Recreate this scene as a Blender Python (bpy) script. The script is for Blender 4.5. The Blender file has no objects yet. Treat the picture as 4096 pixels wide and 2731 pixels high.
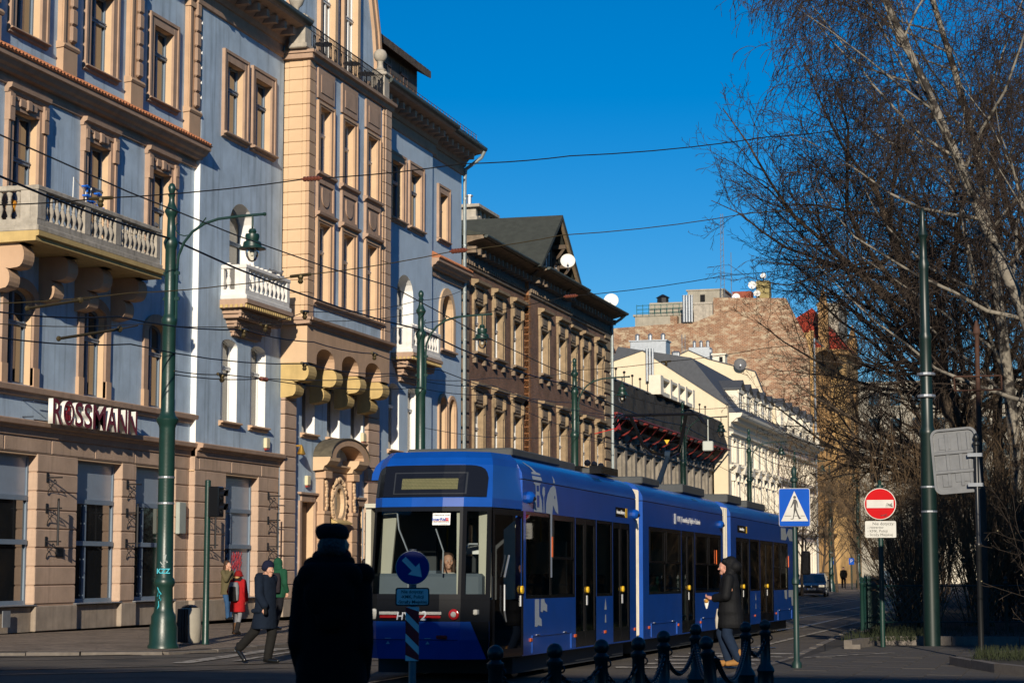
import bpy, bmesh, math, random
import numpy as np
from mathutils import Vector, Matrix
R = math.radians
scene = bpy.context.scene
COL = scene.collection
rng = random.Random(7)

# ------------------------------------------------------------------ camera, sky, sun, exposure
cam_d = bpy.data.cameras.new("camera"); cam = bpy.data.objects.new("camera", cam_d); COL.objects.link(cam)
cam_d.sensor_width = 36.0; cam_d.lens = 70.0; cam_d.clip_start = 0.2; cam_d.clip_end = 4000
cam.location = (0, 0, 1.6); cam.rotation_euler = (R(90 + 6.4227), 0, R(15.7615))
cam_d.dof.use_dof = True; cam_d.dof.focus_distance = 38.0; cam_d.dof.aperture_fstop = 6.3
scene.camera = cam
world = bpy.data.worlds.new("World"); scene.world = world; world.use_nodes = True
SUN_EL, SUN_AZ = 17.0, 165.5          # azimuth clockwise from +Y
wn = world.node_tree.nodes; wl = world.node_tree.links; wn.clear()
sky = wn.new("ShaderNodeTexSky"); sky.sky_type = 'NISHITA'; sky.sun_disc = False
sky.sun_elevation = R(SUN_EL); sky.sun_rotation = R(SUN_AZ); sky.altitude = 300
sky.air_density = 1.0; sky.dust_density = 0.0; sky.ozone_density = 5.0
hs = wn.new("ShaderNodeHueSaturation"); hs.inputs['Saturation'].default_value = 1.33; hs.inputs['Hue'].default_value = 0.503
bg = wn.new("ShaderNodeBackground"); bg.inputs['Strength'].default_value = 0.088
wo = wn.new("ShaderNodeOutputWorld")
wl.new(sky.outputs[0], hs.inputs['Color']); wl.new(hs.outputs[0], bg.inputs[0]); wl.new(bg.outputs[0], wo.inputs[0])
sun_d = bpy.data.lights.new("sun", 'SUN'); sun_d.energy = 5.0; sun_d.angle = R(0.5); sun_d.color = (1.0, 0.89, 0.73)
sun = bpy.data.objects.new("sun", sun_d); COL.objects.link(sun)
sd = Vector((math.cos(R(SUN_EL))*math.sin(R(SUN_AZ)), math.cos(R(SUN_EL))*math.cos(R(SUN_AZ)), math.sin(R(SUN_EL))))
sun.rotation_euler = sd.to_track_quat('Z', 'Y').to_euler(); sun.location = sd*60
vs = scene.view_settings; vs.view_transform = 'Standard'; vs.look = 'None'; vs.gamma = 1.0; vs.exposure = 0.14; vs.use_curve_mapping = False

# ------------------------------------------------------------------ materials
MATS = {}
def mat(name, col, rough=0.75, var=0.0, vscale=3.0, bump=0.0, bscale=60.0, metal=0.0, spec=0.4, streak=0.0, emit=None, coat=0.0, fleck=None):
    if name in MATS: return MATS[name]
    m = bpy.data.materials.new(name); m.use_nodes = True; nt = m.node_tree; N = nt.nodes; L = nt.links
    b = N["Principled BSDF"]; b.inputs["Base Color"].default_value = (*col, 1); b.inputs["Roughness"].default_value = rough
    b.inputs["Metallic"].default_value = metal; b.inputs["Specular IOR Level"].default_value = spec
    if coat: b.inputs["Coat Weight"].default_value = coat; b.inputs["Coat Roughness"].default_value = 0.06
    tc = N.new("ShaderNodeTexCoord")
    cur = None
    if var or streak or fleck:
        rgb = N.new("ShaderNodeRGB"); rgb.outputs[0].default_value = (*col, 1); cur = rgb.outputs[0]
        if var:
            n = N.new("ShaderNodeTexNoise"); n.inputs["Scale"].default_value = vscale; n.inputs["Detail"].default_value = 8; n.inputs["Roughness"].default_value = 0.65
            L.new(tc.outputs["Object"], n.inputs["Vector"])
            mr = N.new("ShaderNodeMapRange"); mr.inputs[1].default_value = 0.3; mr.inputs[2].default_value = 0.7; mr.inputs[3].default_value = 1-var; mr.inputs[4].default_value = 1+var*0.6
            L.new(n.outputs[0], mr.inputs[0])
            mx = N.new("ShaderNodeMix"); mx.data_type = 'RGBA'; mx.blend_type = 'MULTIPLY'; mx.inputs[0].default_value = 1
            L.new(cur, mx.inputs[6]); L.new(mr.outputs[0], mx.inputs[7]); cur = mx.outputs[2]
        if streak:
            mp = N.new("ShaderNodeMapping"); mp.inputs["Scale"].default_value = (2.2, 2.2, 0.16); L.new(tc.outputs["Object"], mp.inputs[0])
            n = N.new("ShaderNodeTexNoise"); n.inputs["Scale"].default_value = 2.0; n.inputs["Detail"].default_value = 6; L.new(mp.outputs[0], n.inputs["Vector"])
            mr = N.new("ShaderNodeMapRange"); mr.inputs[1].default_value = 0.52; mr.inputs[2].default_value = 0.75; mr.inputs[3].default_value = 1; mr.inputs[4].default_value = 1-streak
            L.new(n.outputs[0], mr.inputs[0])
            mx = N.new("ShaderNodeMix"); mx.data_type = 'RGBA'; mx.blend_type = 'MULTIPLY'; mx.inputs[0].default_value = 1
            L.new(cur, mx.inputs[6]); L.new(mr.outputs[0], mx.inputs[7]); cur = mx.outputs[2]
        if fleck:
            n = N.new("ShaderNodeTexNoise"); n.inputs["Scale"].default_value = fleck[1]; n.inputs["Detail"].default_value = 5; L.new(tc.outputs["Object"], n.inputs["Vector"])
            mr = N.new("ShaderNodeMapRange"); mr.inputs[1].default_value = fleck[2]; mr.inputs[2].default_value = fleck[2]+0.08; L.new(n.outputs[0], mr.inputs[0])
            mx = N.new("ShaderNodeMix"); mx.data_type = 'RGBA'; mx.inputs[7].default_value = (*fleck[0], 1)
            L.new(mr.outputs[0], mx.inputs[0]); L.new(cur, mx.inputs[6]); cur = mx.outputs[2]
        L.new(cur, b.inputs["Base Color"])
    if bump:
        n = N.new("ShaderNodeTexNoise"); n.inputs["Scale"].default_value = bscale; n.inputs["Detail"].default_value = 4; L.new(tc.outputs["Object"], n.inputs["Vector"])
        bp = N.new("ShaderNodeBump"); bp.inputs["Strength"].default_value = bump; bp.inputs["Distance"].default_value = 0.02
        L.new(n.outputs[0], bp.inputs["Height"]); L.new(bp.outputs[0], b.inputs["Normal"])
    if emit: b.inputs["Emission Color"].default_value = (*emit[0], 1); b.inputs["Emission Strength"].default_value = emit[1]
    MATS[name] = m; return m

def brick_mat(name, c1, c2, mortar, sx=0.26, sz=0.078, patch=None, dark=0.25, bump=0.5, msize=0.012):
    """brick courses on axis-aligned walls: u = x + y, v = z"""
    m = bpy.data.materials.new(name); m.use_nodes = True; nt = m.node_tree; N = nt.nodes; L = nt.links; b = N["Principled BSDF"]
    tc = N.new("ShaderNodeTexCoord"); sp = N.new("ShaderNodeSeparateXYZ"); L.new(tc.outputs["Object"], sp.inputs[0])
    ad = N.new("ShaderNodeMath"); ad.operation = 'ADD'; L.new(sp.outputs[0], ad.inputs[0]); L.new(sp.outputs[1], ad.inputs[1])
    cb = N.new("ShaderNodeCombineXYZ"); L.new(ad.outputs[0], cb.inputs[0]); L.new(sp.outputs[2], cb.inputs[1])
    br = N.new("ShaderNodeTexBrick"); L.new(cb.outputs[0], br.inputs["Vector"]); br.inputs["Scale"].default_value = 1
    br.inputs["Color1"].default_value = (*c1, 1); br.inputs["Color2"].default_value = (*c2, 1); br.inputs["Mortar"].default_value = (*mortar, 1)
    br.inputs["Brick Width"].default_value = sx; br.inputs["Row Height"].default_value = sz; br.inputs["Mortar Size"].default_value = msize; br.inputs["Mortar Smooth"].default_value = 0.2
    n = N.new("ShaderNodeTexNoise"); n.inputs["Scale"].default_value = 0.7; n.inputs["Detail"].default_value = 8; n.inputs["Roughness"].default_value = 0.7; L.new(tc.outputs["Object"], n.inputs["Vector"])
    mr = N.new("ShaderNodeMapRange"); mr.inputs[1].default_value = 0.35; mr.inputs[2].default_value = 0.68; mr.inputs[3].default_value = 1-dark; mr.inputs[4].default_value = 1.15; L.new(n.outputs[0], mr.inputs[0])
    mx = N.new("ShaderNodeMix"); mx.data_type = 'RGBA'; mx.blend_type = 'MULTIPLY'; mx.inputs[0].default_value = 1; L.new(br.outputs["Color"], mx.inputs[6]); L.new(mr.outputs[0], mx.inputs[7]); cur = mx.outputs[2]
    if patch:
        n2 = N.new("ShaderNodeTexNoise"); n2.inputs["Scale"].default_value = patch[1]; n2.inputs["Detail"].default_value = 10; n2.inputs["Roughness"].default_value = 0.72
        mp = N.new("ShaderNodeMapping"); mp.inputs["Scale"].default_value = (1, 1, 2.2); L.new(tc.outputs["Object"], mp.inputs[0]); L.new(mp.outputs[0], n2.inputs["Vector"])
        mr2 = N.new("ShaderNodeMapRange"); mr2.inputs[1].default_value = patch[2]; mr2.inputs[2].default_value = patch[2]+0.1; L.new(n2.outputs[0], mr2.inputs[0])
        m2 = N.new("ShaderNodeMix"); m2.data_type = 'RGBA'; m2.inputs[7].default_value = (*patch[0], 1); L.new(mr2.outputs[0], m2.inputs[0]); L.new(cur, m2.inputs[6]); cur = m2.outputs[2]
    L.new(cur, b.inputs["Base Color"]); b.inputs["Roughness"].default_value = 0.9; b.inputs["Specular IOR Level"].default_value = 0.2
    bp = N.new("ShaderNodeBump"); bp.inputs["Strength"].default_value = bump; bp.inputs["Distance"].default_value = 0.012; bp.invert = True
    L.new(br.outputs["Fac"], bp.inputs["Height"]); L.new(bp.outputs[0], b.inputs["Normal"])
    MATS[name] = m; return m

def glass_mat(name, tint, refl=0.12, ior=1.5):
    """sheet glass: tinted see-through plus a mirror reflection that grows towards grazing"""
    m = bpy.data.materials.new(name); m.use_nodes = True; nt = m.node_tree; N = nt.nodes; L = nt.links; N.clear()
    o = N.new("ShaderNodeOutputMaterial"); t = N.new("ShaderNodeBsdfTransparent"); t.inputs[0].default_value = (*tint, 1)
    g = N.new("ShaderNodeBsdfGlossy"); g.inputs["Roughness"].default_value = 0.02; g.inputs[0].default_value = (1, 1, 1, 1)
    f = N.new("ShaderNodeFresnel"); f.inputs[0].default_value = ior
    mx = N.new("ShaderNodeMixShader"); L.new(f.outputs[0], mx.inputs[0]); L.new(t.outputs[0], mx.inputs[1]); L.new(g.outputs[0], mx.inputs[2]); L.new(mx.outputs[0], o.inputs[0])
    MATS[name] = m; return m

# ------------------------------------------------------------------ mesh builder
def origin_of(o):
    v = Vector((0, 0, 0))
    while o is not None: v += o.location; o = o.parent
    return v
def tag(o, label=None, cat=None, group=None, kind=None):
    if label: o["label"] = label
    if cat: o["category"] = cat
    if group: o["group"] = group
    if kind: o["kind"] = kind
    return o
def thing(name, label, cat, loc=(0, 0, 0), group=None):
    o = bpy.data.objects.new(name, None); o.empty_display_size = 0.3; COL.objects.link(o); o.location = loc
    return tag(o, label, cat, group)
STUFFY = {'interior_panels','modillions','dentils','corbel_course','roof_insulators','garland','seats','leaf_litter','slats','keychain','clips'}
class MB:
    def __init__(s): s.v = []; s.f = []; s.m = []
    def add(s, vs_, fs_, mi=0):
        n = len(s.v); s.v.extend([tuple(p) for p in vs_]); s.f.extend([tuple(i+n for i in f) for f in fs_]); s.m.extend([mi]*len(fs_)); return s
    def box(s, x0, x1, y0, y1, z0, z1, mi=0, bv=0.0):
        if x0 > x1: x0, x1 = x1, x0
        if y0 > y1: y0, y1 = y1, y0
        if z0 > z1: z0, z1 = z1, z0
        if bv <= 0:
            return s.add([(x0,y0,z0),(x1,y0,z0),(x1,y1,z0),(x0,y1,z0),(x0,y0,z1),(x1,y0,z1),(x1,y1,z1),(x0,y1,z1)],
                  [(0,3,2,1),(4,5,6,7),(0,1,5,4),(1,2,6,5),(2,3,7,6),(3,0,4,7)], mi)
        b = min(bv, (x1-x0)/2.1, (y1-y0)/2.1, (z1-z0)/2.1); V = []; 
        for sx in (0,1):
            for sy in (0,1):
                for sz in (0,1):
                    cx, cy, cz = (x1 if sx else x0), (y1 if sy else y0), (z1 if sz else z0)
                    dx, dy, dz = (-b if sx else b), (-b if sy else b), (-b if sz else b)
                    V += [(cx,cy+dy,cz+dz),(cx+dx,cy,cz+dz),(cx+dx,cy+dy,cz)]
        I = lambda sx,sy,sz,a: ((sx*2+sy)*2+sz)*3+a
        F = []
        for a in (0,1):
            F.append([I(a,0,0,0),I(a,1,0,0),I(a,1,1,0),I(a,0,1,0)][::(1 if a else -1)])
            F.append([I(0,a,0,1),I(1,a,0,1),I(1,a,1,1),I(0,a,1,1)][::(-1 if a else 1)])
            F.append([I(0,0,a,2),I(1,0,a,2),I(1,1,a,2),I(0,1,a,2)][::(1 if a else -1)])
        for a in (0,1):
            for c in (0,1):
                F.append([I(a,c,0,0),I(a,c,1,0),I(a,c,1,1),I(a,c,0,1)])
                F.append([I(a,0,c,0),I(a,1,c,0),I(a,1,c,2),I(a,0,c,2)])
                F.append([I(0,a,c,1),I(1,a,c,1),I(1,a,c,2),I(0,a,c,2)])
                for e in (0,1): F.append([I(a,c,e,0),I(a,c,e,1),I(a,c,e,2)])
        return s.add(V, F, mi)
    def prism(s, poly, axis, a, b, mi=0):
        """poly: 2-D outline in the two other axes (x: (y,z), y: (x,z), z: (x,y)) extruded from a to b"""
        n = len(poly)
        def P(q, t): return {'x': (t,q[0],q[1]), 'y': (q[0],t,q[1]), 'z': (q[0],q[1],t)}[axis]
        return s.add([P(q,a) for q in poly]+[P(q,b) for q in poly], [tuple(range(n)), tuple(range(2*n-1,n-1,-1))]+[(i,i+n,(i+1)%n+n,(i+1)%n) for i in range(n)], mi)
    def quad(s, a, b, c, d, mi=0): return s.add([a,b,c,d], [(0,1,2,3)], mi)
    def poly(s, pts, mi=0): return s.add(pts, [tuple(range(len(pts)))], mi)
    def tube(s, pts, r, n=8, mi=0, cap=True):
        pts = [Vector(p) for p in pts]; m = len(pts); rr = r if isinstance(r, (list, tuple)) else [r]*m
        V = []; up = None
        for i, p in enumerate(pts):
            d = (pts[min(i+1,m-1)]-pts[max(i-1,0)])
            d = d.normalized() if d.length > 1e-9 else Vector((0,0,1))
            if up is None: up = Vector((0,0,1)) if abs(d.z) < .9 else Vector((1,0,0))
            a = d.cross(up)
            if a.length < 1e-4: a = d.orthogonal()
            a.normalize(); b = a.cross(d).normalized(); up = b
            for k in range(n):
                t = 2*math.pi*k/n; V.append(p+a*(rr[i]*math.cos(t))+b*(rr[i]*math.sin(t)))
        F = [(i*n+k, i*n+(k+1)%n, (i+1)*n+(k+1)%n, (i+1)*n+k) for i in range(m-1) for k in range(n)]
        if cap: F += [tuple(range(n-1,-1,-1)), tuple((m-1)*n+k for k in range(n))]
        return s.add(V, F, mi)
    def lathe(s, prof, c=(0,0,0), n=16, mi=0, axis='z'):
        V = []; m = len(prof)
        for r_, z in prof:
            for k in range(n):
                t = 2*math.pi*k/n; a, b = r_*math.cos(t), r_*math.sin(t)
                V.append({'z': (c[0]+a, c[1]+b, c[2]+z), 'x': (c[0]+z, c[1]+a, c[2]+b), 'y': (c[0]+a, c[1]+z, c[2]+b)}[axis])
        F = [(i*n+k, i*n+(k+1)%n, (i+1)*n+(k+1)%n, (i+1)*n+k) for i in range(m-1) for k in range(n)]
        F += [tuple(range(n-1,-1,-1)), tuple((m-1)*n+k for k in range(n))]
        return s.add(V, F, mi)
    def sphere(s, c, r, n=12, mi=0):
        rx, ry, rz = r if isinstance(r, (list, tuple)) else (r,r,r); m = max(4, n//2); V = [(c[0],c[1],c[2]-rz)]
        for i in range(1, m):
            f = math.pi*i/m-math.pi/2
            for k in range(n):
                t = 2*math.pi*k/n; V.append((c[0]+rx*math.cos(f)*math.cos(t), c[1]+ry*math.cos(f)*math.sin(t), c[2]+rz*math.sin(f)))
        V.append((c[0],c[1],c[2]+rz)); e = len(V)-1
        F = [(0, 1+(k+1)%n, 1+k) for k in range(n)]
        for i in range(m-2): F += [(1+i*n+k, 1+i*n+(k+1)%n, 1+(i+1)*n+(k+1)%n, 1+(i+1)*n+k) for k in range(n)]
        F += [(e, 1+(m-2)*n+k, 1+(m-2)*n+(k+1)%n) for k in range(n)]
        return s.add(V, F, mi)
    def build(s, name, mats, parent=None, smooth=False, rn=True, world=True, label=None, cat=None, group=None, kind=None, loc=None):
        me = bpy.data.meshes.new(name); off = Vector((0,0,0))
        if parent is not None and world: off = origin_of(parent)
        if loc is not None: off = off + Vector(loc)
        V = [(p[0]-off.x, p[1]-off.y, p[2]-off.z) for p in s.v] if off.length else s.v
        me.from_pydata(V, [], s.f)
        for mm in (mats if isinstance(mats, (list, tuple)) else [mats]): me.materials.append(mm)
        if any(s.m): me.polygons.foreach_set("material_index", s.m)
        if rn:
            bm = bmesh.new(); bm.from_mesh(me); bmesh.ops.recalc_face_normals(bm, faces=bm.faces); bm.to_mesh(me); bm.free()
        if smooth:
            me.polygons.foreach_set("use_smooth", [True]*len(me.polygons)); 
            try: me.set_sharp_from_angle(angle=R(40))
            except Exception: pass
        o = bpy.data.objects.new(name, me); COL.objects.link(o)
        if loc is not None: o.location = loc
        if parent is not None: o.parent = parent
        if name in STUFFY and kind is None: kind = 'stuff'
        return tag(o, label, cat, group, kind)
def inst(src, parent, loc, name=None, rot=None, scale=None):
    o = bpy.data.objects.new(name or src.name.split('.')[0], src.data); COL.objects.link(o); o.parent = parent; o.location = loc
    if rot: o.rotation_euler = rot
    if scale: o.scale = scale
    return o
def meshless(me, name, parent, loc, rot=None, scale=None):
    o = bpy.data.objects.new(name, me); COL.objects.link(o); o.parent = parent; o.location = loc
    if rot: o.rotation_euler = rot
    if scale: o.scale = scale
    return o
def copy_tree(o, parent=None):
    c = o.copy(); COL.objects.link(c); c.parent = parent
    for ch in list(o.children): copy_tree(ch, c)
    return c
def text(name, s_, size, m, parent, loc, rot, ext=0.001, sx=1.0, align='CENTER', world=True, bold=0.0, shear=0.0):
    cu = bpy.data.curves.new(name, 'FONT'); cu.body = s_; cu.size = size; cu.extrude = ext; cu.align_x = align; cu.align_y = 'CENTER'; cu.offset = bold; cu.shear = shear; cu.resolution_u = 4
    t = bpy.data.objects.new(name, cu); me = bpy.data.meshes.new_from_object(t); bpy.data.objects.remove(t); bpy.data.curves.remove(cu)
    if sx != 1.0: me.transform(Matrix.Diagonal((sx,1,1,1)))
    me.materials.clear(); me.materials.append(m); me.name = name
    o = bpy.data.objects.new(name, me); COL.objects.link(o); o.parent = parent
    o.location = Vector(loc)-(origin_of(parent) if (parent is not None and world) else Vector((0,0,0))); o.rotation_euler = rot
    return o
def wall(mb, X, y0, y1, z0, z1, holes=(), mi=0, n=10):
    """sheet wall at x = X facing +x with holes (ya, yb, za, zb, rise): rise > 0 is an arched head of that rise below zb"""
    ys = sorted({y0, y1, *[h[0] for h in holes], *[h[1] for h in holes]}); zs = sorted({z0, z1, *[h[2] for h in holes], *[h[3] for h in holes]})
    ys = [y for y in ys if y0 <= y <= y1]; zs = [z for z in zs if z0 <= z <= z1]
    for i in range(len(ys)-1):
        run = None
        for j in range(len(zs)-1):
            cy, cz = (ys[i]+ys[i+1])/2, (zs[j]+zs[j+1])/2
            hit = any(h[0] < cy < h[1] and h[2] < cz < h[3] for h in holes)
            if not hit and run is None: run = zs[j]
            if hit and run is not None: mb.quad((X,ys[i],run),(X,ys[i+1],run),(X,ys[i+1],zs[j]),(X,ys[i],zs[j]),mi); run = None
        if run is not None: mb.quad((X,ys[i],run),(X,ys[i+1],run),(X,ys[i+1],zs[-1]),(X,ys[i],zs[-1]),mi)
    for h in holes:
        if len(h) > 4 and h[4] > 0:
            A = arch_pts(h[0], h[1], h[3]-h[4], h[3], n)
            for a, b in zip(A[:-1], A[1:]): mb.quad((X,a[0],a[1]),(X,b[0],b[1]),(X,b[0],h[3]),(X,a[0],h[3]),mi)
def arch_pts(y0, y1, zs, zt, n=10):
    c, hw, r = (y0+y1)/2, (y1-y0)/2, zt-zs
    return [(c-hw*math.cos(math.pi*i/n), zs+r*math.sin(math.pi*i/n)) for i in range(n+1)]
def moulding(mb, X, y0, y1, prof, mi=0, ends=True):
    """horizontal moulding along y: prof = [(out, z), ...] listed from the wall round to the wall"""
    mb.prism([(X+w, z) for w, z in prof], 'y', y0, y1, mi)
# ------------------------------------------------------------------ palette
M_BLUE = mat("plaster_blue", (0.42,0.53,0.64), .9, .2, 1.1, .3, 40, streak=.38)
M_BLUEP = mat("plaster_blue_plain", (0.43,0.54,0.65), .9, .10, 1.5, .2, 40, streak=.1)
M_WHITE = mat("plaster_white", (0.80,0.79,0.76), .85, .06, 2, .12, 40)
M_ORANGE = mat("plaster_peach", (0.50,0.33,0.21), .9, .12, 1.6, .2, 50, streak=.12)
M_PEACH = mat("plaster_peach_light", (0.60,0.42,0.26), .9, .10, 1.6, .18, 50)
M_OCHRE = mat("plaster_ochre", (0.50,0.36,0.15), .9, .15, 2.5, .25, 40, streak=.2)
M_TRIM = mat("trim_brown", (0.40,0.27,0.19), .85, .16, 2.2, .2, 40, streak=.2)
M_BLOCK = mat("ashlar_brown", (0.48,0.34,0.245), .9, .22, 1.3, .4, 45, streak=.3)
M_PLINTH = mat("plinth_stone", (0.33,0.27,0.21), .95, .3, 1.8, .5, 30, streak=.3)
M_STONE = mat("balcony_stone", (0.40,0.36,0.30), .9, .3, 3.5, .35, 25, streak=.35)
M_STONEW = mat("balcony_white", (0.72,0.69,0.64), .85, .15, 4, .2, 25)
M_TILE = mat("clay_tile", (0.36,0.14,0.065), .85, .35, 5, .4, 30)
M_FRAME = mat("window_frame_blue", (0.16,0.21,0.27), .55, .08, 3)
M_FRAMEW = mat("window_frame_white", (0.72,0.72,0.70), .5, .05, 3)
M_FRAMEB = mat("window_frame_brown", (0.10,0.06,0.04), .5, .1, 3)
M_PANE = mat("pane_dark", (0.012,0.014,0.016), .03, spec=1.0)
M_PANE.node_tree.nodes["Principled BSDF"].inputs["IOR"].default_value = 1.9
M_PANEC = mat("pane_curtain", (0.19,0.16,0.115), .06, .25, 1.5, spec=1.0)
M_PANEB = mat("pane_blue_sheet", (0.24,0.29,0.36), .25, .08, 2, spec=.6)
M_SHOPB = mat("shop_interior", (0.22,0.15,0.055), .8, .3, 1.5)
M_RED = mat("letter_red", (0.16,0.008,0.014), .35, .05)
M_IRON = mat("wrought_iron", (0.02,0.02,0.022), .5, metal=.4)
M_GREEN = mat("lamp_green", (0.008,0.034,0.026), .38, .2, 6, .08, 30, spec=.55)
M_STEEL = mat("zinc", (0.36,0.38,0.40), .45, .15, 4, metal=.7)
M_PIPE = mat("downpipe", (0.30,0.34,0.34), .5, .2, 5, metal=.4)
M_ROOFT = mat("old_roof_tile", (0.10,0.075,0.055), .9, .5, 4, .8, 14)
M_ROOFD = mat("roof_felt", (0.045,0.05,0.042), .9, .25, 3, .4, 30)
M_DARK = mat("dark_void", (0.006,0.006,0.007), .9)
M_ASPH = mat("asphalt", (0.105,0.088,0.069), .82, .30, .7, .5, 90, fleck=((0.055,0.048,0.040), .55, .58))
M_COB = brick_mat("pavement_cobbles", (0.36,0.28,0.21), (0.24,0.19,0.145), (0.12,0.095,0.075), .16, .12, dark=.45, bump=.6, msize=.014)
M_KERB = mat("kerb_granite", (0.15,0.13,0.11), .85, .25, 8, .3, 60)
M_LINE = mat("road_paint", (0.40,0.36,0.30), .85, .4, 6, fleck=((0.10,0.085,0.068), 5, .50))
M_RAIL = mat("rail_steel", (0.30,0.28,0.25), .32, .2, 8, metal=.9)
M_RAILD = mat("rail_bed", (0.03,0.028,0.026), .9, .3, 6)
M_SOIL = mat("park_soil", (0.035,0.03,0.02), .95, .5, 2, .8, 20)
M_GRASS = mat("grass_green", (0.022,0.030,0.009), .8, .4, 5)
# cobble / paving patterns lie in the ground plane: remap their u, v from (x+y, z) to (x, y)
def ground_uv(m, sx=1.0, sy=1.0, rot=0.0):
    nt = m.node_tree; br = next(n for n in nt.nodes if n.type == 'TEX_BRICK'); tc = next(n for n in nt.nodes if n.type == 'TEX_COORD')
    mp = nt.nodes.new("ShaderNodeMapping"); mp.inputs["Rotation"].default_value = (0,0,rot); nt.links.new(tc.outputs["Object"], mp.inputs[0]); nt.links.new(mp.outputs[0], br.inputs["Vector"])
ground_uv(M_COB, rot=.3)
M_PAVER = brick_mat("pavers_right", (0.075,0.065,0.055), (0.055,0.05,0.043), (0.02,0.02,0.018), .5, .5, dark=.35, bump=.6, msize=.012); ground_uv(M_PAVER, rot=1.45)

# ------------------------------------------------------------------ ground, road, pavements
def gz(y):
    P = [(30,0),(60,-.195),(123,-.30)]
    if y <= 30: return 0.0
    for (a,za),(b,zb) in zip(P[:-1],P[1:]):
        if y <= b: return za+(zb-za)*(y-a)/(b-a)
    return -.30
YS = [-90,-25,0,15,30,36,42,48,54,60,75,90,106,123,160,240,420,900]
def strip(mb, xa, xb, ya, yb, dz, mi=0, step=None):
    ys = sorted({ya, yb, *[y for y in YS if ya < y < yb]})
    fa = xa if callable(xa) else (lambda y: xa); fb = xb if callable(xb) else (lambda y: xb)
    for a, b in zip(ys[:-1], ys[1:]):
        mb.quad((fa(a),a,gz(a)+dz),(fb(a),a,gz(a)+dz),(fb(b),b,gz(b)+dz),(fa(b),b,gz(b)+dz),mi)
g = MB(); strip(g, -320, 320, -90, 900, -.012); g.build("ground", M_SOIL, kind="structure", rn=False)
g = MB(); strip(g, -200, -4.6, -90, 900, 0); strip(g, -4.6, 200, -90, -18, 0); g.build("road", M_ASPH, kind="structure", rn=False)
# left pavement with its rounded street corner
KX = [(-60,30.2),(-30,30.6),(-22.5,31.4),(-19.4,32.6),(-17.6,33.3),(-16.3,34.0),(-15.95,35.4),(-15.95,40)]
pav = MB(); top = []
for x, y in KX: top.append((x, y, gz(y)+.07))
pav.poly(top+[(-24.5,40,gz(40)+.07),(-60,40,gz(40)+.07)])
strip(pav, -24.5, -15.95, 40, 420, .07)
pav.build("pavement", M_COB, kind="structure", rn=False)
def kerb_run(pts, near, w_, h0, h1):
    base = MB(); root = None; L = []
    for (xa,ya),(xb,yb) in zip(pts[:-1],pts[1:]):
        d = Vector((xb-xa,yb-ya,0)); L_ = d.length; d.normalize(); w = Vector((d.y,-d.x,0))*w_; n_ = max(1,int(round(L_/1.0))) if near(ya) else 1
        base.quad((xa,ya,gz(ya)+.012),(xb,yb,gz(yb)+.012),(xb+w.x,yb+w.y,gz(yb)+.012),(xa+w.x,ya+w.y,gz(ya)+.012))
        for i in range(n_): L.append((Vector((xa,ya,0))+d*(L_*i/n_+.008), Vector((xa,ya,0))+d*(L_*(i+1)/n_-.008), w))
    root = base.build("kerb", M_KERB, kind="structure", rn=False)
    for p, q, w in L:
        za, zb = gz(p.y), gz(q.y); j = rng.uniform(-.012,.008); e = MB()
        e.add([(p.x,p.y,za-.05),(q.x,q.y,zb-.05),(q.x+w.x,q.y+w.y,zb-.05),(p.x+w.x,p.y+w.y,za-.05),(p.x,p.y,za+h0+j),(q.x,q.y,zb+h0+j),(q.x+w.x,q.y+w.y,zb+h1+j),(p.x+w.x,p.y+w.y,za+h1+j)],[(0,3,2,1),(4,5,6,7),(0,1,5,4),(1,2,6,5),(2,3,7,6),(3,0,4,7)])
        e.build("kerb_stone", M_KERB, root)
kerb_run(KX+[(-15.95,y) for y in (48,54,60,75,90,106,123,160,240)], lambda y: y < 60 , .14, .066, .055)
# right pavement, kerbs
rx = lambda y: -4.75-0.055*max(0,y-35)
pr = MB(); strip(pr, rx, 120, -18, 420, .05); pv = pr.build("pavement", M_PAVER, kind="structure", rn=False)
M_SLAB = mat("paving_slab_grey", (.075,.066,.056), .9, .35, 1.3, .4, 40); sl = None
for j in range(25):
    for i in range(12):
        x, y = -4.62+i*.5, 22.0+j*.76+(i%2)*.38
        if sl is None: sl = MB().box(.006,.494,.006,.754,-.03,.012,bv=.005).build("paving_slab", M_SLAB, pv, world=False); o = sl
        else: o = inst(sl, pv, (0,0,0))
        o.location = (x, y, gz(y)+.05+rng.uniform(-.003,.003)); o.rotation_euler = (math.atan((gz(y+.5)-gz(y))/.5)+rng.uniform(-.004,.004),rng.uniform(-.004,.004),0)
kerb_run([(rx(y),y) for y in range(24,92)], lambda y: True, -.14, .055, .058)
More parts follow.
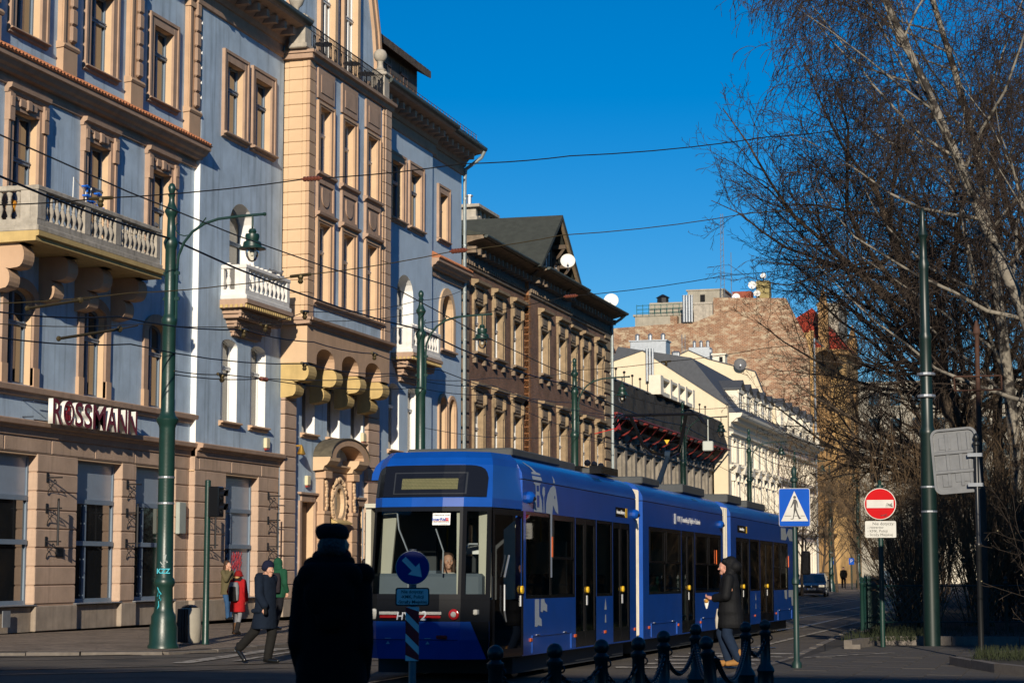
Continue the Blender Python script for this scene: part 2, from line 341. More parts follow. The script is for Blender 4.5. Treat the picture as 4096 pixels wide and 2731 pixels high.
# raised planting beds of the park, edged with granite
def bed(pts, h=.22):
    root = MB(); root.poly([(x,y,gz(y)+h-.03) for x,y in pts]); o = root.build("planting_bed", M_SOIL, kind="structure", rn=False)
    k = 0
    for (xa,ya),(xb,yb) in zip(pts, pts[1:]+pts[:1]):
        L_ = math.hypot(xb-xa,yb-ya)
        if L_ > 14: continue
        n_ = max(1,int(L_/1.05)); d = Vector((xb-xa,yb-ya,0)).normalized(); w = Vector((-d.y,d.x,0))*.16
        for i in range(n_):
            p = Vector((xa,ya,0))+d*(L_*i/n_+.008); q = Vector((xa,ya,0))+d*(L_*(i+1)/n_-.008); z = gz(ya); hh = h+rng.uniform(-.012,.012)
            e = MB(); e.add([(p.x,p.y,z-.05),(q.x,q.y,z-.05),(q.x+w.x,q.y+w.y,z-.05),(p.x+w.x,p.y+w.y,z-.05),(p.x,p.y,z+hh),(q.x,q.y,z+hh),(q.x+w.x,q.y+w.y,z+hh),(p.x+w.x,p.y+w.y,z+hh)],[(0,3,2,1),(4,5,6,7),(0,1,5,4),(1,2,6,5),(2,3,7,6),(3,0,4,7)])
            e.build("edge_stone", M_KERB, o)
    return o
bed([(-4.25,39.3),(-3.9,42.2),(-1.2,42.9),(3.5,43.2),(12,43.5),(40,44),(40,130),(-7.0,130),(-5.0,48.5)])
bed([(-2.0,32.6),(-1.2,30.0),(-.3,28.2),(3,27),(30,27),(30,39.5),(3,39.5),(-1.0,36.5)], .2)
# tram track: grooved rails set in the road
def rail_pair(cx, ya, yb, name="tram_track"):
    m = MB()
    for s_ in (-.7175,.7175):
        strip(m, cx+s_-.11, cx+s_+.11, ya, yb, .004, 1); strip(m, cx+s_-.035, cx+s_+.035, ya, yb, .009, 0)
    m.build(name, [M_RAIL, M_RAILD], kind="structure", rn=False)
rail_pair(-8.7, 26, 300); rail_pair(-12.3, 44, 300)
def rail_curve(P):
    m = MB()
    for off, w, dz, mi in ((-.7175,.11,.005,1),(-.7175,.035,.010,0),(.7175,.11,.005,1),(.7175,.035,.010,0)):
        for i in range(len(P)-1):
            def nrm(j):
                a = Vector((*P[max(0,j-1)],0)); b = Vector((*P[min(len(P)-1,j+1)],0)); d = (b-a).normalized(); return Vector((d.y,-d.x,0))
            a = Vector((*P[i],0)); b = Vector((*P[i+1],0)); na, nb = nrm(i), nrm(i+1)
            m.quad(a+na*(off-w)+Vector((0,0,gz(a.y)+dz)), a+na*(off+w)+Vector((0,0,gz(a.y)+dz)), b+nb*(off+w)+Vector((0,0,gz(b.y)+dz)), b+nb*(off-w)+Vector((0,0,gz(b.y)+dz)), mi)
    m.build("tram_track", [M_RAIL, M_RAILD], kind="structure", rn=False)
rail_curve([(-12.3-17*(1-math.cos(t)),44-17*math.sin(t)) for t in [i*math.pi/32 for i in range(15)]])
rail_curve([(-8.7-17*(1-math.cos(t)),41-17*math.sin(t)) for t in [i*math.pi/32 for i in range(17)]])
# painted lines
ln = MB()
def pl(a, b, w, dz=.014):
    a = Vector((*a,0)); b = Vector((*b,0)); d = (b-a).normalized(); n_ = Vector((d.y,-d.x,0))*w/2; k = max(1,int((b-a).length/5))
    for i in range(k):
        p, q = a+(b-a)*i/k, a+(b-a)*(i+1)/k
        ln.quad(p-n_+Vector((0,0,gz(p.y)+dz)), p+n_+Vector((0,0,gz(p.y)+dz)), q+n_+Vector((0,0,gz(q.y)+dz)), q-n_+Vector((0,0,gz(q.y)+dz)))
pl((-6.3,34.5),(-6.9,68),.14); pl((-7.0,70),(-7.6,100),.14); pl((-7.75,58),(-8.5,110),.12)
pl((-14.3,30.5),(-15.35,37.6),.34); pl((-13.75,31.5),(-14.8,37.5),.14); pl((-12.4,92),(-12.25,122),.14); pl((-10.5,75),(-10.9,82),.12); pl((-10.9,88),(-11.1,95),.12)
pl((-4.55,34.7),(-3.3,37.4),.12,.07)
for i in range(5):
    y = 31.2+i*1.55; pl((-7.1,y),(-5.2,y+.5),.5)
ln.build("road_marking", M_LINE, kind="structure", rn=False)
for x, y in ((-10.4,31.6),(-6.3,41.0)):
    m = MB(); m.lathe([(.33,0),(.33,.006),(.29,.008),(.0,.008)], (x,y,gz(y)+.012), 20); tag(m.build("manhole_cover", M_RAIL), "round iron manhole cover set in the asphalt %s" % ("in front of the tram" if x < -8 else "beside the tram"), "manhole cover")

# ------------------------------------------------------------------ unseen buildings added behind the viewpoint, sized for the shade they cast
def back_building(x0, x1, y0, y1, h, m, lab):
    t = thing("apartment_building", lab, "building", ((x0+x1)/2, y1, 0)); b = MB()
    b.box(x0,x1,y0,y1,0,h); b.box(x0-.0,x1+.0,y1,y1+.4,h-.7,h-.05); b.build("wall", m, t)
    wv = MB(); wv.box(-.6,.6,0,.05,0,2.0); fr = None
    for j in range(int(h//4)):
        for i in range(int((x1-x0)//3)):
            x = x0+1.5+i*3; z = 1.2+j*4
            if fr is None: fr = MB().box(x-.6,x+.6,y1+.003,y1+.06,z,z+2.0).build("window", M_PANE, t)
            else: inst(fr, t, (x-(x0+1.5),0,z-1.2), "window")
back_building(-52, 14.9, -27, -22, 15.95, M_PLINTH, "long plastered apartment building across the junction, lower of two neighbours")
back_building(15.2, 70, -27, -22, 27, M_TRIM, "tall brown apartment building across the junction, higher of two neighbours")
# ------------------------------------------------------------------ generic window
def win(root, X, y0, y1, z0, z1, rd=.28, jm=None, fm=None, pm=None, arch=0.0, transom=.66, mull=True, sur=None, sill=None, fw=.065, split=None, soffit=None):
    """window in a wall sheet at x = X: jamb lining, surround, sill, frame and panes, each a mesh of its own"""
    jm = jm or M_PEACH; fm = fm or M_FRAME; pm = pm or M_PANE; b = MB(); zs = z1-arch
    b.quad((X,y0,z0),(X-rd,y0,z0),(X-rd,y0,zs),(X,y0,zs)); b.quad((X,y1,z0),(X,y1,zs),(X-rd,y1,zs),(X-rd,y1,z0)); b.quad((X,y0,z0),(X,y1,z0),(X-rd,y1,z0),(X-rd,y0,z0))
    A = arch_pts(y0,y1,zs,z1,10) if arch else [(y0,z1),(y1,z1)]
    for p, q in zip(A[:-1],A[1:]): b.quad((X,p[0],p[1]),(X-rd,p[0],p[1]),(X-rd,q[0],q[1]),(X,q[0],q[1]))
    mats_ = [jm]
    if sur:
        w, pr, sm, lh = sur; mats_.append(sm); P = pr
        if arch:
            O = arch_pts(y0-w,y1+w,zs,z1+w,10)
            for i in range(10):
                p, q, p2, q2 = A[i],A[i+1],O[i],O[i+1]
                b.add([(X-.01,p[0],p[1]),(X-.01,q[0],q[1]),(X-.01,q2[0],q2[1]),(X-.01,p2[0],p2[1]),(X+P,p[0],p[1]),(X+P,q[0],q[1]),(X+P,q2[0],q2[1]),(X+P,p2[0],p2[1])],[(4,5,6,7),(0,1,5,4),(3,7,6,2),(0,4,7,3),(1,2,6,5)],1)
            b.box(X-.01,X+P,y0-w,y0,z0,zs-.002,1); b.box(X-.01,X+P,y1,y1+w,z0,zs-.002,1)
        else:
            b.box(X-.01,X+P,y0-w,y0-.002,z0-.02,z1+lh,1); b.box(X-.01,X+P,y1+.002,y1+w,z0-.02,z1+lh,1); b.box(X-.01,X+P-.004,y0-.001,y1+.001,z1,z1+lh,1)
            b.box(X-.01,X+P+.035,y0-w-.03,y0-w+.07,z0-.02,z1+lh+.03,1); b.box(X-.01,X+P+.035,y1+w-.07,y1+w+.03,z0-.02,z1+lh+.03,1); b.box(X-.01,X+P+.03,y0-w+.07,y1+w-.07,z1+lh-.06,z1+lh+.03,1)
    wobj = b.build("window", mats_, root, rn=False)
    if sill:
        sm, pr, h, ov = sill; s_ = MB(); moulding(s_, X, y0-ov, y1+ov, [(0,z0-h-.09),(pr*.45,z0-h-.06),(pr*.5,z0-h),(pr,z0-h+.02),(pr,z0-.035),(pr*.9,z0-.01),(-rd+.05,z0+.015),(-rd+.05,z0-h)])
        s_.build("sill", sm, wobj)
    f = MB(); xa, xb = X-rd-.03, X-rd+.045
    f.box(xa,xb,y0,y0+fw,z0,zs); f.box(xa,xb,y1-fw,y1,z0,zs); f.box(xa+.003,xb-.003,y0+fw,y1-fw,z0,z0+fw*1.1)
    if arch:
        I = arch_pts(y0+fw,y1-fw,zs,z1-fw,10)
        for i in range(10):
            p,q,p2,q2 = A[i],A[i+1],I[i],I[i+1]
            f.add([(xa,p[0],p[1]),(xa,q[0],q[1]),(xa,q2[0],q2[1]),(xa,p2[0],p2[1]),(xb,p[0],p[1]),(xb,q[0],q[1]),(xb,q2[0],q2[1]),(xb,p2[0],p2[1])],[(4,7,6,5),(3,2,6,7),(0,4,5,1)])
    else: f.box(xa+.003,xb-.003,y0+fw,y1-fw,z1-fw,z1)
    zt = z0+(z1-z0)*transom if transom else None; ym = (y0+y1)/2 if split is None else y0+(y1-y0)*split
    if zt: f.box(xa,xb+.035,y0+fw,y1-fw,zt-.05,zt+.05); f.box(xa,xb+.06,y0+fw,y1-fw,zt+.02,zt+.05)
    if mull: f.box(xa+.006,xb+.012,ym-.05,ym+.05,z0+fw,(zs if zt is None else zt-.05)); 
    if mull and zt: f.box(xa+.006,xb+.006,ym-.045,ym+.045,zt+.05,z1-fw*.6)
    f.build("frame", fm, wobj)
    cols = [(y0+fw,ym-.05),(ym+.05,y1-fw)] if mull else [(y0+fw,y1-fw)]
    rows = [(z0+fw,zt-.05),(zt+.05,z1-fw if not arch else z1)] if zt else [(z0+fw,z1-fw if not arch else z1)]
    pms = pm if isinstance(pm, (list,tuple)) else [pm]*4
    k = 0
    for j,(c,d) in enumerate(rows):
        for (a,e) in cols:
            p = MB()
            tilt = rng.uniform(-.004,.004)
            if arch and j == len(rows)-1:
                if len(cols) == 1: pts = [(a,c)]+[(e,c)]+[(y,z) for y,z in reversed(arch_pts(y0+fw,y1-fw,zs,z1-fw,10))]
                else:
                    H_ = [(y,z) for y,z in arch_pts(y0+fw,y1-fw,zs,z1-fw,12) if a-1e-6 <= y <= e+1e-6]
                    pts = [(a,c),(e,c)]+list(reversed(H_))
                p.poly([(X-rd-.002,y,z) for y,z in pts])
            else: p.quad((X-rd-.002+tilt,a,c),(X-rd-.002-tilt,e,c),(X-rd-.002-tilt,e,d),(X-rd-.002+tilt,a,d))
            p.build("pane", pms[k % len(pms)], wobj, rn=False); k += 1
    return wobj

# ------------------------------------------------------------------ the long pale blue corner townhouse
TH = thing("townhouse", "pale blue plaster townhouse with peach window surrounds, stone balconies and a central oriel", "building", (-24.6, 60, 0))
XA, XB, XO, XL = -24.6, -24.42, -23.5, -24.4
core = MB(); core.box(-42,-25.35,33,79.2,0,19.2); core.build("core", M_DARK, TH)
w = MB(); up = [43.0-7.44, 43.0-3.72, 43.0, 46.82, 50.55]; OW = .62
holesA = [(c-OW,c+OW,14.62,16.74,0) for c in up]+[(c-OW,c+OW,(9.62 if c < 48.5 else 9.9),12.62,0) for c in up]+[(c-OW,c+OW,5.99,8.32,.24) for c in up]
gA = [(34.2,36.65),(38.4,40.85),(41.2,44.1),(46.18,48.66),(49.5,51.97)]
wall(w, XA, 33, 52.85, 4.74, 18.6, holesA)
w.quad((XA,33,0),(-42,33,0),(-42,33,19),(XA,33,19))
w.build("wall", M_BLUE, TH, rn=False)
w = MB(); holesB = [(54.56,55.86,14.62,16.82,0),(56.72,58.04,14.62,16.82,0),(55.02,56.88,9.6,12.65,.72),(54.56,55.74,5.9,8.38,.2),(56.75,57.95,5.9,8.40,.2)]
wall(w, XB, 52.85, 59.15, 4.74, 18.3, holesB); w.build("wall", M_BLUE, TH, rn=False)
w = MB(); w.quad((XA,52.85,5.13),(XB,52.85,5.13),(XB,52.85,18.3),(XA,52.85,18.3)); w.build("wall", M_WHITE, TH, rn=False)
w = MB(); holesC = [(69.75,71.05,14.62,16.82,0),(71.98,73.25,14.62,16.82,0),(70.55,72.45,9.6,12.65,.72),(69.65,70.85,5.9,8.38,.2),(71.86,73.04,5.9,8.4,.2),(69.4,71.2,0.7,4.3,0),(72.2,74.0,.7,4.3,0)]
wall(w, XB, 66.9, 74.8, 0, 18.3, holesC); w.quad((XB,74.8,0),(XA,74.8,0),(XA,74.8,18.3),(XB,74.8,18.3)); w.build("wall", M_BLUEP, TH, rn=False)
w = MB(); holesD = [(76.2,77.22,14.82,16.72,0),(76.5,78.0,10.35,12.62,.72),(76.25,77.15,6.0,8.4,.4),(77.5,78.4,6.0,8.4,.4)]
wall(w, XA, 74.8, 79.3, 0, 18.3, holesD); w.build("wall", M_BLUEP, TH, rn=False)

SUR = (.29,.07,M_TRIM,.28)
for c in up:
    win(TH, XA, c-OW, c+OW, 14.62, 16.74, .22, M_PEACH, M_FRAME, [M_PANE,M_PANE], sur=SUR, sill=(M_TRIM,.17,.07,.34))
    z0 = 9.62 if c < 48.5 else 9.9
    win(TH, XA, c-OW, c+OW, z0, 12.62, .22, M_PEACH, M_FRAME, M_PANE, sur=(.29,.08,M_TRIM,.3), sill=None if c < 48.5 else (M_TRIM,.15,.07,.34), transom=.62)
    h = MB(); moulding(h, XA, c-.98, c+.98, [(0,12.98),(.10,12.98),(.12,13.06),(.20,13.10),(.22,13.2),(0,13.22)])
    h.box(XA,XA+.16,c-.95,c-.72,12.3,12.97); h.box(XA,XA+.16,c+.72,c+.95,12.3,12.97)
    h.box(XA+.06,XA+.18,c-.94,c-.73,12.62,12.9,bv=.03); h.box(XA+.06,XA+.18,c+.73,c+.94,12.62,12.9,bv=.03)
    h.box(XA+.07,XA+.13,c-.42,c+.42,12.72,12.92,bv=.02); h.box(XA+.07,XA+.17,c-.12,c+.12,12.68,12.95,bv=.03)
    h.build("window_hood", M_TRIM, TH)
    win(TH, XA, c-OW, c+OW, 5.99, 8.32, .22, M_PEACH, M_FRAME, M_PANE, arch=.24, sur=(.26,.07,M_TRIM,.2), transom=.64)
    MB().box(XA,XA+.10,c-.9,c-.62,5.96,6.42).build("jamb_foot", M_ORANGE, TH); MB().box(XA,XA+.10,c+.62,c+.9,5.96,6.42).build("jamb_foot", M_ORANGE, TH)
# pilasters of the top storey, each with its stack of faceted blocks
pb = MB().box(0,.12,-.16,.16,.02,.46,bv=.05); pbm = None
for y in (33.8,37.5,41.1,44.88,48.66,52.38):
    p = MB(); p.box(XA,XA+.13,y-.36,y+.34,14.8,18.4); p.box(XA,XA+.20,y-.38,y+.36,14.05,14.72); moulding(p,XA,y-.42,y+.42,[(0,14.68),(.22,14.70),(.25,14.76),(.2,14.84),(0,14.86)])
    p.box(XA+.13,XA+.17,y-.34,y-.22,14.86,18.1); p.box(XA,XA+.2,y-.4,y+.38,17.85,18.0)
    po = p.build("pilaster", M_ORANGE, TH)
    for i in range(7):
        if pbm is None: pbm = pb.build("pilaster_block", M_TRIM, po, loc=(0,0,0), world=False).data; bpy.data.objects.remove(bpy.data.objects["pilaster_block"])
        meshless(pbm, "pilaster_block", po, Vector((XA+.12,y+.14,14.9+i*.45))-origin_of(po))
# tiled string-course ledge on the outer bays
def tiled_ledge(y0, y1, end0=True):
    m = MB(); moulding(m, XA, y0, y1, [(0,13.18),(.07,13.18),(.09,13.30),(.05,13.32),(.05,13.42),(.20,13.44),(.24,13.52),(.34,13.56),(.40,13.66),(.47,13.68),(.48,13.80),(0,13.82)]); led = m.build("ledge", M_TRIM, TH)
    t = MB(); moulding(t, XA, y0, y1, [(0,13.825),(.51,13.80),(.52,13.83),(0,14.13)]); n_ = int((y1-y0)/.17)
    for i in range(n_):
        y = y0+.08+i*.17; t.tube([(XA+.53,y,13.835),(XA+.02,y,14.135)], .05, 6)
    t.build("roof_tiles", M_TILE, led, kind="stuff")
tiled_ledge(33, 52.95); tiled_ledge(74.75, 79.5)
def moulded(name, m, X, y0, y1, prof): b = MB(); moulding(b, X, y0, y1, prof); return b.build(name, m, TH)
SILLP = [(0,5.68),(.10,5.70),(.12,5.78),(.18,5.80),(.20,5.92),(.16,5.95),(0,5.97)]
moulded("string_course", M_TRIM, XA, 33, 53.0, SILLP)
CORN = [(0,4.74),(.05,4.75),(.06,4.9),(.12,4.92),(.14,4.98),(.24,5.0),(.26,5.1),(.2,5.13),(0,5.16)]
for X, a, b in ((XA,33,52.85),(XB,52.85,59.14)):
    moulded("cornice", M_TRIM, X, a, b if X == XA else b, CORN)
    o = MB(); o.box(X-.2,X-.001,a,b,4.36,4.74)
    for y in np.arange(a+1.4,b,2.3): o.box(X-.01,X+.012,y-1.12,y+1.12,4.375,4.725,bv=.012)
    o.build("lintel_band", M_BLOCK, TH)
# rusticated ground-floor piers: every block is its own stone
BLK = {}
def block(parent, x0, x1, y0, y1, z0, z1, m, name="ashlar_block", bv=.02):
    key = (round(x1-x0,3), round(y1-y0,3), round(z1-z0,3), m.name)
    loc = Vector((x0,y0,z0))-origin_of(parent)
    if key not in BLK:
        o = MB().box(0,x1-x0,0,y1-y0,0,z1-z0,bv=bv).build(name, m, parent, world=False, rn=False); o.location = loc; BLK[key] = o.data
    else: meshless(BLK[key], name, parent, loc)
def pier(X, y0, y1, depth=.29, m=M_BLOCK, z0=.66, n=8, h=.4625):
    for i in range(n): block(TH, X-depth, X, y0, y1, z0+i*h+.008, z0+(i+1)*h-.014, m)
for a, b in ((33,34.2),(36.65,38.4),(40.85,41.2),(44.1,46.18),(48.66,49.5),(51.97,52.84)): pier(XA, a, b)
for a, b in ((52.86,55.06),(57.52,59.14)): pier(XB, a, b, .29)
wj = MB(); 
for X, a, b in ((XA,33,52.85),(XB,52.86,59.14)): wj.box(X-.4,X-.03,a,b,4.30,4.36)
wj.build("lintel_soffit", M_PEACH, TH)
for X, ps in ((XA,((36.65,38.4),(40.85,41.2),(44.1,46.18),(48.66,49.5),(51.97,52.84))),(XB,((52.86,55.06),(57.52,59.14)))):
    for a, b in ps: MB().box(X-.3,X-.028,a+.022,b-.022,.6,4.36).build("pier_core", M_TRIM, TH)
# plinth: proud under the piers, recessed under the shop windows
pl_ = MB()
for X, ps, ws in ((XA,((33,34.2),(36.65,38.4),(40.85,41.2),(44.1,46.18),(48.66,49.5),(51.97,52.84)),gA),(XB,((52.86,55.06),(57.52,59.14)),[(55.06,57.52)])):
    for a, b in ps: pl_.box(X-.5,X+.06,a-.02,b+.02,0,.62,bv=.02)
    for a, b in ws: pl_.box(X-.5,X-.07,a+.02,b-.02,0,.60)
pl_.build("plinth", M_PLINTH, TH)
zs_ = MB()
for X, ws in ((XA,gA),(XB,[(55.06,57.52)])):
    for a, b in ws: zs_.box(X-.3,X+.07,a-.04,b+.04,.625,.66,bv=.01)
zs_.build("zinc_sill", M_STEEL, TH)
for X, a, b in [(XA,*t) for t in gA]+[(XB,55.06,57.52)]:
    closed = X == XB
    f = MB(); xa, xb = X-.33, X-.24
    f.box(xa,xb,a,a+.08,.66,4.32); f.box(xa,xb,b-.08,b,.66,4.32); f.box(xa,xb-.004,a+.08,b-.08,.66,.76); f.box(xa,xb+.03,a+.08,b-.08,3.20,3.32); f.box(xa,xb+.05,a+.08,b-.08,2.12,2.24); f.box(xa,xb-.004,a+.08,b-.08,4.24,4.32)
    for t in (.36,): f.box(xa+.004,xb+.01,a+(b-a)*t-.05,a+(b-a)*t+.05,.76,3.2)
    wobj = f.build("shop_window", M_FRAME, TH)
    ym = a+(b-a)*.36; k = 0
    MB().quad((X-.27,a+.08,3.32),(X-.27,b-.08,3.32),(X-.27,b-.08,4.24),(X-.27,a+.08,4.24)).build("blind_panel", M_PANEB, wobj, rn=False)
    for (c,d) in ((.76,2.12),(2.24,3.2)):
        for (e,g_) in ((a+.08,ym-.05),(ym+.05,b-.08)): MB().quad((X-.285,e,c),(X-.285,g_,c),(X-.285,g_,d),(X-.285,e,d)).build("pane", M_PANEB if closed else M_PANE, wobj, rn=False)
# iron sign brackets on the piers
def sign_bracket(y, z=2.2, full=True):
    m = MB(); X = XA if y < 52.8 else XB
    def arm(z):
        m.box(X,X+.02,y-.05,y+.05,z-.12,z+.12); m.tube([(X,y,z),(X+.42,y,z)],.02,6)
        m.tube([(X+.02,y,z-.42),(X+.05,y,z-.30),(X+.16,y,z-.18),(X+.26,y,z-.12),(X+.22,y,z-.06)],.013,5)
        m.tube([(X+.02,y,z-.12),(X+.12,y,z-.1),(X+.16,y,z-.2),(X+.08,y,z-.25),(X+.05,y,z-.18)],.012,5)
        m.sphere((X+.2,y,z-.07),.03,6)
    arm(z); arm(z+.82); arm(z+1.58); m.tube([(X+.33,y,z-.1),(X+.33,y,z+1.0)],.03,6); m.sphere((X+.33,y,z+1.03),.04,6)
    m.build("iron_bracket", M_IRON, TH, smooth=True)
for y in (37.6,44.6,48.95,53.6,58.3): sign_bracket(y)
bx = MB(); bx.box(XA,XA+.13,51.98,52.42,2.5,3.4,bv=.02); bx.build("meter_box", mat("box_grey",(.33,.36,.32),.6,.1,3), TH)
bx = MB(); bx.box(XA+.005,XA+.03,45.1,45.48,1.82,2.05); 
for i in range(4): bx.box(XA+.03,XA+.04,45.12,45.46,1.84+i*.055,1.865+i*.055)
bx.build("vent_grille", M_IRON, TH)
MB().box(XA+.06,XA+.085,42.5,42.85,.15,.54).build("hatch", M_STEEL, TH)
M_ALARM = mat("alarm_cream",(.62,.55,.36),.6)
def alarm(X, y, z):
    b = MB(); b.box(X,X+.12,y,y+.28,z-.32,z,bv=.02); o = b.build("alarm_box", M_ALARM, TH); MB().box(X+.02,X+.1,y+.03,y+.25,z-.38,z-.323).build("beacon", mat("beacon_red",(.25,.03,.02),.3), o)
alarm(XB, 57.85, 5.58); alarm(XL, 61.3, 4.55); alarm(XL, 66.6, 6.3)
b = MB(); b.lathe([(.01,.16),(.05,.16),(.07,.1),(.13,-.06),(.15,-.1),(.1,-.13),(.01,-.13)],(-24.12,60.3,5.3),10); b.box(XL,-24.1,60.27,60.33,5.44,5.5); b.build("alarm_bell", mat("brass",(.45,.26,.05),.4,metal=.7), TH, smooth=True)

# section B: windows, balcony
for a, b_, z1 in ((54.56,55.86,16.82),(56.72,58.04,16.82)): win(TH, XB, a, b_, 14.62, z1, .23, M_PEACH, M_FRAME, M_PANE, sur=(.26,.07,M_TRIM,.3), sill=(M_TRIM,.2,.09,.3))
for a, b_, z1 in ((54.56,55.74,8.38),(56.75,57.95,8.40)): win(TH, XB, a, b_, 5.9, z1, .29, M_WHITE, M_FRAMEW, [M_PANEC,M_PANEC,M_PANE,M_PANEC], arch=.2, transom=.66, mull=True, sill=(M_ORANGE,.16,.08,.14))
win(TH, XB, 55.02, 56.88, 9.6, 12.65, .5, M_WHITE, M_FRAME, [M_PANE,M_PANEC], arch=.72, transom=.62)
for a, b_, z1 in ((69.75,71.05,16.82),(71.98,73.25,16.82)): win(TH, XB, a, b_, 14.62, z1, .23, M_PEACH, M_FRAME, M_PANE, sur=(.26,.07,M_TRIM,.3), sill=(M_TRIM,.2,.09,.3))
for a, b_, z1 in ((69.65,70.85,8.38),(71.86,73.04,8.40)): win(TH, XB, a, b_, 5.9, z1, .29, M_WHITE, M_FRAMEW, [M_PANEC], arch=.2, sill=(M_ORANGE,.16,.08,.14))
win(TH, XB, 70.55, 72.45, 9.6, 12.65, .5, M_WHITE, M_FRAMEW, [M_PANEC,M_PANE], arch=.72, transom=.62)
for a, b_ in ((69.4,71.2),(72.2,74.0)): win(TH, XB, a, b_, .7, 4.3, .4, M_PEACH, M_FRAME, M_PANE)
win(TH, XA, 76.2, 77.22, 14.82, 16.72, .26, M_PEACH, M_FRAME, M_PANE, sur=(.27,.07,M_TRIM,.3), sill=(M_TRIM,.17,.07,.3))
win(TH, XA, 76.5, 78.0, 10.35, 12.62, .34, M_PEACH, M_FRAME, [M_PANE,M_PANEC], arch=.72, sur=(.3,.07,M_PEACH,.2), sill=(M_TRIM,.2,.1,.3), transom=.6)
for a, b_ in ((76.25,77.15),(77.5,78.4)): win(TH, XA, a, b_, 6.0, 8.4, .4, M_PEACH, M_FRAME, M_PANE, arch=.4, sur=(.15,.08,M_ORANGE,.2), transom=.66, mull=False)
# stone balconies
balv = [(.035,0),(.07,.0),(.07,.05),(.045,.07),(.04,.10),(.075,.2),(.085,.27),(.06,.36),(.035,.42),(.05,.45),(.035,.48),(.05,.56),(.075,.63),(.045,.72),(.04,.75),(.07,.77),(.07,.82),(.035,.82)]
BALM = {}
def baluster(parent, p, m):
    loc = Vector(p)-origin_of(parent)
    if m.name not in BALM: o = MB().lathe(balv,(0,0,0),10).build("baluster", m, parent, smooth=True, world=False); o.location = loc; BALM[m.name] = o.data
    else: meshless(BALM[m.name], "baluster", parent, loc)
def balcony(Xw, Xf, y0, y1, zf, zr, m, posts, nb, endn, slab, dent=False):
    s_ = MB(); 
    s_.box(Xw,Xf+.06,y0-.06,y1+.06,zf-.16,zf-.02,bv=.02); s_.box(Xw,Xf,y0,y1,zf-.02,zf+.06); 
    s_.box(Xf-.20,Xf+.03,y0-.03,y1+.03,zr-.12,zr,bv=.02); s_.box(Xw,Xf-.2,y0-.03,y0+.2,zr-.12,zr,bv=.02); s_.box(Xw,Xf-.2,y1-.2,y1+.03,zr-.12,zr,bv=.02)
    s_.box(Xf-.17,Xf,y0,y1,zf+.06,zf+.14); s_.box(Xw,Xf-.17,y0,y0+.17,zf+.06,zf+.14); s_.box(Xw,Xf-.17,y1-.17,y1,zf+.06,zf+.14)
    for a, b in posts: s_.box(Xf-.185,Xf+.008,a,b,zf+.14,zr-.12)
    for a, b, c, d in endn[1]: s_.box(a,b,c,d,zf+.14,zr-.12)
    o = s_.build("balcony", m, TH)
    gaps = [(p[1],q[0]) for p, q in zip(posts[:-1],posts[1:])]
    for a, b in gaps:
        n_ = max(1,int(round((b-a)/nb)))
        for i in range(n_): baluster(o, (Xf-.09, a+(b-a)*(i+.5)/n_, zf+.14), m)
    for x, y in endn[0]: baluster(o, (x,y,zf+.14), m)
    c_ = MB(); c_.prism([(Xw,slab[0]),(Xf+.02,slab[0]+.02),(Xf+.02,zf-.30),(Xf+.10,zf-.28),(Xf+.10,zf-.165),(Xw,zf-.165)],'y',y0-.08,y1+.08)
    c_.build("balcony_cornice", M_OCHRE if m is M_STONE else M_TRIM, o)
    return o
balA = balcony(XA, -23.4, 41.62, 48.2, 9.62, 10.56, M_STONE, [(41.62,42.0),(43.96,44.25),(45.62,45.92),(47.98,48.2)], .27,
    ([(-24.45,41.72),(-24.2,41.72),(-23.95,41.72),(-24.45,48.1),(-24.2,48.1),(-23.95,48.1)],[(-23.85,-23.59,41.62,41.8),(-24.6,-24.52,41.62,41.8)]), (9.2,))
# scroll brackets under the first balcony
def scroll(parent, Xw, Xf, y0, y1, zt, zb, m, name="scroll_bracket"):
    d = Xf-Xw; h = zt-zb; P = [(Xw,zt),(Xf,zt)]
    for i in range(9): t = math.pi*(.5-i/8*1.0); P.append((Xf-.22*d+.22*d*math.cos(t), zt-.26*h+.26*h*math.sin(t)))
    P.append((Xw+.55*d,zt-.54*h))
    for i in range(8): t = math.pi*(.45-i/7*1.0); P.append((Xw+.38*d+.17*d*math.cos(t), zt-.74*h+.22*h*math.sin(t)))
    P += [(Xw+.12*d,zb),(Xw,zb)]
    return MB().prism(P,'y',y0,y1).build(name, m, parent)
for y in (41.72,43.9,45.75,47.75): scroll(balA, XA, -23.78, y, y+.5, 9.2, 8.1, M_ORANGE)
for y0 in (54.46,69.95):
    ob = balcony(XB, -23.63, y0, y0+3.46, 9.66, 10.55, M_STONEW, [(y0,y0+.22),(y0+3.24,y0+3.46)], .33, ([(-24.22,y0+.1),(-24.22,y0+3.36)],[(-23.98,-23.82,y0,y0+.18),(-24.42,-24.34,y0,y0+.18)]), (9.24,))
    c = MB()
    n_ = 24
    for i in range(n_): c.box(-23.64,-23.55,y0-.05+i*3.56/n_,y0+.03+i*3.56/n_,9.25,9.34)
    for i in range(5): c.box(-24.4+i*.16,-24.31+i*.16,y0-.11,y0-.03,9.25,9.34)
    c.build("dentils", M_OCHRE, ob)
    for k,(pr,za,zb) in enumerate(((.62,8.98,9.235),(.36,8.72,8.975),(.16,8.5,8.715))):
        c = MB(); c.box(XB,XB+pr,y0+.12+k*.28,y0+3.34-k*.28,za+.12,zb); c.box(XB,XB+pr-.1,y0+.2+k*.28,y0+3.26-k*.28,za,za+.117)
        for i in range(18):
            yy = y0+.14+k*.28+i*(3.1-k*.56)/17; c.box(XB+pr-.1,XB+pr-.02,yy,yy+.08,za+.02,za+.115)
        c.build("corbel_course", M_TRIM, ob)
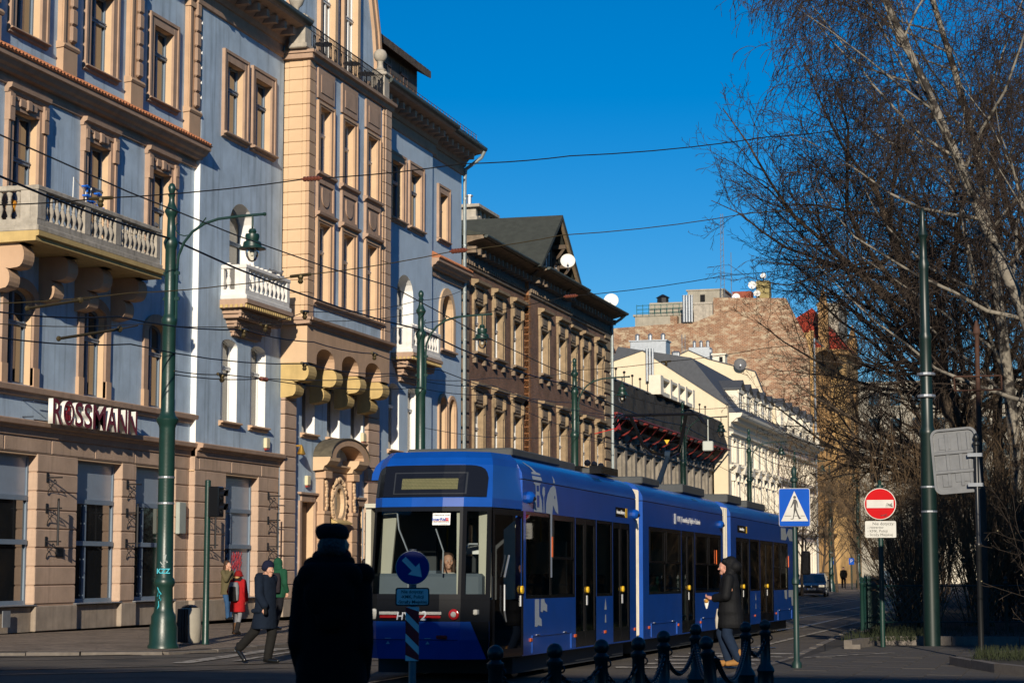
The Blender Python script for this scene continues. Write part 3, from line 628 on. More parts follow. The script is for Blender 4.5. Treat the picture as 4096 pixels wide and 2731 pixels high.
# top cornices with gutters
EAVE = [(0,18.02),(.07,18.04),(.09,18.16),(.04,18.18),(.04,18.42),(.10,18.44),(.14,18.6),(.3,18.78),(.55,18.9),(.85,18.96),(.9,19.02),(.9,19.12),(0,19.14)]
for X, a, b in ((XA,33,52.6),(XB,52.4,59.0),(XB,66.95,75.1),(XA,75.1,79.6)):
    c = moulded("eaves_cornice", M_TRIM, X, a, b, EAVE); gt = MB(); gt.prism([(X+.9+.13*math.cos(t),19.16+.13*math.sin(t)) for t in [math.pi+math.pi*i/8 for i in range(9)]]+[(X+1.03,19.2),(X+.77,19.2)],'y',a,b+.1); gt.build("gutter", M_PIPE if False else mat("gutter_dark",(.05,.06,.055),.5,.2,5), c)
    cb = MB()
    for i in range(int((b-a)/.72)):
        y = a+.2+i*.72; cb.box(X,X+.62,y,y+.2,18.62,18.86)
    cb.build("modillions", M_TRIM, c)
# roof behind the eaves
rf = MB(); rf.prism([(XA+.85,19.18),(-27.2,21.6),(-27.2,19.1)],'y',33,58.4); rf.prism([(XB+.85,19.18),(-25.5,20.35),(-31,20.4),(-31,19.1)],'y',67.6,79.4); ro = rf.build("roof", M_ROOFT, TH)
tl = MB()
for i in range(13):
    for j in range(44):
        y = 67.7+j*.265; t = i/13; x0 = XB+.86-1.92*t; z0 = 19.22+1.17*t; tl.add([(x0,y,z0+.02),(x0,y+.24,z0+.02+rng.uniform(0,.03)),(x0-.2,y+.24,z0+.14),(x0-.2,y,z0+.14)],[(0,1,2,3)])
for j in range(30):
    y = 67.8+j*.38; tl.tube([(XB+.62,y,19.36),(XB+.62,y,19.6)],.012,4)
tl.tube([(XB+.62,67.8,19.6),(XB+.62,78.8,19.6)],.014,4); tl.tube([(XB+.62,67.8,19.5),(XB+.62,78.8,19.5)],.012,4)
tl.build("roof_tiles", mat("tile_rusty",(.17,.085,.045),.9,.5,6), ro, kind="stuff")
d = MB(); d.box(-31,-25.3,68.0,75.4,19.6,21.9); d.build("dormer", mat("attic_wall",(.09,.085,.08),.9,.4,2), ro)
d = MB(); d.prism([(-24.9,21.42),(-24.9,21.72),(-29,24.3),(-29,23.8)],'y',67.2,76.0); d.build("dormer_roof", M_ROOFT, ro)
for i in range(3): win(TH, -25.29, 69.2+i*2.0, 70.2+i*2.0, 20.3, 21.4, .04, M_ROOFT, M_FRAMEB, M_PANE)
gtl = MB()
for i in range(12):
    for j in range(36):
        t = i/12; x0 = -24.95-4.0*t; z0 = 21.74+2.6*t; y = 67.2+j*.245; gtl.add([(x0,y,z0+.03),(x0,y+.22,z0+.03+rng.uniform(0,.03)),(x0-.36,y+.22,z0+.24),(x0-.36,y,z0+.24)],[(0,1,2,3)])
gtl.build("roof_tiles", M_ROOFT, ro, kind="stuff")

# oriel
w = MB(); holesO = [(a,b,10.15,12.75,0) for a,b in ((60.12,61.1),(62.36,63.34),(64.72,65.7))]+[(a,b,14.42,16.62,0) for a,b in ((60.12,61.1),(62.36,63.34),(64.72,65.7))]
wall(w, XO-.06, 59.16, 67.09, 9.3, 18.1, holesO); w.quad((XO-.06,67.09,8),(XB,67.09,8),(XB,67.09,18.1),(XO-.06,67.09,18.1)); w.quad((XO-.06,59.16,18.1),(XO-.06,67.09,18.1),(XB,67.09,18.1),(XB,59.16,18.1)); w.build("oriel_wall", M_BLUE, TH, rn=False)
for i in range(21):
    z = 9.5+i*.411
    block(TH, XB, XB+.17, 59.19, 59.6, z+.006, z+.405, M_PEACH, bv=.014); block(TH, XB+.175, XO-.27, 59.16, 59.6, z+.006, z+.405, M_PEACH, bv=.014); block(TH, XO-.265, XO-.12, 59.145, 59.6, z+.006, z+.405, M_PEACH, bv=.014); block(TH, XO-.115, XO, 59.13, 59.66, z+.006, z+.405, M_ORANGE, bv=.014)
    block(TH, XO-.2, XO, 66.3, 66.48, z+.006, z+.405, M_ORANGE, bv=.014); block(TH, XO-.2, XO+.03, 66.49, 67.1, z+.006, z+.405, M_BLOCK, bv=.014)
for a, b in ((60.12,61.1),(62.36,63.34),(64.72,65.7)):
    X = XO-.06
    win(TH, X, a, b, 10.15, 12.75, .24, M_PEACH, M_FRAMEW, [M_PANE,M_PANE,M_PANEC], sur=(.26,.07,M_ORANGE,.12), transom=.66)
    win(TH, X, a, b, 14.42, 16.62, .24, M_PEACH, M_FRAMEW, [M_PANE,M_PANE], sur=(.26,.07,M_ORANGE,.12), transom=.62)
    h = MB(); moulding(h, X, a-.36, b+.36, [(0,12.86),(.07,12.88),(.1,12.94),(.2,12.98),(.22,13.06),(0,13.1)]); h.build("window_hood", M_TRIM, TH)
    h = MB(); moulding(h, X, a-.36, b+.36, [(0,14.2),(.06,14.22),(.09,14.28),(.17,14.32),(.18,14.40),(0,14.42)]); h.build("sill", M_TRIM, TH)
    pn = MB(); pn.box(X,X+.05,a-.27,b+.27,13.1,14.18); pn.box(X+.05,X+.10,a-.27,a-.16,13.1,14.18); pn.box(X+.05,X+.10,b+.16,b+.27,13.1,14.18); pn.box(X+.05,X+.10,a-.16,b+.16,14.04,14.18); pn.box(X+.05,X+.10,a-.16,b+.16,13.1,13.22)
    c = (a+b)/2; P = [(c-.33,13.92),(c+.33,13.92)]+[(c+.33*math.cos(t),13.62+.3*math.sin(t)) for t in [-i*math.pi/10 for i in range(11)]]; pn.add([(X+.05,p[0],p[1]) for p in P]+[(X+.085,p[0],p[1]) for p in P],[tuple(range(len(P),2*len(P)))]+[(i,(i+1)%len(P),(i+1)%len(P)+len(P),i+len(P)) for i in range(len(P))]); pn.build("shield_panel", M_TRIM, TH)
    pn = MB(); pn.box(X,X+.075,a-.27,b+.27,16.86,17.86); pn.box(X+.075,X+.10,a-.05,b+.05,17.06,17.66,bv=.012); pn.build("panel", M_TRIM, TH)
moulded("sill", M_TRIM, XO-.06, 59.66, 66.4, [(0,9.95),(.06,9.97),(.08,10.05),(.15,10.08),(.16,10.14),(0,10.15)])
for P, m_ in (([(0,9.26),(.06,9.28),(.10,9.38),(.22,9.42),(.24,9.5),(0,9.53)],0),([(0,17.95),(.06,17.97),(.1,18.1),(.2,18.14),(.22,18.24),(0,18.26)],0)):
    o = MB(); moulding(o, XO, 59.05, 67.2, P); o.box(XB,XO+.14,58.98,59.13,P[0][1]+.02,P[-1][1]-.01)
    o.box(XB,XO+.2,58.92,59.13,P[3][1],P[4][1]); o.build("cornice", M_TRIM, TH)
# arched base of the oriel with four scroll brackets
lo = MB(); ars = [(59.97,61.6),(62.3,63.9),(64.6,66.2)]
wall(lo, XO+.0, 59.15, 67.1, 8.06, 9.27, [(a,b,8.06,8.64,.36) for a,b in ars])
for a, b in ars:
    A = arch_pts(a,b,8.28,8.64,10)
    for p, q in zip(A[:-1],A[1:]): lo.quad((XO,p[0],p[1]),(XL,p[0],p[1]),(XL,q[0],q[1]),(XO,q[0],q[1]))
    for y in (a,b): lo.quad((XO,y,8.06),(XL,y,8.06),(XL,y,8.28),(XO,y,8.28))
for a, b in ((59.15,59.97),(61.6,62.3),(63.9,64.6),(66.2,67.1)): lo.quad((XO,a,8.06),(XO,b,8.06),(XL,b,8.06),(XL,a,8.06))
lo.build("oriel_base", M_ORANGE, TH, rn=False)
MB().box(XB,XO-.001,59.13,59.16,8.06,9.5).build("oriel_cheek", M_PEACH, TH)
for a, b in ((59.15,59.85),(61.65,62.25),(63.95,64.55),(66.25,66.95)): scroll(TH, XL, XO+.06, a, b, 8.055, 6.95, M_OCHRE)
# recessed ground and first floor under the oriel
w = MB(); wl3 = [(61.0,62.15,5.95,8.3,0),(63.3,64.5,5.95,8.3,0),(65.6,66.85,5.95,8.3,0)]
wall(w, XL, 59.1, 68.3, 0, 8.9, wl3+[(60.95,62.15,0.1,3.7,0),(66.3,67.05,.1,3.7,0)]); w.build("wall", M_BLUE, TH, rn=False)
for a, b, c, d_, _ in wl3: win(TH, XL, a, b, c, d_, .32, M_WHITE, M_FRAMEW, [M_PANEC,M_PANE,M_PANE,M_PANE], transom=.66, sill=(M_ORANGE,.16,.08,.14))
for a, b in ((60.95,62.15),(66.3,67.05)):
    dd = MB(); dd.box(XL-.3,XL-.24,a,b,.1,3.7)
    for j in range(3):
        for i in range(2): dd.box(XL-.24,XL-.22,a+.08+i*(b-a-.1)/2,a+(i+1)*(b-a-.1)/2,.3+j*1.12,1.32+j*1.12,bv=.01)
    do = dd.build("door", mat("door_wood",(.17,.105,.075),.6,.2,4), TH)
    q = MB(); q.box(XL-.3,XL-.002,b-.006,b,.1,3.7); q.box(XL-.3,XL-.002,a,a+.006,.1,3.7); q.box(XL-.3,XL-.002,a,b,3.694,3.7); q.build("jamb", M_PEACH, do)
    q = MB(); q.box(XL,XL+.07,a-.17,a,0.1,3.72); q.box(XL,XL+.07,b,b+.17,0.1,3.72); q.box(XL,XL+.065,a-.002,b+.002,3.7,3.92); q.box(XL,XL+.13,a-.22,b+.22,3.93,4.0); q.build("door_surround", M_TRIM, do)
for i in range(15):
    z = .55+i*.452
    block(TH, XL, -24.24, 59.16, 60.16, z+.008, z+.44, M_BLOCK); block(TH, XL, -24.24, 67.0, 68.2, z+.008, z+.44, M_BLOCK)
MB().box(XL,-24.2,59.12,60.2,0,.55).box(XL,-24.2,66.96,68.24,0,.55).build("plinth", M_PLINTH, TH)
# portal
P_ = MB()
for a, b in ((62.3,62.85),(65.0,65.5)):
    P_.box(XL,-24.1,a,b,0,3.3,bv=.02); P_.box(XL,-24.06,a-.03,b+.03,3.3,3.42,bv=.02); P_.box(XL,-24.13,a+.03,b-.03,3.42,4.62); P_.box(XL,-24.02,a-.05,b+.05,4.5,4.75,bv=.02)
    for j in range(7): P_.box(XL,-24.08,a-.015,b+.015,.1+j*.46,.1+j*.46+.43,bv=.02)
P_.box(XL,-24.28,62.85,65.0,0,4.75)
por = P_.build("portal", M_ORANGE, TH)
q = MB(); moulding(q, XL, 62.05, 63.0, [(0,4.75),(.36,4.78),(.4,4.9),(.5,4.95),(.6,5.08),(.62,5.2),(0,5.2)]); moulding(q, XL, 64.85, 65.8, [(0,4.75),(.36,4.78),(.4,4.9),(.5,4.95),(.6,5.08),(.62,5.2),(0,5.2)]); moulding(q, XL, 63.0, 64.85, [(0,4.75),(.16,4.78),(.2,4.9),(.3,4.95),(.3,5.0),(0,5.0)]); q.build("portal_cornice", M_PEACH, por)
A, O = arch_pts(62.6,65.3,5.2,5.66,14), arch_pts(62.05,65.85,5.2,5.88,14); q = MB()
for i in range(14):
    a,b,c,d_ = A[i],A[i+1],O[i],O[i+1]; q.add([(x,*p) for x in (XL,XL+.62) for p in (a,b,d_,c)],[(0,3,2,1),(4,5,6,7),(0,1,5,4),(1,2,6,5),(2,3,7,6),(3,0,4,7)])
q.build("portal_hood", M_ORANGE, por)
q = MB()
for i in range(14):
    c,d_ = O[i],O[i+1]; q.add([(x,p[0],p[1]+dz) for x in (XL,XL+.66) for p,dz in ((c,.004),(d_,.004),(d_,.04),(c,.04))],[(0,3,2,1),(4,5,6,7),(0,1,5,4),(1,2,6,5),(2,3,7,6),(3,0,4,7)])
q.build("hood_roofing", mat("roofing_moss",(.10,.085,.06),.9,.4,5,.4,30), por)
q = MB(); n_ = 20
ring = [(63.92+.42*math.cos(2*math.pi*i/n_), 3.72+.52*math.sin(2*math.pi*i/n_)) for i in range(n_)]; ringo = [(63.92+.56*math.cos(2*math.pi*i/n_), 3.72+.66*math.sin(2*math.pi*i/n_)) for i in range(n_)]
for i in range(n_):
    j = (i+1)%n_; q.add([(x,*p) for x in (-24.28,-24.14) for p in (ring[i],ring[j],ringo[j],ringo[i])],[(4,5,6,7),(0,1,5,4),(2,3,7,6)])
q.build("oval_frame", M_PEACH, por); MB().poly([(-24.275,*p) for p in ring]).build("oval_pane", M_PANE, por, rn=False)
lf = MB()
for i in range(46):
    t = 2*math.pi*i/46+rng.uniform(-.05,.05); lf.sphere((-24.17+rng.uniform(-.02,.05),63.92+.66*math.cos(t),3.72+.76*math.sin(t)+(.06 if math.sin(t)>.6 else 0)),(.05,.075,.075),6)
for a in (62.58,65.25):
    for j in range(9): lf.sphere((-24.1,a+rng.uniform(-.06,.06),3.5+j*.11),(.05,.09,.08),6)
lf.build("garland", M_PEACH, por)
q = MB(); q.prism([(XL,3.0),(-23.95,3.0),(-23.95,3.06),(XL,3.28)],'y',63.2,64.65); q.build("door_hood", M_OCHRE, por); MB().box(-24.28,-24.25,63.0,64.9,.1,2.9).build("door", M_DARK, por)
q = MB(); q.box(-24.1,-24.085,62.45,62.68,3.0,3.26); npl = q.build("number_plate", mat("plate_blue",(.01,.03,.10),.3), por)
M_INKW = mat("ink_white",(.75,.75,.75),.5)
text("number", "1", .2, M_INKW, npl, (-24.083,62.565,3.12), (R(90),0,R(90)))
# gable and terrace above the oriel
gp = [(59.2,18.2),(59.25,20.0),(59.45,21.2),(59.9,22.4),(60.6,24.0),(61.6,25.6),(66.0,25.6),(67.0,24.0),(67.72,22.4),(68.15,21.2),(68.4,20.0),(68.45,18.2)]
gb = MB(); gb.prism(gp,'x',-25.4,-24.42); gb.build("gable", M_BLUE, TH)
gt_ = MB()
for side in (gp[6:], gp[:6]):
    for p, q in zip(side[:-1],side[1:]):
        s_ = -1 if side[0][0] > 64 else 1
        for (wa,wb,pr) in ((0,.2,.14),(.2,.52,.08),(.52,.64,.12)):
            gt_.add([(x,y_,z_) for x in (-24.42,-24.42+pr) for (y_,z_) in ((p[0]+s_*wa,p[1]),(p[0]+s_*wb,p[1]),(q[0]+s_*wb,q[1]),(q[0]+s_*wa,q[1]))],[(4,5,6,7),(0,1,5,4),(1,2,6,5),(2,3,7,6),(3,0,4,7)])
gt_.build("gable_trim", M_ORANGE, TH)
for a, b in ((62.25,63.1),(64.5,65.35)): win(TH, -24.395, a, b, 18.6, 22.4, .02, M_PEACH, M_FRAMEW, M_PANE, sur=(.26,.1,M_ORANGE,.3), transom=.6)
for a, b in ((62.25,63.1),(64.5,65.35)):
    q = MB(); q.box(-24.40,-24.16,b+.0,b+.26,18.6,22.7); q.build("window_reveal", M_PEACH, TH)
for y in (58.72,66.42):
    q = MB(); q.box(XO-.62,XO+.02,y,y+.62,18.26,18.42,bv=.03); q.box(XO-.56,XO-.04,y+.05,y+.57,18.42,19.2); q.box(XO-.64,XO+.05,y-.02,y+.64,19.2,19.32,bv=.03); q.box(XO-.52,XO-.08,y+.09,y+.53,19.32,19.4)
    po = q.build("pedestal", M_STONE, TH)
    if y > 60: q = MB(); q.lathe([(.2,0),(.24,.04),(.12,.12),(.09,.3),(.12,.36),(.1,.4)],(XO-.3,y+.31,19.4),14); q.sphere((XO-.3,y+.31,19.98),.25,14); q.build("ball_finial", M_STONE, po, smooth=True)
q = MB(); q.lathe([(.1,0),(.16,.04),(.07,.12),(.09,.2),(.2,.3),(.27,.5),(.26,.62),(.2,.68),(.06,.8)],(-23.75,58.5,19.3),14); q.build("urn", M_STONE, TH, smooth=True)
rl = MB(); xr = XO-.08; rb_ = None
for z in (18.36,19.16): rl.tube([(xr,59.36,z),(xr,66.42,z)],.022,5)
rl.tube([(xr,59.36,18.98),(xr,66.42,18.98)],.014,4)
for i in range(58):
    y = 59.45+i*.121
    if i % 4 == 1:
        rl.tube([(xr,y+.12+.1*math.cos(t),18.68+.24*math.sin(t)) for t in [k_*math.pi/6 for k_ in range(13)]],.012,4)
rlo = rl.build("iron_railing", M_IRON, TH)
for i in range(58):
    p_ = Vector((xr,59.45+i*.121,18.3))-origin_of(TH)
    if rb_ is None: rb_ = MB().tube([(0,0,0),(0,0,.86)],.013,4).build("railing_bar", M_IRON, rlo, world=False); rb_.location = p_
    else: inst(rb_, rlo, p_)
ft = MB()
for y in (61.2,63.9,65.4):
    ft.lathe([(.3,0),(.3,.03)],(-23.85,y,18.98),12); ft.tube([(-23.85,y,18.26),(-23.85,y,18.98)],.03,5)
ft.build("terrace_table", M_IRON, TH)
# downpipes
q = MB(); q.tube([(-23.6,79.35,19.0),(-23.75,79.4,18.75),(-24.45,79.45,18.3),(-24.5,79.45,17.9),(-24.5,79.45,0)],.075,8); 
for z in range(1,18,2): q.lathe([(.09,0),(.09,.06)],(-24.5,79.45,z),8)
q.build("downpipe", M_PIPE, TH, smooth=True)
# raised-letter shop sign
SG = thing("shop_sign", "red raised-letter shop sign with white sides on the pale blue facade", "sign", (-24.3, 46.2, 5.0))
rb = MB(); rb.tube([(-24.45,43.6,5.15),(-24.45,48.7,5.15)],.015,5); rb.tube([(-24.45,43.6,5.6),(-24.45,48.7,5.6)],.015,5)
for y in (43.3,45.5,48.6): rb.tube([(-24.6,y,5.2),(-24.3,y,5.2)],.012,4); rb.tube([(-24.6,y,5.6),(-24.3,y,5.6)],.012,4)
rb.build("rail", M_IRON, SG)
M_LSIDE = mat("letter_side", (.78,.76,.70), .4)
lets = "ROSSMANN"; wds = [.50,.60,.46,.46,.72,.60,.58,.58]; tot = sum(wds); y = 43.98; sc = 4.64/tot
for ch, wd in zip(lets, wds):
    wd *= sc
    if ch == 'O':
        m = MB(); n_ = 22; c, r1, r0 = y+wd/2-.02, (.27,.31), (.19,.23)
        for i in range(n_):
            t, u = 2*math.pi*i/n_, 2*math.pi*(i+1)/n_
            f_ = lambda a, rr: (c+rr[0]*math.cos(a), 5.39+rr[1]*math.sin(a))
            m.add([(x,*p) for x in (-24.28,-24.15) for p in (f_(t,r0),f_(u,r0),f_(u,r1),f_(t,r1))],[(0,1,5,4),(2,3,7,6)],1); m.add([(-24.15,*p) for p in (f_(t,r0),f_(u,r0),f_(u,r1),f_(t,r1))],[(0,1,2,3)],0)
        lo_ = m.build("letter", [M_RED,M_LSIDE], SG, rn=False)
        m = MB(); m.box(-24.24,-24.15,c-.13,c+.10,5.33,5.46,bv=.03); m.box(-24.24,-24.15,c+.03,c+.11,5.44,5.58,bv=.02); m.box(-24.24,-24.15,c-.04,c+.17,5.53,5.58,bv=.02)
        for dy in (-.12,-.06,.03,.08): m.box(-24.24,-24.15,c+dy,c+dy+.03,5.2,5.34)
        m.build("emblem", M_RED, lo_)
    else:
        cu = bpy.data.curves.new("l",'FONT'); cu.body = ch; cu.size = .86; cu.extrude = .065; cu.offset = .012; cu.resolution_u = 4; t = bpy.data.objects.new("l", cu); me = bpy.data.meshes.new_from_object(t); bpy.data.objects.remove(t); bpy.data.curves.remove(cu)
        xs = [v.co.x for v in me.vertices]; ys_ = [v.co.y for v in me.vertices]; sx, sy = (wd-.05)/(max(xs)-min(xs)), .62/(max(ys_)-min(ys_))
        for v in me.vertices: v.co.x = (v.co.x-min(xs))*sx; v.co.y = (v.co.y-min(ys_))*sy
        me.materials.clear(); me.materials.append(M_RED); me.materials.append(M_LSIDE); me.update()
        for p in me.polygons: p.material_index = 0 if p.normal.z > .9 else 1
        me.name = "letter"; o = bpy.data.objects.new("letter", me); COL.objects.link(o); o.parent = SG; o.rotation_euler = (R(90),0,R(90)); o.location = Vector((-24.215,y,5.08))-origin_of(SG)
    y += wd

# sprayed tags on the boarded shop opening
M_SPRAYK = mat("spray_black",(.01,.01,.012),.6); M_SPRAYR = mat("spray_red",(.35,.03,.04),.6); q = random.Random(12)
for m_, y0, y1, z0, z1, k in ((M_SPRAYK,55.2,55.85,1.0,2.1,5),(M_SPRAYR,56.15,56.9,1.45,2.0,4)):
    for j in range(k):
        zc = z0+(z1-z0)*(j+.5)/k; P = []
        for i in range(14): P.append((XB-.262, y0+(y1-y0)*(i/13)+q.uniform(-.05,.05), zc+.11*math.sin(i*1.9+j)+q.uniform(-.05,.05)))
        b = MB(); b.tube(P, .016 if m_ is M_SPRAYK else .009, 4); b.build("graffiti", m_, TH)
# ------------------------------------------------------------------ dark brick house with a timber gable
M_BRICK = brick_mat("brick_dark_red", (0.29,0.14,0.09), (0.20,0.10,0.07), (0.20,0.16,0.12), .27, .08, dark=.35, bump=.8)
M_BRICKLIT = brick_mat("brick_orange", (0.40,0.17,0.07), (0.32,0.13,0.055), (0.2,0.15,0.1), .27, .08, dark=.2, bump=.8)  # brick turned orange where the sun strikes the near corner
M_SAND = mat("sandstone_tan", (0.31,0.225,0.135), .9, .35, 3, .5, 25, streak=.3)
M_SANDD = mat("sandstone_sooty", (0.22,0.165,0.115), .9, .4, 3, .5, 25, streak=.3)  # darker sandstone for sills, frieze panels, eaves and left quoins
M_TIMBER = mat("timber_dark", (0.10,0.072,0.05), .85, .3, 4)
M_CURT = mat("pane_lace", (0.42,0.41,0.37), .15, .25, 3, spec=.8)
BH = thing("brick_house", "dark red brick house with tan stone window hoods and a steep timber roof gable", "building", (-24.6, 93, 0))
XR, XM = -24.6, -24.38
MB().box(-40,-25.3,79.7,107.1,-.4,15.2).build("core", M_DARK, BH)
ctr = [81.75,84.78,87.85,91.93,95.35,98.45,101.2,104.35]; hwid = .62
def bX(c): return XM if 89.3 < c < 97.4 else XR
for X, a, b in ((XR,79.7,89.3),(XM,89.3,97.38),(XR,97.38,107.1)):
    hs_ = [(c-hwid,c+hwid,z0,z1,0) for c in ctr if a < c < b for z0,z1 in ((10.72,12.75),(5.9,8.35),(.9,3.6))]
    w = MB(); wall(w, X, a, b, -.4, 15.4, hs_); w.build("wall", M_BRICK, BH, rn=False)
MB().box(XR,XM-.002,89.28,89.3,-.4,15.4).build("return_wall", M_BRICKLIT, BH)
# toothed corner bricks of the middle part, sunlight put into their orange
for i in range(34):
    z = 4.0+i*.31
    if z < 14.2: block(BH, XM-.26, XM+.012, 89.28, 89.28+(.42 if i%2 else .28), z+.006, z+.3, M_BRICKLIT, name="quoin_brick", bv=.008)
for i in range(24):
    z = .2+i*.6
    if z < 14: block(BH, XR-.2, XR+.07, 105.6+(.18 if i%2 else 0), 107.0, z, z+.5, M_SAND, bv=.03)
    if z < 14: block(BH, XR-.2, XR+.07, 79.75, 80.25, z, z+.5, M_SANDD, bv=.03)
for k, c in enumerate(ctr):
    X = bX(c)
    for f, (z0,z1) in enumerate(((10.72,12.75),(5.9,8.35),(.9,3.6))):
        win(BH, X, c-hwid, c+hwid, z0, z1, .24, M_SAND, M_FRAMEW, [M_CURT,M_PANE,M_CURT,M_PANE] if (k+f)%3 else [M_PANE,M_CURT], sur=(.24,.07,M_SAND,.1), transom=.64)
        if f == 2: continue
        h = MB(); zt = z1+.1
        h.box(X,X+.10,c-.92,c-.66,zt-.35,zt+.62); h.box(X,X+.10,c+.66,c+.92,zt-.35,zt+.62); h.box(X,X+.18,c-.9,c-.69,zt+.05,zt+.5,bv=.05); h.box(X,X+.18,c+.69,c+.9,zt+.05,zt+.5,bv=.05)
        moulding(h, X, c-1.0, c+1.0, [(0,zt+.62),(.12,zt+.64),(.15,zt+.74),(.32,zt+.80),(.34,zt+.92),(0,zt+.97)])
        h.build("window_hood", M_SAND, BH)
        h = MB(); h.box(X,X+.07,c-.6,c+.6,zt+.1,zt+.55); h.box(X+.07,X+.1,c-.4,c+.4,zt+.2,zt+.45,bv=.02); h.build("frieze_panel", M_SANDD, BH)
        s_ = MB(); moulding(s_, X, c-.9, c+.9, [(0,z0-.3),(.08,z0-.28),(.1,z0-.14),(.26,z0-.1),(.27,z0-.02),(0,z0)]); s_.box(X,X+.16,c-.8,c-.6,z0-.5,z0-.29); s_.box(X,X+.16,c+.6,c+.8,z0-.5,z0-.29); s_.build("sill", M_SANDD, BH)
# frieze, dentils, attic openings, eaves
for X, a, b in ((XR,79.7,89.3),(XM,89.3,97.38),(XR,97.38,107.3)):
    e = MB(); moulding(e, X, a, b, [(0,14.18),(.08,14.2),(.1,14.3),(0,14.32)]); moulding(e, X, a, b, [(0,15.05),(.1,15.08),(.14,15.2),(.5,15.3),(.86,15.36),(.9,15.5),(0,15.5)]); o = e.build("eaves_cornice", M_SANDD, BH)
    d = MB()
    for i in range(int((b-a)/.34)): d.box(X,X+.15,a+.05+i*.34,a+.24+i*.34,14.34,14.5)
    for i in range(int((b-a)/.68)): d.box(X,X+.5,a+.1+i*.68,a+.28+i*.68,14.78,15.05); 
    d.build("dentils", M_SANDD, o)
    g_ = MB(); g_.prism([(X+.95+.12*math.cos(t),15.5+.12*math.sin(t)) for t in [math.pi+math.pi*i/8 for i in range(9)]],'y',a,b); g_.build("gutter", MATS["gutter_dark"], o)
    fr = MB(); fr.box(X,X+.03,a,b,14.5,15.05); fr.build("frieze", mat("frieze_blue_grey",(.13,.135,.13),.9,.3,3), o)
r_ = MB(); r_.prism([(-23.65,15.52),(-30.5,17.4),(-37,15.5)],'y',79.7,107.4); ro = r_.build("roof", M_ROOFD, BH)
# street gable with its overhanging roof
gy, gz0, gzt = 92.15, 15.45, 18.45
for s_ in (-1,1):
    e = MB(); hw = 4.15
    P = [(gy+s_*hw,gz0-.1),(gy,gzt),(gy,gzt-.22),(gy+s_*(hw+.0)-s_*.22,gz0-.12)]
    e.add([(x,*p) for x in (-23.45,-37) for p in P],[(0,1,2,3),(7,6,5,4),(0,4,5,1),(1,5,6,2),(2,6,7,3),(3,7,4,0)]); e.build("gable_roof", M_ROOFD, ro)
e = MB(); e.prism([(gy-3.7,15.5),(gy+3.7,15.5),(gy,18.15)],'x',-24.6,-24.3); e.build("gable_wall", M_TIMBER, BH)
for s_ in (-1,1):
    e = MB(); e.add([(x,gy+s_*dy,z) for x in (-23.5,-23.62) for dy,z in ((4.1,15.38),(0.0,18.42),(0.0,18.05),(3.6,15.38))],[(0,1,2,3),(7,6,5,4),(0,4,5,1),(1,5,6,2),(2,6,7,3),(3,7,4,0)]); e.build("bargeboard", M_SAND if s_ > 0 else M_TIMBER, BH)
    for dy, z in ((1.2,17.2),(2.3,16.4),(3.2,15.75)):
        e = MB(); e.box(-24.3,-23.6,gy+s_*dy-.1,gy+s_*dy+.1,z-.22,z-.02); e.tube([(-24.28,gy+s_*dy,z-.75),(-24.0,gy+s_*dy,z-.6),(-23.7,gy+s_*dy,z-.2)],.07,5); e.build("roof_bracket", M_TIMBER, BH)
win(BH, -24.29, gy-.55, gy+.55, 15.6, 17.2, .03, M_TIMBER, M_FRAMEW, M_PANE, arch=.5, sur=(.12,.1,M_TIMBER,.1))
for dy in (-1.6,1.6): win(BH, -24.29, gy+dy-.35, gy+dy+.35, 15.6, 16.3, .03, M_TIMBER, M_FRAMEW, M_PANE, sur=(.1,.1,M_TIMBER,.1))
c = MB(); c.box(-29.6,-28.4,94.2,97.6,17,19.0); c.box(-29.75,-28.25,94.05,97.75,19.45,19.6)
for i in range(5): c.box(-29.5,-28.5,94.3+i*.75,94.55+i*.75,19.0,19.45)
co = c.build("chimney", M_STONE, ro); c = MB(); c.lathe([(.12,0),(.12,.5),(.2,.52),(.2,.58)],(-29,94.8,19.6),8); c.build("chimney_pot", M_STEEL, co)
M_DISH = mat("dish_white",(.72,.70,.66),.5,.1,4)
def dish(p, r, lab, yaw=0.3, col=None):
    t = thing("satellite_dish", lab, "satellite dish", p); b = MB()
    b.lathe([(r*.02,-.02)]+[(r*(i/6),-.0+.16*r*(i/6)**2*1.2) for i in range(1,7)]+[(r*1.0,.20*r+.015),(r*.6,.05*r-.02)],(0,0,0),18); o = b.build("reflector", col or M_DISH, t, smooth=True, world=False, rn=False); o.rotation_euler = (R(75),0,yaw)
    a = MB(); a.tube([(0,-.1,-r*.9),(0,-.55,-.1)],.015,5); a.box(-.05,.05,-.6,-.5,-.15,-.03); a.tube([(0,.1,0),(0,.25,0),(0,.3,-r*1.2)],.03,5); q = a.build("feed_arm", M_STEEL, t, world=False); q.rotation_euler = (0,0,yaw)
dish((-23.25,92.3,16.2), .36, "white satellite dish fixed on the timber gable of the brick house", .25)
b = MB(); b.tube([(-24.5,107.25,15.3),(-24.5,107.25,-.3)],.09,8); b.tube([(-23.7,107.25,15.45),(-24.0,107.25,15.2),(-24.5,107.25,14.9)],.08,8)
for z in range(1,15,2): b.lathe([(.11,0),(.11,.06)],(-24.5,107.25,z),8)
b.build("downpipe", M_PIPE, BH, smooth=True)
b = MB(); b.prism([(102.95,8.85),(104.0,8.8),(103.35,9.4)],'x',-23.3,-23.28); b.tube([(-24.6,103.4,8.6),(-23.3,103.4,8.9)],.02,5); tag(b.build("pennant", mat("pennant_red",(.55,.01,.01),.6)), "small red pennant sticking out from the brick house near its end", "flag")
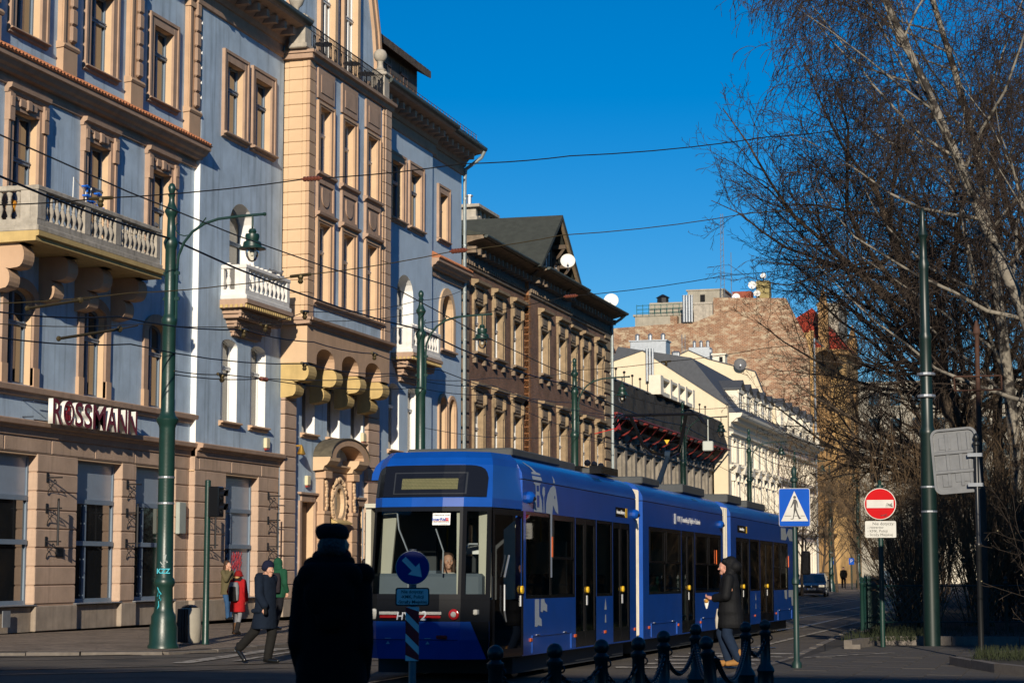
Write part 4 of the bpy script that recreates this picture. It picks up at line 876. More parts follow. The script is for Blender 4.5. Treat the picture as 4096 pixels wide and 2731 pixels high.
# ------------------------------------------------------------------ grey palace under scaffold netting
M_GREY = mat("render_grey", (0.24,0.21,0.17), .95, .35, 2, .5, 20, streak=.35)
M_NET = mat("scaffold_net", (0.024,0.023,0.022), .95, .4, 3, .4, 40)
M_REDSTEEL = mat("red_steel", (0.20,0.028,0.024), .6, .3, 4)
M_CREAM = mat("plaster_cream", (0.66,0.55,0.38), .9, .08, 1, .1, 30, streak=.06)
M_CREAMW = mat("plaster_ivory", (0.70,0.64,0.52), .9, .1, 2, .1, 30)
M_PINK = mat("plaster_pinkish", (0.62,0.50,0.44), .9, .1, 2, .1, 30)
M_TAN = mat("plaster_tan", (0.46,0.29,0.12), .9, .25, 1.2, .3, 20, streak=.3)
M_TAND = mat("plaster_tan_dark", (0.30,0.18,0.075), .9, .3, 1.2, .3, 20, streak=.3)
M_FIRE = brick_mat("brick_patched", (0.30,0.135,0.072), (0.19,0.085,0.05), (0.40,0.31,0.21), .36, .125, patch=((0.44,0.35,0.24), 1.3, .50), dark=.3, bump=.6, msize=.02)
M_SLATE = mat("slate_roof", (0.065,0.07,0.08), .7, .2, 4, .3, 20)
M_REDROOF = mat("red_tile_roof", (0.30,0.035,0.015), .8, .25, 3, .5, 20)
M_CONC = mat("concrete_light", (0.33,0.30,0.24), .9, .2, 1.5, .2, 20, streak=.2)
XG = -25.9
GB = thing("palace_front", "grey sooty palace front under dark scaffold netting on red brackets", "building", (-25.9, 129, -.3))
MB().box(-40,-26.5,107.5,146,-.4,12.4).build("core", M_DARK, GB)
cs = [109.2+i*2.75 for i in range(14)]
w = MB(); hs_ = [(c-.55,c+.55,z0,z1,0) for c in cs for z0,z1 in ((.9,3.4),(4.6,8.2))]
wall(w, XG, 107.5, 146, -.4, 12.2, hs_); w.build("wall", M_GREY, GB, rn=False)
for c in cs:
    for z0,z1 in ((.9,3.4),(4.6,8.2)): win(GB, XG, c-.55, c+.55, z0, z1, .3, M_GREY, M_FRAMEB, M_PANE, sur=(.22,.1,M_GREY,.25), transom=.7)
    p = MB(); p.box(XG,XG+.22,c+1.05,c+1.65,4.3,8.9); p.box(XG,XG+.28,c+1.0,c+1.7,4.2,4.6); p.box(XG,XG+.30,c+1.0,c+1.7,8.9,9.4,bv=.06); p.sphere((XG+.25,c+1.35,9.1),(.16,.3,.22),6); p.build("pilaster", M_GREY, GB)
    p = MB(); p.prism([(c-.85,8.5),(c+.85,8.5),(c,9.05)],'x',XG,XG+.25); p.build("pediment", M_GREY, GB)
for z in (4.0, 9.45): 
    p = MB(); moulding(p, XG, 107.5, 145.9, [(0,z),(.12,z+.02),(.3,z+.16),(.32,z+.26),(0,z+.3)]); p.build("string_course", M_GREY, GB)
n_ = MB(); yy = np.linspace(107.6,145.9,60); zz = [12.1,11.6,11.1,10.6,10.15]
V = [(XG+.95+.10*math.sin(y*2.1+j)+.05*math.sin(y*5.3+j*2)+(.25*j/4), y, z-.25*j/4*abs(math.sin(y*1.1))) for y in yy for j, z in enumerate(zz)]
n_.add(V,[(i*5+j,(i+1)*5+j,(i+1)*5+j+1,i*5+j+1) for i in range(59) for j in range(4)]); n_.add([(XG,107.6,12.3),(XG,145.9,12.3),(XG+.95,145.9,12.1),(XG+.95,107.6,12.1)],[(0,1,2,3)]); n_.quad((XG,107.62,12.25),(XG+.9,107.62,12.1),(XG+1.1,107.62,10.1),(XG,107.62,10.1)); n_.build("netting", M_NET, GB, rn=False)
for i in range(13):
    y = 108.1+i*2.95; f = MB(); f.tube([(XG,y,10.0),(XG+1.5,y,10.05)],.06,5); f.tube([(XG,y,8.9),(XG+.95,y,9.45),(XG+1.45,y,10.0)],.05,5); f.tube([(XG+.12,y,8.6),(XG+.12,y,10.4)],.05,5); f.build("red_bracket", M_REDSTEEL, GB)
f = MB(); f.tube([(XG+1.5,107.9,10.05),(XG+1.5,145.4,10.05)],.06,5); f.tube([(XG+1.0,107.9,10.0),(XG+1.0,145.4,10.0)],.05,5); f.build("debris_deck", M_REDSTEEL, GB)
r_ = MB(); r_.prism([(XG+.7,12.28),(-28.5,12.7),(-36,12.7),(-36,12.2),(XG+.7,12.2)],'y',107.6,146); ro = r_.build("roof", mat("zinc_roof",(.22,.23,.25),.5,.2,2,metal=.3), GB)
b = MB(); b.box(-25.35,-24.6,121.2,122.1,12.2,13.4); b.box(-25.35,-24.7,122.1,132.6,12.2,12.45); b.box(-25.35,-24.7,122.1,132.6,13.2,13.36)
for i in range(4): b.box(-25.35,-24.65,124.6+i*2.6,125.2+i*2.6,12.2,13.42)
bo = b.build("attic_balustrade", M_CREAMW, GB)
for i in range(20):
    baluster(bo, (-25.0,122.4+i*.52,12.45), M_CREAMW)
ins = MB()
for i in range(15):
    y = 108.6+i*2.2; ins.tube([(-25.1,y,12.2),(-25.1,y,12.85)],.03,4); ins.sphere((-25.1,y,12.8),.09,6)
ins.build("roof_insulators", M_IRON, ro)
# old little roofs between the brick house and the fire wall
OH = thing("old_house", "low brown roofed house squeezed in behind the brick house", "building", (-34,122,0)); b = MB(); b.box(-38,-29,116,126,0,15.6); b.build("wall", M_TAND, OH)
b = MB(); b.prism([(115.6,15.4),(126.4,15.4),(121,18.0)],'x',-38.4,-28.6); b.build("roof", mat("rusty_sheet_roof",(.10,.045,.03),.8,.3,2), OH)
# ------------------------------------------------------------------ cream house with dormers
def dormer(parent, X, y, zb, w, h, d, mw, mr):
    b = MB(); b.box(X-d,X,y-w/2,y+w/2,zb,zb+h); b.box(X,X+.06,y-w/2,y-w/2+.25,zb,zb+h); b.box(X,X+.06,y+w/2-.25,y+w/2,zb,zb+h); b.box(X-.02,X+.12,y-w/2-.08,y+w/2+.08,zb+h-.28,zb+h)
    b.prism([(y-w/2,zb+h),(y+w/2,zb+h),(y,zb+h+.62)],'x',X-d,X+.02); o = b.build("dormer", mw, parent)
    for s_ in (-1,1):
        r = MB(); P = [(y+s_*(w/2+.2),zb+h-.04),(y,zb+h+.68),(y,zb+h+.78),(y+s_*(w/2+.2),zb+h+.08)]
        r.add([(x,*p) for x in (X+.25,X-d-1.2) for p in P],[(0,1,2,3),(7,6,5,4),(0,4,5,1),(1,5,6,2),(2,6,7,3),(3,7,4,0)]); r.build("dormer_roof", mr, o)
    g_ = MB(); g_.box(X+.0,X+.012,y-w/2+.3,y+w/2-.3,zb+.25,zb+h-.4); g_.build("window", M_PANE, o)
    f = MB(); f.box(X+.012,X+.03,y-.05,y+.05,zb+.25,zb+h-.4); f.box(X+.012,X+.03,y-w/2+.3,y+w/2-.3,zb+h*.55,zb+h*.55+.08); f.build("frame", M_FRAMEW, o)
def terrace(name, lab, y0, y1, zc, m, mt, nb, dorm, drw, peds=False):
    t = thing(name, lab, "building", (XA,(y0+y1)/2,-.3)); MB().box(-36,-25.2,y0+.02,y1-.02,-.4,zc-.1).build("core", M_DARK, t)
    st = (y1-y0)/nb; cs = [y0+st*(i+.5) for i in range(nb)]
    rows = [(.8,3.6),(5.0,8.0),(9.3,10.9)]
    w = MB(); wall(w, XA, y0, y1, -.4, zc, [(c-.55,c+.55,a,b,0) for c in cs for a,b in rows]); w.build("wall", m, t, rn=False)
    for c in cs:
        for a,b in rows: win(t, XA, c-.55, c+.55, a, b, .3, m, M_FRAMEW, M_PANE, sur=(.25,.12,mt,.2), transom=.66)
        if peds:
            p = MB(); p.prism([(c-1.05,8.5),(c+1.05,8.5),(c,9.2)],'x',XA,XA+.42); p.box(XA,XA+.3,c-1.0,c-.75,7.9,8.5); p.box(XA,XA+.3,c+.75,c+1.0,7.9,8.5); p.build("pediment", mt, t)
        p = MB(); p.box(XA,XA+.16,c+st/2-.3,c+st/2+.3,4.7,8.4); p.box(XA,XA+.24,c+st/2-.35,c+st/2+.35,8.2,8.45); p.build("pilaster", mt, t)
    for z in (4.3, 8.75, 11.2):
        p = MB(); moulding(p, XA, y0, y1, [(0,z),(.12,z+.02),(.14,z+.14),(.3,z+.18),(.32,z+.3),(0,z+.34)]); p.build("string_course", mt, t)
    p = MB(); moulding(p, XA, y0, y1, [(0,zc-1.0),(.1,zc-.98),(.14,zc-.7),(.3,zc-.62),(.55,zc-.4),(.85,zc-.32),(.95,zc-.18),(1.0,zc),(0,zc)]); e = p.build("eaves_cornice", mt, t)
    p = MB()
    for i in range(int((y1-y0)/.7)): p.box(XA+.02,XA+.6,y0+.2+i*.7,y0+.45+i*.7,zc-.62,zc-.38)
    p.build("modillions", mt, e)
    p = MB(); p.prism([(XA+.5,zc+.02),(-27.4,zc+4.2),(-33,zc+5.2),(-36,zc)],'y',y0,y1); ro = p.build("roof", M_SLATE, t)
    for y in dorm: dormer(t, XA-.15, y, zc+.02, *drw, m, M_SLATE)
    return t, ro
CH, cro = terrace("cream_house", "cream plastered house with a row of slate roofed dormers", 146.55, 171.5, 12.9, M_CREAMW, M_CREAMW, 7, [152.8,156.6,160.4,164.2,168.0], (2.3,2.2,2.4), True)
# its bare stepped party wall, seen end-on
def party(parent, Y, pts, th=.5, m=M_CREAM, cap=True):
    b = MB(); b.prism(pts,'y',Y,Y+th); o = b.build("party_wall", m, parent)
    if cap:
        c_ = MB()
        for p, q in zip(pts[:-1],pts[1:]):
            if abs(q[0]-p[0]) > .3 and min(p[1],q[1]) > 10: c_.add([(x,y,z+dz) for (x,z) in (p,q) for y in (Y-.1,Y+th+.1) for dz in (.003,.08)],[(0,1,3,2),(4,6,7,5),(0,4,5,1),(2,3,7,6),(1,5,7,3),(0,2,6,4)])
        c_.build("wall_cap", M_SLATE, o)
    return o
party(CH, 146.0, [(-40,6),(-40,14.7),(-33.3,16.9),(-31.0,17.65),(-24.62,13.4),(-24.62,6)])
b = MB(); 
for i in range(3): b.tube([(-30.65+i*.22,145.85,15.2),(-30.65+i*.22,145.85,17.8)],.10,8)
b.build("flue_pipes", M_STEEL, CH)
for (x0,x1,y,z0,z1) in ((-32.4,-29.6,148,15.5,18.6),(-29.4,-28.3,147.2,14.8,17.1)):
    b = MB(); b.box(x0,x1,y,y+1.6,z0,z1,bv=.03); b.box(x0-.08,x1+.08,y-.08,y+1.7,z1,z1+.09)
    for i in range(3): b.box(x0+.15+i*(x1-x0-.3)/2.4,x0+.15+i*(x1-x0-.3)/2.4+.22,y-.02,y,z1-.42,z1-.16)
    o = b.build("ventilation_box", M_STEEL, CH)
    for i in range(3): MB().lathe([(.16,0),(.16,.45),(.22,.47),(.05,.6)],(x0+.4+i*(x1-x0-.8)/2,y+.8,z1+.09),8).build("vent_cowl", M_STEEL, o)
PH, pro = terrace("pale_pink_house", "pale pinkish house with five dormers and latticed parapets", 171.8, 196.6, 13.1, M_PINK, M_CREAMW, 8, [], (2.3,2.2,2.4))
for i in range(5):
    y = 174.0+i*4.9; dormer(PH, XA+.05, y, 13.12, 2.0, 2.3, 2.2, M_CREAMW, M_SLATE)
    b = MB(); yb = y+1.35
    b.box(XA+.3,XA+.42,yb,yb+2.6,13.12,13.25); b.box(XA+.3,XA+.42,yb,yb+2.6,14.5,14.65)
    for j in range(6): b.box(XA+.32,XA+.4,yb+j*.5,yb+j*.5+.12,13.25,14.5)
    for j in range(3): b.box(XA+.33,XA+.39,yb,yb+2.6,13.5+j*.33,13.58+j*.33)
    b.build("parapet_lattice", M_CREAMW, PH)
party(PH, 171.0, [(-40,6),(-40,19),(-33.3,19.8),(-32.2,20.3),(-30.5,19.5),(-26.4,18.3),(-25.4,15.7),(-24.7,15.5),(-24.62,13.4),(-24.62,6)])
for (x0,x1,y,z0,z1) in ((-32.4,-30.5,172,17.5,20.7),(-33.0,-30.6,169.6,16.8,18.6)):
    b = MB(); b.box(x0,x1,y,y+1.4,z0,z1,bv=.03); 
    for i in range(3): b.box(x0+.3+i*.75,x0+.55+i*.75,y-.02,y,z1-.5,z1-.25)
    o = b.build("ventilation_box", M_STEEL, PH)
    for i in range(3): MB().lathe([(.14,0),(.14,.5),(.2,.52),(.04,.66)],(x0+.4+i*.6,y+.7,z1),8).build("vent_cowl", M_STEEL, o)
b = MB(); b.box(-30.2,-29.1,171.6,172.8,17.5,19.9); b.box(-30.3,-29.0,171.5,172.9,19.9,20.05); b.box(-29.6,-29.3,171.58,171.6,19.3,19.75,1); b.build("chimney", [M_CREAMW,M_DARK], PH)
b = MB(); 
for dx in (0,.28): b.tube([(-32.9+dx,171.6,18.0),(-32.9+dx,171.6,21.8)],.03,4)
for i in range(9): b.tube([(-32.9,171.6,18.3+i*.4),(-32.62,171.6,18.3+i*.4)],.02,4)
b.build("roof_ladder", M_STEEL, PH)
dish((-27.6,170.6,18.9), .55, "dark round satellite dish on the pale party wall", .2, mat("dish_dark",(.09,.09,.095),.6))
# ------------------------------------------------------------------ big patched brick fire wall house with roof plant
FW = thing("fire_wall_house", "tall house showing a huge patched bare brick fire wall, with roof terrace and antennas", "building", (-34,197,0))
b = MB(); b.prism([(-50,5),(-50,25.3),(-38.75,25.8),(-38.75,26.6),(-38.05,26.6),(-38.05,25.8),(-36.2,25.9),(-34.35,26.6),(-34.35,28.3),(-27.1,28.0),(-25.3,24.2),(-24.9,22.7),(-24.9,5)],'y',196,197); b.build("fire_wall", M_FIRE, FW)
b = MB(); b.box(-50,-25,197,215,0,24.6); b.build("wall", M_CONC, FW)
b = MB(); b.box(-42.8,-36.6,198,205,24.6,26.9); b.box(-43.0,-36.4,197.9,205.1,26.9,27.1); b.box(-41.5,-37.4,199,205,27.1,28.4); b.build("roof_storey", M_CONC, FW)
b = MB(); b.box(-37.7,-34.0,200,205,27.0,29.6); b.box(-37.85,-33.85,199.9,205.1,29.6,29.75); b.box(-36.4,-35.9,199.97,200,28.2,29.2,1); b.build("lift_house", [M_CONC,M_DARK], FW)
b = MB(); b.box(-36.5,-34.4,196.9,199,25.5,27.8); b.box(-36.6,-34.3,196.8,199.1,27.8,28.0); b.build("chimney", M_STONE, FW)
for i in range(4): MB().lathe([(.13,0),(.13,2.6),(.17,2.62),(.17,2.7)],(-37.3+i*.27,195.7,25.9),8).build("flue_pipe", M_STEEL, FW)
b = MB(); 
for z in (27.3,27.7,28.1): b.tube([(-42.6,197.9,z-.1),(-34.4,197.9,z)],.03,4)
for i in range(14): b.tube([(-42.6+i*.63,197.9,26.9),(-42.6+i*.63,197.9,28.1)],.03,4)
b.build("terrace_railing", mat("railing_green",(.03,.12,.10),.5), FW)
b = MB(); b.box(-32.5,-30.6,196.5,198.0,28.0,28.9); b.build("chimney", mat("chimney_red",(.26,.07,.04),.9,.3,3), FW)
b = MB(); b.box(-30.2,-28.9,197.2,198.6,28.0,30.0); b.build("roof_hut", mat("hut_ochre",(.30,.24,.10),.9,.3,2), FW)
for p, r in (((-30.5,196.7,29.5),.42),((-32.1,196.4,28.3),.4),((-29.4,196.8,30.4),.3),((-30.0,196.4,28.6),.35)): dish(p, r, {(-30.5,196.7,29.5):"white satellite dish beside the ochre roof hut, left of it",(-32.1,196.4,28.3):"white satellite dish lowest by the red chimney on the fire wall",(-29.4,196.8,30.4):"small white satellite dish on top of the ochre roof hut",(-30.0,196.4,28.6):"white satellite dish at the foot of the ochre roof hut"}[p], .1)
for x, h, lab in ((-33.9,9.0,"tall lattice radio mast on the brick fire wall house"),(-33.0,5.0,"thin whip antenna right of the lattice mast")):
    t = MB()
    if h > 6:
        for dx in (-.2,.2): t.tube([(x+dx,199,28.3),(x+dx*.5,199,28.3+h)],.035,4)
        for i in range(14): t.tube([(x-.2+.007*i,199,28.6+i*.6),(x+.2-.007*i,199,28.9+i*.6)],.02,3)
    else: t.tube([(x,199,28.3),(x,199,28.3+h)],.035,4)
    tag(t.build("radio_mast", M_STEEL), lab, "antenna")
b = MB(); b.lathe([(.6,0),(.6,.5),(.75,.55),(.1,.9)],(-40.2,199.5,28.4),8); b.build("roof_cowl", M_IRON, FW)
dish((-44.6,195,28.2), .75, "large white satellite dish on a mast left of the roof terrace", .15)
# ------------------------------------------------------------------ tan corner house with turret
TN = thing("tan_corner_house", "tan plaster corner house with a turret, balconies and red tiled roofs", "building", (-24.6,212,-.3))
MB().box(-40,-25.3,197.2,230,-.4,22.6).build("core", M_DARK, TN)
cs = [199.0,202.4,205.8,209.2]
w = MB(); rows = [(1,4),(5.6,8.6),(10,13),(14.6,17.4),(18.8,21.4)]
wall(w, XA, 197.2, 212.0, -.4, 22.6, [(c-.6,c+.6,a,b,0) for c in cs for a,b in rows]); w.build("wall", M_TAN, TN, rn=False)
for c in cs:
    for i,(a,b) in enumerate(rows):
        win(TN, XA, c-.6, c+.6, a, b, .3, M_TAN, M_FRAMEB, M_PANE, sur=(.28,.14,M_TAND,.3))
        if i in (2,3): p = MB(); moulding(p, XA, c-1.05, c+1.05, [(0,b+.4),(.3,b+.45),(.36,b+.65),(0,b+.75)]); p.box(XA,XA+.5,c-1.0,c-.7,a-.5,a-.05); p.box(XA,XA+.5,c+.7,c+1.0,a-.5,a-.05); p.box(XA,XA+.6,c-1.1,c+1.1,a-.12,a); p.build("window_hood", M_TAND, TN)
for z in (4.6,9.3,18.1): p = MB(); moulding(p, XA, 197.2, 212, [(0,z),(.2,z+.05),(.4,z+.2),(.42,z+.35),(0,z+.4)]); p.build("string_course", M_TAND, TN)
p = MB(); moulding(p, XA, 197.0, 212.5, [(0,22.2),(.3,22.3),(.6,22.7),(1.3,22.85),(1.35,23.1),(0,23.1)]); p.build("eaves_cornice", M_TAND, TN)
p = MB(); p.prism([(XA+.9,23.1),(-29,28.2),(-34,28.2),(-34,23.1)],'y',198.5,212); ro = p.build("roof", M_REDROOF, TN)
p = MB(); p.box(-24.95,-24.5,197.0,197.3,0,24.8); p.box(-27.4,-24.6,196.95,197.25,22.8,24.6); p.build("corner_pilaster", M_TAN, TN)
p = MB(); p.prism([(-29.0,25.0),(-29,27.6),(-26.2,24.6),(-25.4,23.0),(-25.8,23.0)],'y',197.9,198.3); p.build("gable_verge", M_CREAMW, TN)
tc = [(XA+.6,212.4),(XA+1.4,214.0),(XA+1.4,226),(XA+.6,230),(-34,230),(-34,212.4)]
p = MB(); p.prism(tc,'z',-.4,24.0); p.build("turret", M_TAN, TN)
p = MB(); p.prism([(x+(.5 if x > -30 else 0),y+(-.4 if y < 220 else .4)) for x,y in tc],'z',24.0,24.5); p.build("turret_cornice", M_TAND, TN)
p = MB(); P = [(x+(.5 if x > -30 else 0),y+(-.4 if y < 220 else .4),24.5) for x,y in tc]; p.add(P+[(-27,216,29.5),(-27,224,29.5)],[(0,1,6),(1,2,7,6),(2,3,7),(3,4,7),(4,5,6,7),(5,0,6),(0,5,4,3,2,1)]); p.build("turret_roof", M_REDROOF, TN)
for x, y, h in ((-25.2,211.2,31.2),(-24.0,228.5,29.2)):
    p = MB(); p.box(x-.5,x+.5,y-.5,y+.5,23,h-2.5); p.add([(x-.6,y-.6,h-2.5),(x+.6,y-.6,h-2.5),(x+.6,y+.6,h-2.5),(x-.6,y+.6,h-2.5),(x,y,h)],[(0,1,4),(1,2,4),(2,3,4),(3,0,4),(3,2,1,0)]); p.build("pinnacle", M_TAND, TN)
p = MB(); p.box(-26.8,-24.6,220,229,24.5,30.2); p.box(-27.0,-24.4,219.8,229.2,30.2,30.5); p.build("corner_gable", M_CONC, TN)
for z0,z1,m_ in ((19.0,21.6,M_PANE),(14.9,17.2,M_PANE),(9.6,12.0,M_PANE),(4.6,7.4,M_PANE)):
    X = XA+1.41; 
    for y in (215.2,222.0): win(TN, X, y-.55, y+.55, z0, z1, .03, M_TAN, M_FRAMEW if z0 < 18 else M_FRAMEB, m_, arch=.5 if z0 > 18 else 0, sur=(.25,.12,M_TAND,.2))
for z in (13.2,8.0):
    p = MB(); p.box(XA+.6,XA+2.4,211,215.8,z,z+.25); p.box(XA+2.25,XA+2.4,211,215.8,z+1.0,z+1.15)
    for i in range(14): p.box(XA+2.28,XA+2.36,211.1+i*.35,211.22+i*.35,z+.25,z+1.0)
    for i in range(4): p.box(XA+.8+i*.42,XA+.9+i*.42,211,211.1,z+.25,z+1.0)
    p.prism([(XA+.6,z-.02),(XA+2.2,z-.02),(XA+1.6,z-.6),(XA+.6,z-1.3)],'y',211.6,212.3); p.build("balcony", M_TAND, TN)
p = MB(); p.box(-26,-25,231,233,22,25.4); p.build("chimney", MATS["chimney_red"], TN)
p = MB(); p.tube([(XA+.12,197.0,24.0),(XA+.12,197.0,-.3)],.13,6); p.build("downpipe", M_STEEL, TN)
# far pale block closing the street
FB = thing("pale_apartment_block", "pale plain apartment block far down the street behind bare trees", "building", (-20,300,-.3))
p = MB(); p.box(-34,10,300,315,-.3,28.5); p.box(-34.3,10.3,299.8,315.2,28.5,28.9); p.build("wall", M_CONC, FB)
pw = None
for j in range(7):
    for i in range(13):
        x, z = -32.5+i*3.2, 2.5+j*3.8
        if pw is None: pw = MB().box(0,1.5,-.05,.0,0,1.9).build("window", M_PANE, FB, world=False); pw.location = Vector((x,300,z))-origin_of(FB)
        else: inst(pw, FB, Vector((x,300,z))-origin_of(FB), "window")
# houses behind the park trees on the right
def plain_house(name, lab, x0, x1, y0, y1, h, m):
    t = thing(name, lab, "building", ((x0+x1)/2,y0,-.3)); p = MB(); p.box(x0,x1,y0,y1,-.3,h); p.box(x0-.3,x1+.3,y0-.3,y1+.3,h,h+.4); p.build("wall", m, t)
    f = None
    for j in range(int((h-1)//3.6)):
        for i in range(int((x1-x0-1)//3)):
            q = Vector((x0+1.2+i*3,y0,1.6+j*3.6))
            if f is None: f = MB().box(0,1.2,-.05,0,0,1.9).build("window", M_PANE, t, world=False); f.location = q-origin_of(t)
            else: inst(f, t, q-origin_of(t), "window")
plain_house("pale_house", "pale house glimpsed through the park trees", 0, 26, 190, 202, 14, M_CONC)
plain_house("low_kiosk_house", "low cream pavilion at the end of the street", -15, -9, 215, 222, 4.2, M_CREAMW)

for i,(y0,y1,h) in enumerate(((20,52,17),(54,84,19),(86,120,16),(122,160,18),(162,215,17))):  # houses added out of view to block horizon glow in the window reflections
    plain_house("park_side_house", ["plain house across the park, nearest to the junction","plain taller house across the park, second from the junction","plain house across the park, third from the junction","plain house across the park, fourth from the junction","plain house across the park, farthest from the junction"][i], 58, 72, y0, y1, h, M_TAND)
# ------------------------------------------------------------------ tram (built in its own frame: x across, y backwards from the nose, z up)
M_TB = mat("tram_blue", (0.004,0.066,0.34), .30, .16, 1.6, spec=.5, coat=.3)
M_TBL = mat("tram_black", (0.008,0.008,0.009), .18, spec=.5)
M_TG = glass_mat("tram_glass", (.58,.59,.53), ior=1.36); M_TGD = glass_mat("tram_glass_dark", (.16,.17,.17), ior=1.36)  # far-side glass tinted darker to keep the view behind it dim
M_WS = glass_mat("windscreen_glass", (.72,.76,.76), ior=1.35)
M_BEL = mat("bellows_cream", (.66,.60,.48), .8, .15, 5)
M_INT = mat("tram_interior_beige", (.50,.48,.39), .6, .06, 2)
M_INTD = mat("tram_interior_grey", (.045,.05,.055), .7)
M_DASH = mat("tram_dash", (.10,.125,.15), .6, .1, 4)
M_DECO = mat("tram_deco_grey", (.36,.40,.44), .5)
M_ORL = mat("marker_orange", (.65,.12,.02), .3)
M_YEL = mat("button_yellow", (.70,.42,.02), .4)
M_REDL = mat("lamp_red", (.5,.02,.02), .15)
M_LENS = mat("lamp_lens", (.62,.60,.52), .08, .2, 30, spec=1)
M_PAPER = mat("paper_white", (.80,.80,.78), .6)
M_INKB = mat("ink_blue", (.02,.06,.30), .5)
M_INKD = mat("ink_dark", (.015,.015,.018), .5)
TR = thing("tram", "long blue three-section tram with a black front and white silhouettes on its side", "tram", (-8.7, 25.6, 0))
def tb(mb, name, m, parent=None, **k): return mb.build(name, m, parent or TR, world=False, **k)
doors = [(4.6,5.97),(7.2,8.5),(13.26,14.66),(19.8,21.75),(23.4,25.6)]
wins = [(1.68,4.56),(6.02,7.16),(10.12,13.22),(14.7,17.8),(21.8,23.35),(25.65,28.3)]
secs = [(1.5,9.02),(9.62,18.08),(19.1,29.4)]
def side(s_):
    w = MB(); X = 1.2*s_
    for a, b in secs:
        if s_ < 0 and a < 2: a = 3.0
        hs_ = [(max(c,a),min(d,b),.38,2.38,0) for c,d in doors+([(.25,1.45)] if False else []) if a < c < b]+[(c,min(d,b-.05),1.15,2.38,0) for c,d in wins if a < c < b]
        wall(w, X, a, b, .36, 2.82, hs_)
        w.quad((X,a,.36),(X-.1*s_,a,.36),(X-.1*s_,a,2.82),(X,a,2.82)); w.quad((X,b,.36),(X-.1*s_,b,.36),(X-.1*s_,b,2.82),(X,b,2.82))
    return tb(w, "side_panel", M_TB, rn=False)
sp_r = side(1); side(-1)
R_PROF = [(1.2,2.835),(1.19,2.92),(1.13,3.03),(1.03,3.12),(.9,3.17),(0,3.2)]
for k,(a, b) in enumerate(secs):
    r_ = MB(); prof = R_PROF+[(-x,z) for x,z in reversed(R_PROF[:-1])]; a2 = a if k else 1.5
    V = [((x if (k or y > 2 or x > 0) else x*.88),y,z) for y in (a2,b) for x,z in prof]; n_ = len(prof)
    r_.add(V,[(i,i+1,n_+i+1,n_+i) for i in range(n_-1)]+[tuple(range(n_))[::-1],tuple(range(n_,2*n_))])
    ro = tb(r_, "roof", M_TB, smooth=True)
    gp_ = MB(); gp_.box(-1.19,1.19,a2,b,2.818,2.834); tb(gp_, "roof_seam", M_TBL)
    lv = MB()
    yc = a2+(b-a2)*.62
    for i in range(7):
        for j in range(4): 
            t = .35+j*.13; x = 1.13-.1*j; z = 3.035+.033*j; lv.add([(x+.012,yc+i*.075,z),(x+.012,yc+i*.075+.045,z),(x-.05,yc+i*.075+.045,z+.045),(x-.05,yc+i*.075,z+.045)],[(0,1,2,3)])
    tb(lv, "roof_louvre", M_TBL, kind="stuff", rn=False)
    fl = MB(); fl.box(-1.15,1.15,a,b,.34,.40); fl.box(-1.0,1.0,a+.2,b-.2,.10,.34); tb(fl, "underframe", M_INTD)
    it = MB(); it.box(-1.16,1.16,a,b,2.44,2.5)
    tb(it, "ceiling", M_INT)
# windows, window bars
for a, b in wins:
    for s_ in (1,-1):
        X = 1.194*s_
        f = MB(); f.box(X-.02,X,a,b,1.15,1.20); f.box(X-.02,X,a,b,2.33,2.38); f.box(X-.021,X-.001,a,a+.05,1.2,2.33); f.box(X-.021,X-.001,b-.06,b,1.2,2.33); n_ = 2 if b-a > 2 else 1
        for i in range(1,n_): f.box(X-.022,X,a+(b-a)*i/n_-.05,a+(b-a)*i/n_+.05,1.2,2.33)
        wf = tb(f, "window", M_TBL)
        for i in range(n_):
            c, d = a+(b-a)*i/n_+.05, a+(b-a)*(i+1)/n_-.05
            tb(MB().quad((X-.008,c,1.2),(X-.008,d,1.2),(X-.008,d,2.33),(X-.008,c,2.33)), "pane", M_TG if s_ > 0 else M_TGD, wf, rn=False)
            if s_ > 0 and not (a < 2 and i == 0) and b-a > 1.6:
                v = MB(); y0_, y1_ = c+.04, d-.02; v.box(X,X+.012,y0_,y1_,1.72,1.76); v.box(X,X+.012,y0_,y1_,2.30,2.33); v.box(X,X+.012,y0_,y0_+.04,1.76,2.3); v.box(X,X+.012,y1_-.04,y1_,1.76,2.3); tb(v, "vent_frame", M_TBL, wf)
for a, b in doors:
    for s_ in (1,-1):
        X = 1.19*s_; ym = (a+b)/2
        f = MB(); 
        for c, d in ((a,ym-.012),(ym+.012,b)): f.box(X-.03,X,c,c+.06,.38,2.38); f.box(X-.03,X,d-.06,d,.38,2.38); f.box(X-.03,X-.001,c+.06,d-.06,.38,.62); f.box(X-.03,X-.001,c+.06,d-.06,2.28,2.38)
        df = tb(f, "door", M_TBL)
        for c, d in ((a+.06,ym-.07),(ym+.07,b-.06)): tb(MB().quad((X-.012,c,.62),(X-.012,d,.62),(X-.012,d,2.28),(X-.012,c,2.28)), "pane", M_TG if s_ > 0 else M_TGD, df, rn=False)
        if s_ > 0:
            q = MB(); q.lathe([(.05,0),(.05,.03),(.035,.035)],(X,ym+.1,1.26),10,axis='x'); tb(q, "door_button", M_YEL, df)
            tb(MB().box(X,X+.004,ym+.06,ym+.14,1.02,1.17), "door_label", M_PAPER, df)
            q = MB(); q.tube([(X-.06,a+.2,.9),(X-.1,a+.22,1.3),(X-.06,a+.2,1.75)],.015,5); tb(q, "grab_rail", M_STEEL, df)
